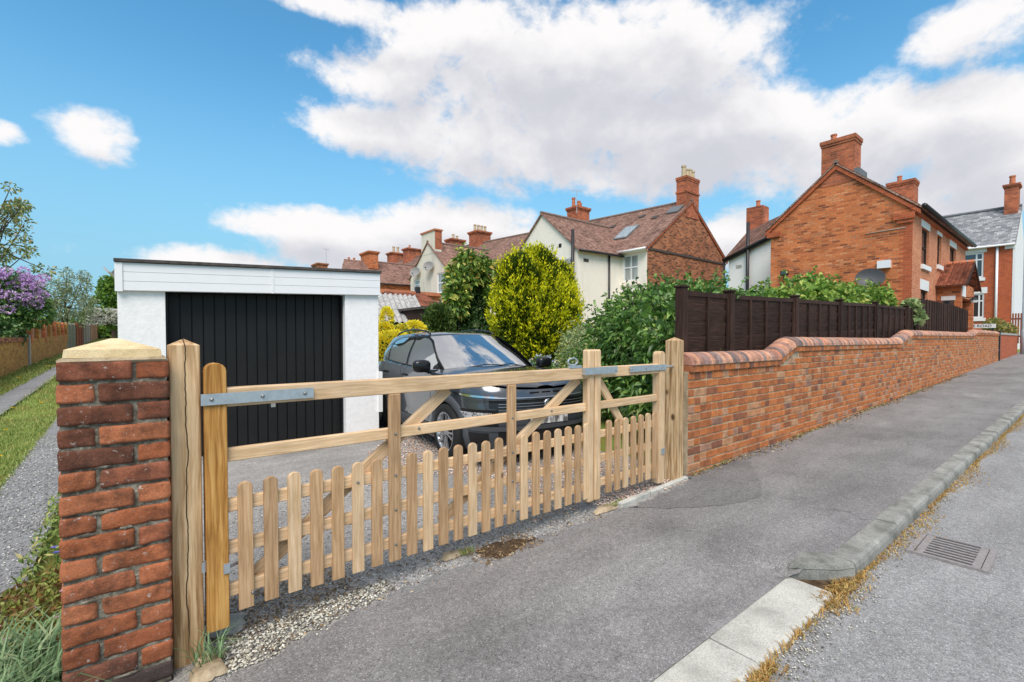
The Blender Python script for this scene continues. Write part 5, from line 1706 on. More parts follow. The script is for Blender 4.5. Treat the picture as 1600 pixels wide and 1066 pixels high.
# --- slate-roofed house across the far end of the street
H3 = empty('slate_house', (50, 7, .8), 'red brick house with grey slate roof at the far street end', 'house')
X3 = 46.0
hs3 = [(1.45, 2.75, 5.75, 7.50), (1.38, 2.55, 2.95, 4.65)]
m = MB()
wall_face(m, (X3, 3.25, 0), (0, 1, 0), 9.5, .3, 7.95, hs3, .12, Vector((1, 0, 0)))
m.build('front_wall', 'brick_red', H3)
MB().add([(X3, 3.25, .3), (54, 3.25, .3), (54, 3.25, 7.95), (50, 3.25, 11.05), (X3, 3.25, 7.95)], [(0, 1, 2, 3, 4)]).build('gable_wall', 'house_white', H3)
MB().box((X3 - .06, 3.22, 7.55), (X3 + .0, 3.7, 7.95)).box((X3 - .02, 3.2, .3), (X3 - .001, 3.32, 7.9)).build('corner_render', 'house_white', H3)
for h, br in zip(hs3, (((.28,), (.72,)), ((.22,), (.7,)))):
    window(H3, (X3, 3.25), (0, 1, 0), Vector((1, 0, 0)), h, .1, 'white_plastic', 'window_glass', bars=br, sill=.22, lintel=.42, fw=.10)
tiled('roof', [(X3 - .25, 12.8, 7.80), (X3 - .25, 3.18, 7.80), (50, 3.18, 11.05), (50, 12.8, 11.05)], 'slate', H3, .2, .012)
ridge(H3, (50, 12.8, 11.1), (50, 3.2, 11.1), 'lead', .12, .45)
chimney(H3, 49.2, 50.4, 3.35, 4.05, 10.0, 12.6, [(49.8, 3.7, .7)], cap=.1, pr=.18)
pipe('gutter', H3, [(X3 - .28, 12.8, 7.82), (X3 - .28, 3.2, 7.82)], .07, 'white_plastic')
pipe('down_pipe', H3, [(X3 - .08, 4.05, .9), (X3 - .08, 4.05, 7.8)], .07, 'white_plastic')
# neighbour's white house past the frame edge
sg = empty('street_sign', (34, 3.6, 2.0), 'white street name plate with black lettering low behind the wall coping', 'sign')
MB().box((34.0, 2.98, 2.03), (34.02, 4.05, 2.24)).build('plate', 'street_plate', sg)
for yy in (3.1, 3.95): MB().box((34.021, yy - .03, .6), (34.06, yy + .03, 2.2)).build('post', 'black_plastic', sg)
tc = bpy.data.curves.new('lettering', 'FONT')
tc.body = 'NE ROAD'
tc.size = .19; tc.align_x = 'CENTER'; tc.align_y = 'CENTER'; tc.extrude = .002
to = bpy.data.objects.new('lettering_curve', tc); COL.objects.link(to)
bpy.context.view_layer.update()
me = bpy.data.meshes.new_from_object(to.evaluated_get(bpy.context.evaluated_depsgraph_get()))
bpy.data.objects.remove(to)
me.materials.clear(); me.materials.append(MATS['ink'])
link('lettering', me, sg, loc=(33.996, 3.55, 2.135), rot=(R(90), 0, R(-90)))

lp = empty('lamp_post', (38, 2.28, .6), 'pale grey steel lamp post at the right edge beside the far wall', 'lamp post')
MB().lathe([(.12, 0), (.12, 1.3), (.10, 1.38), (.075, 1.5), (.06, 7.2)], (38, 2.27, .55), 14).build('column', 'lamp_steel', lp, smooth=True)
MB().tube([(38, 2.27, 7.6), (38, 1.9, 8.0), (38, 1.2, 8.1)], .04, 8).build('arm', 'lamp_steel', lp)
MB().cbox((37.85, .6, 8.04), (38.15, 1.25, 8.18), .03).build('lamp_head', 'lamp_steel', lp)
MB().box((37.96, 2.14, 1.0), (38.04, 2.17, 1.6)).build('access_door', 'lamp_steel', lp)
rf = empty('side_gate', (44, 2.9, .8), 'small red-brown timber gate panel beside the white house corner', 'gate')
for k in range(5): MB().box((43.5, 2.55 + k * .12, 1.2), (43.54, 2.63 + k * .12, 3.1)).build('board', 'fence_red', rf)
MB().box((43.545, 2.5, 1.6), (43.58, 3.15, 1.7)).box((43.545, 2.5, 2.7), (43.58, 3.15, 2.8)).build('rail', 'fence_red', rf)

# --- terrace running back from the street behind: nearest house
def main_block(name, label, ya, yb, za, zb, gable=True, mat='brick_gable', eave_drop=2.85, rear='cream_render', holes=()):
    h = empty(name, (23.3, (ya + yb) / 2, .6), label, 'house', 'terraced houses')
    xe, xr, xw = 19.4, 23.3, 27.1
    if gable:
        MB().add([(xe, ya, .3), (xw, ya, .3), (xw, ya, za - 2.68), (xr, ya, za), (xe, ya, za - eave_drop)], [(0, 1, 2, 3, 4)]).build('gable_wall', mat, h)
        MB().prism([(xe + .0, ya - .05, za - eave_drop - .03), (xw, ya - .05, za - eave_drop - .03), (xw, ya - .05, za - eave_drop - .13), (xe, ya - .05, za - eave_drop - .13)], (0, .049, 0)).build('string_course', 'felt', h)
        for a, b in (((xe - .15, za - eave_drop - .08), (xr, za + .03)), ((xw + .15, za - 2.68 - .08), (xr, za + .03))):
            MB().prism([(a[0], ya - .06, a[1] - .14), (b[0], ya - .06, b[1] - .14), (b[0], ya - .06, b[1]), (a[0], ya - .06, a[1])], (0, .059, 0)).build('verge_course', 'brick_red', h)
    m = MB()
    wall_face(m, (xe, ya, 0), (0, 1, 0), yb - ya, .3, za - eave_drop, holes, .14, Vector((1, 0, 0)))
    m.build('rear_wall', rear, h)
    tiled('roof', [(xe - .22, yb, zb - eave_drop - .10), (xe - .22, ya - .08, za - eave_drop - .10), (xr, ya - .08, za + .05), (xr, yb, zb + .05)], 'roof_tile', h)
    tiled('roof', [(xw + .2, ya - .08, za - 2.78), (xw + .2, yb, zb - 2.78), (xr, yb, zb + .05), (xr, ya - .08, za + .05)], 'roof_tile', h)
    ridge(h, (xr, ya - .08, za + .07), (xr, yb, zb + .07))
    return h
HA = main_block('terraced_house', 'cream rendered terraced house with brick gable, roof window and tall chimney', 13.5, 21.6, 8.76, 9.08, holes=[(.50, 1.42, 4.35, 5.66)])
window(HA, (19.4, 13.5), (0, 1, 0), Vector((1, 0, 0)), (.50, 1.42, 4.35, 5.66), .09, 'white_plastic', 'pane_light', bars=((.5,), (.52,)), fw=.075)
MB().box((19.33, 13.9, 4.12), (19.399, 15.0, 4.2)).build('sill_course', 'cream_render', HA)
MB().prism([(19.15, 13.45, 5.72), (19.15, 15.05, 5.74), (19.15, 15.05, 5.84), (19.15, 13.45, 5.84)], (.24, 0, 0)).build('eaves_board', 'house_white', HA)
pipe('gutter', HA, [(19.1, 13.4, 5.80), (19.1, 15.05, 5.80)], .06, 'white_plastic')
chimney(HA, 22.78, 24.03, 13.47, 14.05, 7.9, 10.05, [(22.98, 13.75, .62), (23.3, 13.75, .5), (23.58, 13.75, .55), (23.85, 13.75, .5)], pot='pot_buff', cap=.04, pr=.13)
MB().box((22.74, 13.43, 9.2), (24.07, 14.09, 9.29)).build('chimney_band', 'chimney_brick', HA)
MB().prism([(22.2, 13.6, 8.08), (22.78, 13.6, 8.50), (22.78, 14.3, 8.53), (22.2, 14.3, 8.11)], (0, 0, .06)).build('flashing', 'lead', HA)
# roof window on the rear slope
sx = (8.76 + .05 - (8.76 - 2.95)) / (23.3 - 19.18)
def roofA(x, y): return 8.81 + (y - 13.42) * .0395 - (23.3 - x) * sx
q = [(20.35, 16.35), (20.35, 15.45), (21.55, 15.45), (21.55, 16.35)]
rn = Vector((-sx, 0, 1)).normalized()
f4 = [Vector((x, y, roofA(x, y))) for x, y in q]
rw = MB().prism([p_ + rn * .005 for p_ in f4], rn * .07).build('roof_window', 'lead', HA)
cc = sum(f4, Vector()) / 4
MB().prism([cc + (p_ - cc) * .86 + rn * .07 for p_ in f4], rn * .012).build('pane', 'pane_light', rw)
for (x, y) in ((21.9, 17.6), (22.5, 16.0), (22.1, 14.9)):
    MB().obox((x, y, roofA(x, y) + .04), (.12, 0, .12 * sx), (0, .16, 0), rn * .03).build('roof_vent', 'felt', HA)
# rear wing with white gable
def wing(parent, xg, xj, ya, yb, zl, zr_, zap, mat, holes=(), roof='roof_tile', verge='fence_brown', apex=None, ret='cream_render'):
    yc = apex or (ya + yb) / 2
    m = MB()
    hz0 = min(zl, zr_)
    wall_face(m, (xg, ya, 0), (0, 1, 0), yb - ya, .3, hz0, holes, .12, Vector((1, 0, 0)))
    m.add([(xg, ya, hz0), (xg, yc, zap), (xg, yb, hz0)], [(0, 1, 2)])
    m.build('wing_gable', mat, parent)
    MB().add([(xg, ya, .3), (xj, ya, .3), (xj, ya, zr_ + .1), (xg, ya, zr_)], [(0, 1, 2, 3)]).build('wing_wall', ret, parent)
    MB().add([(xg, yb, .3), (xj, yb, .3), (xj, yb, zl), (xg, yb, zl)], [(3, 2, 1, 0)]).build('wing_wall', ret, parent)
    xk = xj + 2.3
    tiled('wing_roof', [(xg - .1, ya - .2, zr_ - .08), (xj + .0, ya - .2, zr_ - .02), (xk, yc, zap + .08), (xg - .1, yc, zap + .05)], roof, parent)
    tiled('wing_roof', [(xj + .0, yb + .2, zl - .08), (xg - .1, yb + .2, zl - .08), (xg - .1, yc, zap + .05), (xk, yc, zap + .08)], roof, parent)
    ridge(parent, (xg - .1, yc, zap + .07), (xk - .4, yc, zap + .1))
wing(HA, 16.2, 19.4, 15.05, 19.75, 5.62, 5.62, 7.72, 'cream_render', holes=[(.36, 1.0, 4.2, 5.3)], apex=17.45)
window(HA, (16.2, 15.05), (0, 1, 0), Vector((1, 0, 0)), (.36, 1.0, 4.2, 5.3), .08, 'white_plastic', 'window_glass', bars=((), (.62,)), sill=.1, fw=.07)
MB().obox((16.12, 15.73, 5.14), (.07, 0, -.10), (0, .26, 0), (.012, 0, .01)).build('open_casement', 'white_plastic', HA)
pipe('soil_pipe', HA, [(16.08, 15.25, 1), (16.08, 15.25, 6.55)], .075)
pipe('down_pipe', HA, [(18.4, 14.98, .8), (18.4, 14.98, 5.6)], .05)
pipe('gutter', HA, [(16.1, 14.82, 5.56), (19.3, 14.82, 5.6)], .06)
MB().box((16.185, 16.1, 5.88), (16.203, 16.28, 6.06)).build('vent', 'void', HA)
MB().box((16.6, 15.035, 5.1), (16.95, 15.052, 5.25)).build('air_brick', 'felt', HA)
chimney(HA, 22.7, 23.9, 21.15, 22.05, 8.6, 10.15, [(22.85, 21.6, .62), (23.35, 21.6, .5), (23.65, 21.75, .45)], cap=.09, pr=.13)
tv = empty('tv_aerial', (22.7, 21.6, 10), 'thin television aerial on the red chimney behind the white gable', 'aerial')
MB().tube([(22.62, 21.1, 9.6), (22.62, 21.1, 11.1)], .02, 6).build('mast', 'lamp_steel', tv)
MB().tube([(22.3, 21.3, 11.05), (23.0, 20.9, 11.1)], .012, 5).build('boom', 'lamp_steel', tv)
for k in range(4): MB().tube([(22.4 + k * .16, 21.0 - k * .05, 10.95), (22.5 + k * .16, 21.35 - k * .05, 11.2)], .006, 4).build('element', 'lamp_steel', tv)

HB = main_block('terraced_house', 'terraced house with grey rendered wing gable and big rendered chimney', 21.6, 36.8, 9.08, 9.75, gable=False)
hsB = [(.50, 1.45, 4.55, 5.90), (3.9, 4.75, 5.05, 5.75)]
wing(HB, 16.2, 19.4, 26.4, 31.7, 5.95, 5.95, 8.15, 'old_render', holes=hsB)
for h in hsB:
    w_ = window(HB, (16.2, 26.4), (0, 1, 0), Vector((1, 0, 0)), h, .09, 'white_plastic', 'pane_light', bars=((), (.5,)), fw=.085, sill=.1)
cB = MB().box((16.185, 28.1, 7.35), (16.7, 30.0, 8.85)).build('wing_chimney', 'old_render', HB)
MB().box((16.12, 28.02, 8.85), (16.78, 30.08, 8.95)).build('chimney_cap', 'terracotta', cB)
MB().box((16.19, 28.085, 7.6), (16.72, 28.099, 8.84)).build('brick_side', 'chimney_brick', cB)
pipe('gutter', HB, [(16.1, 26.16, 5.9), (19.3, 26.16, 5.95)], .06)
dish('left grey satellite dish on the rendered wing gable', (15.95, 30.45, 6.25), (-1, -.5, .3), .42, 'grey_dish')
dish('right grey satellite dish on the rendered wing gable', (15.95, 28.55, 6.42), (-1, -.5, .3), .42, 'grey_dish')
chimney(HB, 22.6, 24.0, 32.3, 33.5, 9.0, 10.55, [(22.8, 32.9, .6), (23.15, 32.9, .6), (23.5, 32.9, .6), (23.85, 32.9, .6)], pot='pot_buff', cap=.12, pr=.13)
chimney(HB, 22.6, 24.0, 36.3, 37.3, 9.2, 10.55, [(23.1, 36.8, .5), (23.5, 36.8, .4)], pot='pot_buff', cap=.12, pr=.13)

HC = main_block('terraced_house', 'far brick terraced house with several tall red chimneys above the garage', 36.8, 58, 9.75, 10.3, gable=False, rear='brick_orange')
wing(HC, 16.2, 19.4, 37.3, 44.0, 6.1, 6.1, 8.35, 'brick_orange', ret='brick_orange')
chimney(HC, 16.18, 17.0, 39.3, 41.2, 7.6, 9.1, [], mat='brick_orange', cap=.12)
pipe('gutter', HC, [(13.0, 37.05, 6.05), (19.3, 37.05, 6.1)], .06)
MB().box((12.9, 37.3, .5), (16.2, 44, 6.1)).build('outshot', 'brick_orange', HC)
tiled('wing_roof', [(12.8, 37.1, 6.02), (16.2, 37.1, 6.02), (16.2, 40.65, 8.40), (14.5, 40.65, 8.40)], 'roof_tile', HC)
chimney(HC, 22.4, 24.0, 44.4, 45.5, 9.3, 10.9, [(22.9, 45, .4)], cap=.14)
chimney(HC, 22.4, 24.0, 48.2, 49.4, 9.3, 11.0, [(22.9, 48.8, .75), (23.4, 48.8, .75)], pot='pot_buff', cap=.14, pr=.16)
chimney(HC, 15.8, 16.9, 43.5, 44.3, 7.0, 8.55, [(16.1, 43.9, .6), (16.6, 43.9, .6)], cap=.12)
HD = empty('distant_house', (17, 54, 1), 'distant rooftop with brick chimney and thin aerial just above the garage roof', 'house', 'terraced houses')
MB().box((15.5, 50, .5), (21, 60, 7.4)).build('wall', 'brick_orange', HD)
tiled('roof', [(15.3, 49.8, 7.3), (21.2, 49.8, 7.3), (21.2, 55, 9.0), (15.3, 55, 9.0)], 'roof_tile', HD)
chimney(HD, 15.6, 16.6, 51.5, 53.5, 7.5, 9.55, [], mat='brick_gable', cap=.12)
MB().tube([(16.5, 51.6, 9.4), (16.5, 51.6, 11.1)], .025, 5).build('aerial', 'lamp_steel', HD)
MB().tube([(16.2, 51.6, 11.1), (16.8, 51.6, 11.1)], .02, 4).build('aerial_arm', 'lamp_steel', HD)
chimney(HD, 18.6, 19.4, 52, 52.8, 8, 8.8, [(18.8, 52.4, .7), (19.3, 52.4, .7)], cap=.1)

# --- outbuildings
OA = empty('outhouse', (12, 26, .5), 'low brick outhouse with a dark tiled edge behind the corrugated shed', 'outbuilding')
MB().box((9.8, 25.0, .4), (14.8, 29, 4.05)).build('wall', 'brick_orange', OA)
MB().box((10.4, 24.8, 4.05), (14.9, 29.1, 4.25)).build('roof_edge', 'terracotta', OA)
pipe('gutter', OA, [(9.9, 24.92, 3.75), (14.8, 24.92, 3.7)], .06, 'grey_stone')
MB().box((13.0, 24.7, 3.4), (13.25, 24.95, 4.5)).build('pipe_stack', 'black_plastic', OA)
OB = empty('lean_to', (11.5, 21, .5), 'small lean-to with brown tiled roof below the rendered gable', 'outbuilding')
MB().box((9.9, 20.1, .4), (12.0, 23, 3.0)).build('wall', 'cream_render', OB)
tiled('roof', [(9.6, 19.9, 3.02), (12.1, 19.9, 3.02), (12.1, 22.2, 3.85), (9.9, 22.2, 3.85)], 'porch_tile', OB)
MB().box((9.6, 19.82, 2.92), (12.1, 19.9, 3.02)).build('fascia', 'black_plastic', OB)
OC = empty('shed', (7.2, 16, .4), 'old shed with pale corrugated sheet roof behind the yellow bush', 'shed')
MB().box((5.6, 15.2, .3), (8.3, 17.2, 2.05)).build('wall', 'fence_brown', OC)
n = 15
for k in range(n):
    m = MB()
    a0, a1 = 5.2 + (8.30 - 5.2) * k / n, 5.2 + (8.30 - 5.2) * (k + 1) / n
    pts = []
    for t in np.linspace(0, 1, 9):
        xx = a0 + (a1 - a0) * t
        zz = .035 * math.cos(2 * math.pi * t)
        pts += [(xx, 14.85, 2.02 + zz), (xx + .62, 17.1, 3.20 + zz)]
    m.grid(pts, 9, 2)
    m.build('corrugated_strip', 'corrugated', OC, smooth=True)
MB().box((5.2, 14.84, 1.86), (8.3, 14.90, 1.95)).build('eaves_board', 'void', OC)
OD = empty('dark_filler_shed', (8.3, 14.3, .3), 'dark shed added to fill the darkness behind the broad-leaved shrub', 'shed')  # added dark box that supplies the darkness behind the leaves
MB().box((7.6, 13.9, .3), (9.9, 15.6, 2.45)).build('wall', 'fence_brown', OD)
MB().box((7.5, 13.75, 2.45), (10.0, 15.7, 2.53)).build('roof', 'felt', OD)
OE = empty('block_wall', (11, 11.5, .3), 'grey concrete block wall low behind the golden conifer', 'wall')
MB().box((9.3, 12.2, .3), (15, 12.4, 2.0)).build('blockwork', 'block_paving', OE)
MB().box((9.3, 12.16, 2.0), (15, 12.44, 2.07)).build('coping', 'concrete', OE)

# ------------------------------------------------------------------ footpath boundary on the left
FX = -2.95
lw = empty('low_brick_wall', (FX, 20, .3), 'low mossy yellow-brown brick wall along the footpath at the left edge', 'wall')
m = MB().prism([(FX, 13, .1), (FX, 25.4, .3), (FX, 25.4, 1.36), (FX, 13, 1.30)], (-.24, 0, 0)).build('brickwork', 'brick_yellow', lw)
MB().prism([(FX + .03, 13, 1.30), (FX + .03, 25.4, 1.36), (FX + .03, 25.4, 1.52), (FX + .03, 13, 1.44)], (-.3, 0, 0)).build('coping', 'brick_gable', lw)
MB().box((FX - .28, 25.45, .3), (FX + .04, 25.75, 1.62)).build('pier', 'grey_stone', lw)
pf = empty('picket_fence', (-3.6, 20, 1), 'brown picket fence standing behind the low wall at the left edge', 'fence')
for k in range(52):
    y = 14 + k * .2
    plank('picket', (FX - .6, y, 1.1), (FX - .6, y, 2.12), .15, .02, 'fence_tan', pf, 'round').rotation_euler[2] += math.pi / 2
MB().box((FX - .64, 13.8, 1.85), (FX - .612, 24.6, 1.95)).build('rail', 'fence_tan', pf)
tw = empty('pier_wall', (FX, 32, .6), 'tall brick wall with yellow piers and recessed panels along the footpath', 'wall')
def zt_(y): return 2.27 + (y - 26.4) * .0155
MB().prism([(FX, 25.8, .3), (FX, 40, .5), (FX, 40, 1.75), (FX, 25.8, 1.45)], (-.3, 0, 0)).build('base', 'brick_yellow', tw)
for k, y in enumerate(np.arange(26.2, 40.2, 2.0)):
    MB().box((FX - .32, y, 1.3), (FX + .01, y + .5, zt_(y))).build('pier', 'brick_yellow' if k % 2 else 'brick_orange', tw)
    MB().box((FX - .25, y + .5, 1.45), (FX - .12, y + 1.999, zt_(y) - .05)).build('infill', 'brick_red', tw)
    MB().box((FX - .1, y + .95, 1.5), (FX - .06, y + 1.35, zt_(y) - .08)).build('panel', 'fence_grey', tw)
def fence_run(name, label, ya, yb, z0, z1, mat, step=.3, pst=None):
    f_ = empty(name, (FX, (ya + yb) / 2, 1), label, 'fence', 'fences along the footpath')
    y = ya
    k = 0
    while y < yb:
        g_ = gz(-3, y)
        MB().box((FX - .06, y, g_ - .1), (FX - .03, y + step * .93, g_ + z1)).build('board', mat, f_)
        if k % 6 == 0: MB().box((FX - .1, y, g_ - .1), (FX + .02, y + .12, g_ + z1 + .08)).build('post', pst or mat, f_)
        y += step; k += 1
fence_run('panel_fence', 'greenish grey timber fence along the footpath after the pier wall', 40.6, 47, 0, 1.65, 'fence_green', .4, 'fence_grey')
fence_run('panel_fence', 'red painted timber fence along the footpath', 47.2, 54, 0, 1.7, 'fence_red', .4)
fence_run('panel_fence', 'weathered grey timber fence further along the footpath', 54.2, 64, 0, 1.7, 'fence_grey', .5)
fence_run('panel_fence', 'tan timber fence at the far end of the footpath', 64.2, 88, 0, 1.75, 'fence_tan', .7)

# ------------------------------------------------------------------ planting
def ball(n, c, r_, shell=.55):
    "points through an ellipsoid, denser to the outside"
    v = unit(rng.normal(size=(n, 3)))
    q = rng.uniform(shell, 1, n) ** (1 / 2)
    return np.asarray(c)[None] + v * q[:, None] * np.asarray(r_)[None], v
def shrub(name, label, cat, base, blobs, mat, n, ln, wd, stems=4, group=None, droop=.2, bark='bark', extra=None, fold=.2, sprigs=0):
    t = empty(name, base, label, cat, group)
    m = MB()
    for k in range(stems):
        bl = blobs[k % len(blobs)]
        c = Vector(bl[0])
        b = Vector(base) + Vector((random.uniform(-.15, .15), random.uniform(-.15, .15), -.05))
        mid = b.lerp(c, .55) + Vector((random.uniform(-.1, .1), random.uniform(-.1, .1), .1))
        m.tube([b, mid, c, c + Vector((random.uniform(-.5, .5) * bl[1][0], random.uniform(-.5, .5) * bl[1][1], .5 * bl[1][2]))], [.035, .026, .016, .006], 6)
    m.build('stems', bark, t, uv=False)
    vol = np.array([b[1][0] * b[1][1] + b[1][2] * b[1][0] for b in blobs]); vol = vol / vol.sum()
    P_, D_ = [], []
    for (c, r_, *_), f in zip(blobs, vol):
        p, v = ball(int(n * f), c, r_)
        P_.append(p); D_.append(v + rng.normal(size=p.shape) * .7 + np.array([[0, 0, .15]]))
    P_, D_ = np.concatenate(P_), np.concatenate(D_)
    s = rng.uniform(.7, 1.25, len(P_))
    leaves('foliage', P_, D_, ln * s, wd * s, mat, t, fold, droop)
    P_ = np.concatenate([ball(int(n * f * .22), c, np.array(r_) * .72, .1)[0] for (c, r_, *_), f in zip(blobs, vol)])
    leaves('inner_foliage', P_, rng.normal(size=P_.shape), ln * 1.9, wd * 3., mat, t, .1)
    if sprigs:
        P_, D_ = [], []
        m = MB()
        for k in range(sprigs):
            c, r_ = blobs[rng.integers(len(blobs))][:2]
            v = rng.normal(size=3); v[2] = abs(v[2]) * 1.2 + .2; v /= np.linalg.norm(v)
            s0 = np.asarray(c) + v * np.asarray(r_) * .9
            dv = v * .7 + rng.normal(size=3) * .35 + np.array([0, 0, .45]); dv /= np.linalg.norm(dv)
            Ls = rng.uniform(.12, .38)
            m.tube([s0 - dv * .1, s0 + dv * Ls], [.005, .002], 4)
            for q in range(9):
                P_.append(s0 + dv * Ls * (q + .5) / 9); D_.append(dv * .5 + rng.normal(size=3) * .6)
        m.build('shoots', bark, t, uv=False)['kind'] = 'stuff'
        P_, D_ = np.array(P_), np.array(D_)
        leaves('shoot_leaves', P_, D_, ln * rng.uniform(.6, 1.1, len(P_)), wd, mat, t, fold, droop)
    return t

# large leafy hedge by the narrow gate
hb = []
for (x, y, z, rx_, ry_, rz_) in [(5.65, 3.55, .75, .70, .62, .8), (5.75, 3.5, 1.55, .72, .60, .62), (6.15, 4.2, 1.5, .72, .72, .70), (6.55, 5.0, 1.36, .72, .7, .66), (6.3, 4.45, .7, .7, .85, .7), (6.4, 3.6, 1.68, .8, .62, .55),
                                  (7.2, 3.6, 1.66, .9, .65, .50), (8.1, 3.65, 1.66, .9, .65, .46), (6.9, 4.6, 1.62, 1.0, 1.0, .65), (5.55, 3.4, 1.25, .55, .45, .5), (6.2, 5.2, .7, .55, .5, .65), (6.6, 4.2, 1.85, .6, .6, .35)]:
    hb.append(((x, y, z + .05), (rx_, ry_, rz_)))
shrub('hedge', 'large glossy green hedge between the narrow gate and the dark fence', 'hedge', (6.1, 4.2, .15), hb, 'hedge_leaf', 15000, .10, .046, 14, droop=.35, sprigs=170)
hb2 = []
for k in range(11):
    x = 9.0 + k * .62
    hb2.append(((x, 3.75, 1.80 + .035 * (x - 9) + random.uniform(-.06, .12)), (.62, .6, .45 + random.uniform(-.05, .12))))
hb2 += [((10.6, 3.6, 2.3), (.7, .5, .45)), ((14.4, 3.5, 2.36), (1.0, .5, .42)), ((12.6, 3.6, 2.28), (.8, .5, .42))]
shrub('climbing_hedge', 'bright green hedge showing over the dark fence below the orange gable', 'hedge', (12, 3.8, .3), hb2, 'hedge_top_leaf', 9000, .115, .065, 8, droop=.3, sprigs=110)
shrub('climber', 'pale flowering climber spilling over the fence at the corner of the orange house', 'plant', (15.6, 3.2, .35), [((15.7, 2.92, 2.3), (.36, .16, .16)), ((15.6, 2.72, 2.0), (.16, .06, .14))], 'variegated_leaf', 200, .11, .07, 3)

# golden conifer
def conifer(name, label, base, blobs, n, mat, ln, wd, inner=None, spread=.6, upb=.9, clump=14, two=None, tuft=1., inn=.16):
    t = empty(name, base, label, 'conifer', 'garden conifers')
    bx_, by_, bz_ = base
    top = max(b[0][2] for b in blobs)
    MB().tube([(bx_, by_, bz_ - .1), (bx_, by_, bz_ + (top - bz_) * .6), (bx_, by_, top)], [.12, .08, .03], 8).build('trunk', 'bark', t, uv=False)
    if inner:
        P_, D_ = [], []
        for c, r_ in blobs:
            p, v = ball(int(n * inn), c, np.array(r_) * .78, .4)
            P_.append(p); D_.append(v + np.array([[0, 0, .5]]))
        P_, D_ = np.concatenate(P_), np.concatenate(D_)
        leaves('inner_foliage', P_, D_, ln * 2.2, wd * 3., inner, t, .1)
    P_, D_, T_ = [], [], []
    area = np.array([b[1][0] * b[1][2] for b in blobs]); area = area / area.sum()
    for (c, r_), f in zip(blobs, area):
        nc = int(n * f / clump)
        v = unit(rng.normal(size=(nc, 3)))
        tipc = np.asarray(c) + v * np.asarray(r_) * rng.uniform(.84, 1.14, (nc, 1))
        dv = unit(v * spread + np.array([[0, 0, upb]]) + rng.normal(size=(nc, 3)) * .18)
        for k in range(clump):
            off = rng.uniform(0, 1, (nc, 1)) if not two else np.full((nc, 1), (k + .5) / clump) + rng.uniform(-.1, .1, (nc, 1))
            jit = rng.normal(size=(nc, 3)) * .045 * tuft * (ln / .07) * (.3 + off)
            P_.append(tipc - dv * off * .30 * tuft * (ln / .07) + jit)
            D_.append(dv + rng.normal(size=(nc, 3)) * .38)
            T_.append(np.full(nc, k / clump))
    P_, D_, T_ = np.concatenate(P_), np.concatenate(D_), np.concatenate(T_)
    s = rng.uniform(.7, 1.3, len(P_))
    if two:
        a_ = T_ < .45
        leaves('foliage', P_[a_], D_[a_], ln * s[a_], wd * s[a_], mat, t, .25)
        leaves('green_shade_sprays', P_[~a_], D_[~a_], ln * s[~a_], wd * s[~a_], two, t, .25)
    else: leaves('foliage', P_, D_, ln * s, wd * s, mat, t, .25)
    return t
cb = [((8.997, 10.0, 1.45), (1.075, 1.15, 1.2)), ((8.954, 10.0, 2.35), (1.247, 1.3, 1.05)), ((8.352, 9.95, 3.1), (0.619, 0.75, 0.8)), ((8.954, 9.95, 3.3), (0.645, 0.8, 0.85)), ((9.642, 9.95, 3.0), (0.645, 0.75, 0.86)), ((9.814, 9.8, 1.9), (0.533, 0.6, 1.1)), ((10.244, 9.9, 2.55), (0.224, 0.26, 0.85)), ((8.18, 9.8, 2.0), (0.559, 0.7, 1.2)), ((9.513, 9.5, 1.0), (0.645, 0.6, 0.8)), ((9.298, 9.5, 2.2), (0.688, 0.75, 0.9)), ((8.653, 9.4, 1.5), (0.688, 0.7, 0.9))]
conifer('golden_conifer', 'tall golden yellow-green conifer behind the dark car', (9.0, 10.0, .3), cb, 84000, 'gold_tip_spray', .085, .036, 'gold_gap_shade_spray', two='gold_green_shade_spray', clump=26, tuft=1.35, inn=.025)
conifer('dwarf_conifer', 'small rounded dark green conifer behind the car roof', (7.0, 12.0, .3), [((7.0, 12.0, 1.2), (.62, .6, 1.0)), ((7.0, 12.0, 1.9), (.46, .45, .62))], 9000, 'dark_conifer', .075, .032, 'dark_conifer')
# broad-leaved shrub with ivy below
shrub('broad_leaved_shrub', 'loose tall shrub with pale and orange-tinted leaves beside the golden conifer', 'shrub', (8.3, 12.4, .3), [((8.1, 12.4, 3.3), (.55, .5, .5)), ((8.75, 12.3, 3.65), (.55, .5, .38)), ((7.75, 12.2, 2.75), (.38, .4, .45)), ((9.15, 12.0, 2.9), (.42, .4, .5)), ((8.2, 12.3, 3.85), (.35, .3, .25)), ((7.7, 12.1, 2.35), (.28, .3, .25))], 'laurel_leaf', 1900, .20, .075, 7, droop=.3, sprigs=45)
shrub('ivy_bush', 'dark ivy-covered bush under the broad-leaved shrub', 'shrub', (8.5, 12.6, .3), [((8.5, 12.7, 2.6), (.75, .5, .8)), ((8.6, 12.5, 1.7), (.95, .6, .8)), ((9.0, 12.6, 3.1), (.45, .4, .5)), ((8.0, 12.2, 1.3), (.7, .5, .6))], 'ivy_leaf', 5200, .12, .085, 5, droop=.4, sprigs=25)
shrub('variegated_shrub', 'pale grey-green shrub between the conifer and the hedge', 'shrub', (7.7, 7.0, .2), [((7.6, 6.9, .9), (.6, .6, .7)), ((7.3, 6.5, .55), (.6, .5, .5)), ((8.0, 7.3, 1.25), (.5, .5, .5))], 'variegated_leaf', 3800, .075, .035, 5, sprigs=40)
t = shrub('hydrangea', 'small bush with pale blue flower heads behind the car bonnet', 'shrub', (7.4, 8.2, .2), [((7.5, 8.1, .62), (.4, .4, .38))], 'lilac_leaf', 600, .1, .06, 4)
p, v = ball(160, (7.5, 8.05, .72), (.4, .36, .34), .85)
leaves('flowers', p, v, .07, .06, 'blue_flower', t, kind='stuff')
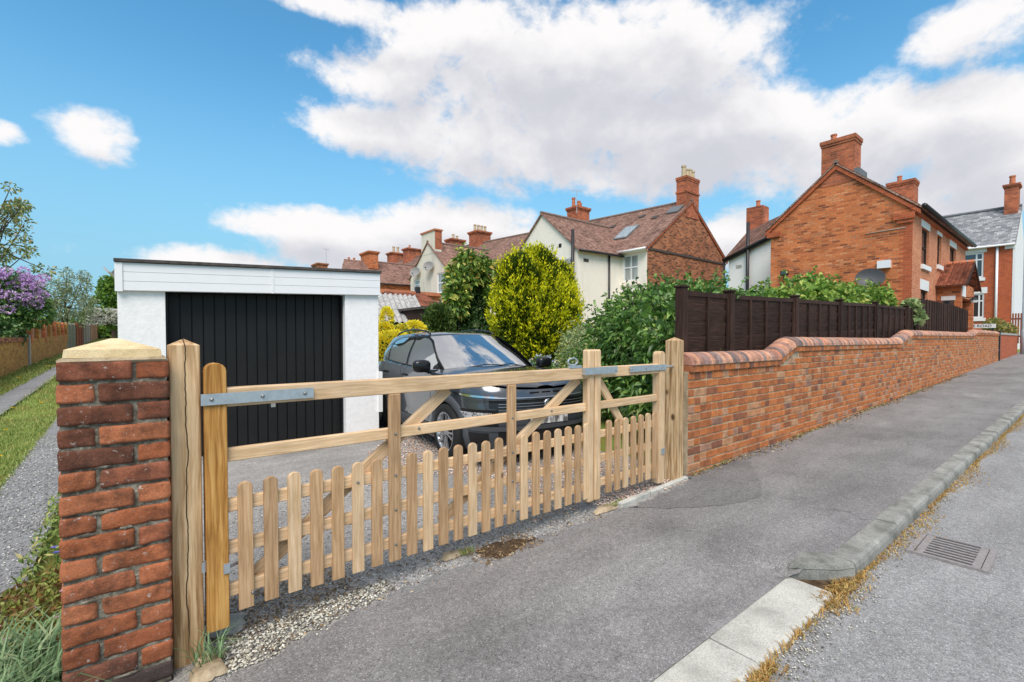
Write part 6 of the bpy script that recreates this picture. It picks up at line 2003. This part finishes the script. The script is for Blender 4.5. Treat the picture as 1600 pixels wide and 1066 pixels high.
# yellow broom by the garage corner
t = shrub('yellow_bush', 'bush covered in bright yellow blossom at the corner of the garage', 'shrub', (4.5, 9.4, .2), [((4.5, 9.3, .95), (.7, .5, .6)), ((4.35, 9.4, 1.4), (.6, .5, .42)), ((5.05, 9.6, 1.35), (.5, .4, .42))], 'broom_leaf', 2600, .075, .03, 8)
for c, r_ in [((4.2, 9.0, 1.2), (.5, .4, .42)), ((4.35, 8.8, .85), (.5, .4, .42)), ((4.7, 8.9, 1.2), (.4, .35, .3)), ((4.25, 9.4, 1.88), (.12, .12, .24)), ((4.95, 9.5, 1.62), (.26, .22, .22)), ((4.6, 9.4, 1.55), (.2, .2, .2)), ((4.15, 9.3, 1.6), (.2, .2, .18)), ((4.75, 9.4, 1.1), (.2, .2, .2))]:
    p, v = ball(int(2000 * r_[0] / .4), c, r_, .5)
    leaves('blossom', p, v, .06, .05, 'broom_flower', t, .3)
shrub('red_tipped_shrub', 'yellow and red-tipped shrub behind the far wall coping', 'shrub', (37.5, 3.2, .6), [((36.0, 3.25, 2.15), (1.2, .4, .42)), ((37.6, 3.1, 2.05), (1.2, .4, .38)), ((39.2, 3.0, 2.0), (1.0, .4, .35))], 'autumn_leaf', 1700, .14, .08, 6)

# trees beyond the footpath
def tree(name, label, base, limbs, clumps, mat, n, ln, wd, tr=.14, group='trees along the footpath', sh=.2, flower=None):
    t = empty(name, base, label, 'tree', group)
    b = Vector(base)
    m = MB()
    top = Vector((b.x, b.y, limbs))
    m.tube([b - Vector((0, 0, .2)), b.lerp(top, .5) + Vector((.08, 0, 0)), top], [tr, tr * .75, tr * .4], 8)
    for c, r_ in clumps:
        c = Vector(c)
        s = b.lerp(top, random.uniform(.45, 1.))
        md = s.lerp(c, .5) + Vector((0, 0, -.12 * (c - s).length))
        m.tube([s, md, c, c + Vector((r_[0] * .5 * random.choice((-1, 1)), 0, r_[2] * .6))], [tr * .36, tr * .22, tr * .12, .008], 5)
    m.build('trunk', 'bark', t, uv=False)
    P_, D_ = [], []
    vol = np.array([c[1][0] * c[1][2] for c in clumps]); vol = vol / vol.sum()
    for (c, r_), f in zip(clumps, vol):
        p, v = ball(int(n * f), c, r_, sh)
        P_.append(p); D_.append(v + rng.normal(size=p.shape) * .8)
    P_, D_ = np.concatenate(P_), np.concatenate(D_)
    s = rng.uniform(.7, 1.3, len(P_))
    leaves('crown', P_, D_, ln * s, wd * s, mat, t, .2, .15)
    if flower:
        fm, fc, fn, fl = flower
        P_, D_ = [], []
        for c, r_ in fc:
            p, v = ball(fn, c, r_, .3)
            P_.append(p); D_.append(v)
        leaves('blossom', np.concatenate(P_), np.concatenate(D_), fl, fl * .7, fm, t, .3)
    return t
tree('lilac_tree', 'lilac tree covered in purple blossom over the low wall at the left edge', (-3.75, 25.0, .4), 2.6,
     [((-3.9, 25.2, 3.1), (1.1, 1.0, .85)), ((-3.0, 24.8, 2.9), (.75, .7, .7)), ((-2.75, 24.9, 2.4), (.6, .6, .5)), ((-3.6, 24.8, 2.15), (.9, .8, .6)), ((-4.8, 25.2, 3.2), (1.0, 1., .9)), ((-3.3, 25, 3.5), (.7, .6, .5))], 'lilac_leaf', 9000, .13, .085, .13, sh=.45,
     flower=('lilac_flower', [((-3.6 + random.uniform(-1., 1.25), 24.4 + random.uniform(-.3, .3), 3.5 + random.uniform(-.75, .45)), (.16, .15, .13)) for _ in range(60)] + [((-3.3, 24.2, 2.5), (.2, .15, .14)), ((-2.55, 24.3, 2.75), (.16, .15, .16))], 110, .07))
tree('sparse_tree', 'tall sparse tree with reddish young leaves at the left edge', (-5.0, 30.5, .5), 6.6,
     [((-4.6 + random.uniform(-1.3, 1.1), 30.5 + random.uniform(-1, 1), random.uniform(4.6, 8.)), (.42, .42, .26)) for _ in range(26)] + [((-3.55, 30, 7.4), (.3, .3, .2)), ((-3.5, 30, 6.6), (.3, .3, .25)), ((-3.45, 30, 5.3), (.35, .3, .2)), ((-3.9, 30, 8.1), (.3, .3, .2)), ((-2.9, 30, 4.6), (.4, .3, .25))], 'tree_leaf', 2600, .17, .08, .12)
tree('grey_green_tree', 'airy grey-green tree above the footpath fences', (-3.8, 50.5, 1.0), 4.6,
     [((-3.4, 50, 4.3), (1.3, 1.2, 1.3)), ((-3.0, 50, 5.6), (.9, .8, .9)), ((-4.4, 50, 5.0), (1., 1., 1.2)), ((-2.4, 49.5, 4.2), (.7, .7, .8)), ((-3.6, 50, 6.5), (.4, .4, .5)), ((-2.6, 50, 6.4), (.4, .4, .5)), ((-3.5, 50, 3.0), (1.3, 1, .8)), ((-4.9, 51, 3.6), (1.2, 1, 1.2))], 'willow_leaf', 5200, .21, .07, .16)
tree('dark_tree', 'dense dark green tree beside the garage eaves', (-1.3, 71, 1.4), 6.0,
     [((-1.3, 70, 6.6), (1.5, 1.4, 1.4)), ((-.6, 70, 7.6), (1.4, 1.3, 1.3)), ((-2.2, 70, 5.2), (1.2, 1.2, 1.2)), ((-.4, 70, 5.4), (1.6, 1.3, 1.3)), ((-1.8, 70, 7.7), (.7, .7, .9)), ((.6, 70, 6.5), (1.2, 1.3, 1.4))], 'dark_tree_leaf', 6500, .30, .19, .25, sh=.4)
tree('hawthorn', 'white flowering hawthorn leaning over the footpath', (-.6, 56, 1.0), 2.9,
     [((-1.6, 55, 3.6), (1.1, .9, .55)), ((-.8, 55, 3.0), (.9, .8, .6)), ((-2.5, 55, 3.6), (.7, .7, .45)), ((-.2, 55, 3.4), (.9, .8, .6))], 'dark_tree_leaf', 2600, .2, .12, .14, sh=.3,
     flower=('white_flower', [((random.uniform(-2.7, -.1), 54.4 + random.uniform(-.3, .3), random.uniform(2.8, 4.05)), (.42, .3, .16)) for _ in range(44)], 130, .13))
shrub('boundary_hedge', 'dark hedge closing the far end of the footpath', 'hedge', (-1.2, 80, 1.5), [((-2.0, 80, 2.5), (1.3, 1., 1.3)), ((-.6, 80, 2.6), (1.2, 1., 1.4)), ((.8, 80, 2.6), (1.2, 1, 1.4)), ((-4.5, 84, 3), (2, 1, 1.8)), ((2.5, 80, 2.6), (1.2, 1, 1.4))], 'dark_tree_leaf', 3500, .28, .18, 6)
shrub('wall_ivy', 'dark ivy clump around the lilac trunk on the low wall', 'plant', (-3.3, 24.3, 1.2), [((-3.35, 24.2, 1.6), (.45, .6, .55)), ((-3.4, 25.1, 2.0), (.4, .5, .5)), ((-3.2, 22.8, 1.5), (.2, .8, .14))], 'ivy_leaf', 1500, .13, .1, 3)
# ------------------------------------------------------------------ grass, weeds and loose stones
def scatter(n, x0, x1, y0, y1, dz_=0.):
    p = np.stack([rng.uniform(x0, x1, n), rng.uniform(y0, y1, n), np.zeros(n)], 1)
    p[:, 2] = [gz(a, b) + dz_ for a, b in p[:, :2]]
    return p
g = np.concatenate([scatter(11000, -1.72, -.90, 5., 11, -.03), scatter(7000, -1.75, -.9, 11, 26, -.03), scatter(6000, -2.95, -2.1, 10, 30, -.03), scatter(2500, -.5, -.1, 7, 24, -.03), scatter(5000, -2.9, 0, 30, 75, -.03)])
sz = np.clip(g[:, 1] / 14, .8, 2.4)
blades('verge_grass', g, rng.uniform(.03, .085, len(g)) * sz, .008 * sz, rng.uniform(.2, .9, len(g)), 'grass', kind='stuff')
g = np.concatenate([scatter(900, -.62, -.225, 2.42, 2.95, -.02), scatter(420, -.75, -.3, 2.1, 2.5, -.02)])
blades('long_grass', g, rng.uniform(.12, .34, len(g)), rng.uniform(.006, .013, len(g)), rng.uniform(.3, 1., len(g)), 'long_grass', kind='stuff')
g = scatter(60, .20, .30, 2.37, 2.47, -.01)
blades('post_grass', g, rng.uniform(.08, .22, len(g)), .006, rng.uniform(.3, 1., len(g)), 'long_grass', kind='stuff')
g = scatter(2600, -.60, -.22, 2.85, 3.75, .0)
g[:, 2] += rng.uniform(0, .09, len(g)) * np.clip((g[:, 0] + .62) / .25, 0, 1)
leaves('weed_patch', g, rng.normal(size=(len(g), 3)) + np.array([[0, 0, .6]]), rng.uniform(.02, .05, len(g)), rng.uniform(.012, .022, len(g)), 'weed_leaf', kind='stuff')
g = scatter(700, -.52, -.22, 3.7, 5.6, .0)
g[:, 2] += rng.uniform(0, .07, len(g))
leaves('weed_leaves', g, rng.normal(size=(len(g), 3)) + np.array([[0, 0, .6]]), rng.uniform(.03, .07, len(g)), rng.uniform(.012, .02, len(g)), 'grass', kind='stuff')
def flower(name, label, cat, pos, r_, mat, group, h=.09, petals=9):
    x, y = pos
    z = gz(x, y) - .02
    t = empty(name, (x, y, z), label, cat, group)
    MB().tube([(x, y, z), (x + .005, y, z + h)], .003, 5).build('stem', 'grass', t, uv=False)
    pp = np.repeat(np.array([[x + .005, y, z + h]]), petals, 0)
    an = np.linspace(0, 2 * np.pi, petals, endpoint=False)
    dd = np.stack([np.cos(an), np.sin(an), np.full(petals, .25)], 1)
    leaves('petals', pp, dd, r_, r_ * .6, mat, t, .1)
dl = [(-1.22, 7.3), (-1.12, 7.6), (-1.45, 6.9), (-1.5, 6.6), (-1.25, 6.55), (-1.35, 9.5), (-1.6, 12), (-2.5, 16), (-2.4, 19), (-1.3, 12.5), (-2.3, 24)]
for q in dl: flower('dandelion', 'small yellow dandelion flower in the grass verge by the footpath', 'flower', q, .026 * max(1, q[1] / 9), 'yellow_flower', 'dandelions in the verge', .07)
for q in [(-.30, 3.55), (-.27, 4.65)]: flower('marigold', 'small orange-yellow flower growing close behind the brick pillar', 'flower', q, .026, 'yellow_flower', 'yellow flowers by the pillar', .12)
for q in [(-.45, 3.05), (-.34, 3.0), (-.5, 3.2), (-.38, 3.3), (-.29, 3.15), (-.54, 3.42), (-.3, 3.45), (-.42, 2.9), (-.52, 2.85)]: flower('pink_flower', 'tiny pink flower in the weeds beside the pillar foot', 'flower', q, .017, 'pink_flower', 'pink flowers in the weeds', .10, 6)
for q in [(-.36, 3.95), (-.33, 4.0), (-.38, 4.05)]: flower('bluebell', 'small violet-blue flower at the gravel edge behind the pillar', 'flower', q, .022, 'violet_flower', 'violet flowers by the track', .13, 6)

# loose stones on the drive
p = scatter(11000, 2.35, 4.5, 2.62, 6.6, -.006)
keep = (p[:, 0] > 2.5 + .45 * np.sin(p[:, 1] * 2.1)) & ~((p[:, 0] < 3.2) & (p[:, 1] < 3.1) & (rng.uniform(0, 1, len(p)) < .8))
pebbles('pink_gravel', p[keep], rng.uniform(.014, .034, keep.sum()), 'pink_gravel')
p = scatter(900, 3.0, 4.2, 2.42, 2.66, .0)
pebbles('threshold_gravel', p, rng.uniform(.012, .03, len(p)), 'pink_gravel')
p = scatter(6500, .2, 3.1, 2.3, 5.2, -.008)
p = p[p[:, 1] > np.array([edge_y(a) for a in p[:, 0]]) - .03]
pebbles('grey_gravel', p, rng.uniform(.008, .02, len(p)), 'grey_gravel')
p = scatter(7000, .22, 3.0, 2.24, 2.95, -.010)
p = p[p[:, 1] > np.array([edge_y(a) for a in p[:, 0]]) - .02 - np.abs(rng.normal(size=len(p))) * .03]
pebbles('drive_chippings', p, rng.uniform(.006, .016, len(p)), 'grey_gravel')
p = scatter(1500, .25, 1.0, 2.5, 3.0, -.004); pebbles('drive_soil_crumbs', p, rng.uniform(.006, .018, len(p)), 'litter')
p = scatter(3000, .30, 1.15, 2.30, 2.60, -.004)
p = p[(rng.normal(size=len(p)) * .09 + .30 * p[:, 0] + 2.30 - p[:, 1]) ** 2 < .012]
pebbles('pale_gravel', p, rng.uniform(.010, .024, len(p)), 'pale_gravel')
p = scatter(4200, -.95, -.46, 2.9, 9, -.008)
pebbles('track_gravel', p, rng.uniform(.010, .022, len(p)), 'grey_gravel')
# broken mortar and soil patches by the gate
def blob(name, c, r_, mat, h=.012, n=26, seed=1):
    rr = random.Random(seed)
    m = MB()
    ring = []
    for k in range(n):
        a = 2 * math.pi * k / n
        q = .9 + .16 * math.sin(a * 3 + seed) + .08 * math.sin(a * 7 + 2 * seed) + rr.uniform(-.05, .05)
        ring.append((c[0] + r_[0] * q * math.cos(a), c[1] + r_[1] * q * math.sin(a)))
    vs_ = [(x, y, gz(x, y) - .004) for x, y in ring] + [(c[0] + (x - c[0]) * .72, c[1] + (y - c[1]) * .72, gz(x, y) + h * rr.uniform(.7, 1.2)) for x, y in ring] + [(c[0], c[1], gz(*c) + h)]
    m.add(vs_, [(k, (k + 1) % n, (k + 1) % n + n, k + n) for k in range(n)] + [(k + n, (k + 1) % n + n, 2 * n) for k in range(n)])
    return m.build(name, mat, smooth=True)
tag(blob('mortar_lump', (.245, 2.385), (.075, .10), 'mortar', .03, seed=3), 'crumbled pale mortar lump at the foot of the left gate post', 'mortar')
tag(blob('concrete_patch', (.34, 2.70), (.13, .10), 'concrete', .014, seed=5), 'light concrete patch under the hinge end of the wide gate', 'concrete patch')
tag(blob('soil_patch', (1.93, 2.46), (.22, .12), 'soil', .010, seed=8), kind='structure')
tag(blob('broken_slab', (1.62, 2.60), (.10, .05), 'mortar', .016, seed=9), 'small broken pale slab in the tarmac below the gate pickets', 'slab')
tag(blob('broken_slab', (2.98, 2.47), (.13, .06), 'mortar', .02, seed=10), 'pale broken slab at the foot of the meeting gate stiles', 'slab')
g = scatter(90, 1.66, 1.76, 2.53, 2.60, 0); blades('patch_grass', g, rng.uniform(.02, .05, 90), .004, rng.uniform(.3, 1, 90), 'grass', kind='stuff')
g = scatter(120, 3.0, 3.25, 2.44, 2.50, 0); blades('threshold_grass', g, rng.uniform(.02, .05, 120), .004, rng.uniform(.3, 1, 120), 'grass', kind='stuff')
# edging bricks under the narrow gate
ed = empty('edging', (3.65, 2.46, .06), 'row of pale edging blocks laid along the pavement edge under the narrow gate', 'edging')
em = brick_mesh(.215, .05, .06, .008, .003, 'pale_concrete', 4)
for k in range(5): place(random.choice(em), 'brick', ed, (3.22 + k * .226, 2.425 + .012 * k, gz(3.4, 0) + .002), .05)
p = scatter(420, 1.68, 2.2, 2.33, 2.58, .008); leaves('patch_litter', p, rng.normal(size=p.shape) * np.array([[1, 1, .35]]), rng.uniform(.008, .03, 420), .012, 'litter', kind='stuff')
p = scatter(500, .25, 2.9, 2.35, 2.75, .0); leaves('drive_litter', p, rng.normal(size=p.shape) * np.array([[1, 1, .3]]), rng.uniform(.008, .028, 500), .012, 'litter', kind='stuff')
xx = rng.uniform(4.3, 16, 700); xx = xx[np.sin(xx * 1.9) + .5 * np.sin(xx * 5.3) > .1]; p = np.stack([xx, 2.495 - np.abs(rng.normal(size=len(xx))) * .025, np.array([gz(a, 0) for a in xx])], 1)
blades('wall_weeds', p, rng.uniform(.01, .06, len(p)), .006, rng.uniform(.3, 1.2, len(p)), 'grass', kind='stuff')
# leaf litter against the wall and dried grass along the kerb
xx = rng.uniform(4.3, 20, 2600); p = np.stack([xx, 2.5 - np.abs(rng.normal(size=2600)) * .055 * (1 + .6 * np.sin(xx * 2.3)), np.array([gz(a, 0) + .004 for a in xx])], 1)
leaves('leaf_litter', p, rng.normal(size=p.shape) * np.array([[1, 1, .3]]), rng.uniform(.015, .045, 2600), .018, 'litter', kind='stuff')
xx = rng.uniform(2.9, 13, 3600); p = np.stack([xx, np.array([kerb_front(a) for a in xx]) - .005 - np.abs(rng.normal(size=3600)) * .045 * (1 + .7 * np.sin(xx * 3.1)), np.array([gz(a, 0) - .088 for a in xx])], 1)
blades('gutter_grass', p, rng.uniform(.01, .035, 3600), .006, rng.uniform(.6, 1.6, 3600), 'dry_grass', kind='stuff')
def on_kerb(n, x0, x1, off, spread, dz_):
    xx = rng.uniform(x0, x1, n)
    return np.stack([xx, np.array([kerb_front(a) for a in xx]) + off - np.abs(rng.normal(size=n)) * spread, np.array([gz(a, 0) + dz_ for a in xx])], 1)
p = np.concatenate([on_kerb(700, 2.95, 3.5, .06, .06, -.085), on_kerb(260, 2.0, 2.25, -.005, .03, -.085), on_kerb(300, 1.5, 3.0, .0, .015, -.085)])
blades('kerb_grass', p, rng.uniform(.015, .05, len(p)), .006, rng.uniform(.4, 1.4, len(p)), 'dry_grass', kind='stuff')
p = np.concatenate([on_kerb(700, 2.2, 3.4, -.0, .07, -.082), on_kerb(350, 3.4, 6, -.02, .05, -.082)])
pebbles('gutter_grit', p, rng.uniform(.006, .016, len(p)), 'pale_gravel')
# specks of grit on the tarmac
p = np.concatenate([scatter(500, .6, 9, 1.1, 2.4, .001), np.array([[a, b, gz(a, 0) - .088] for a, b in zip(rng.uniform(1.5, 9, 350), rng.uniform(-1, .75, 350))])])
p[:, 2] -= [dip(a, b) if b > 1 else 0 for a, b in p[:, :2]]
pebbles('pavement_grit', p, rng.uniform(.003, .009, len(p)), 'pale_gravel')
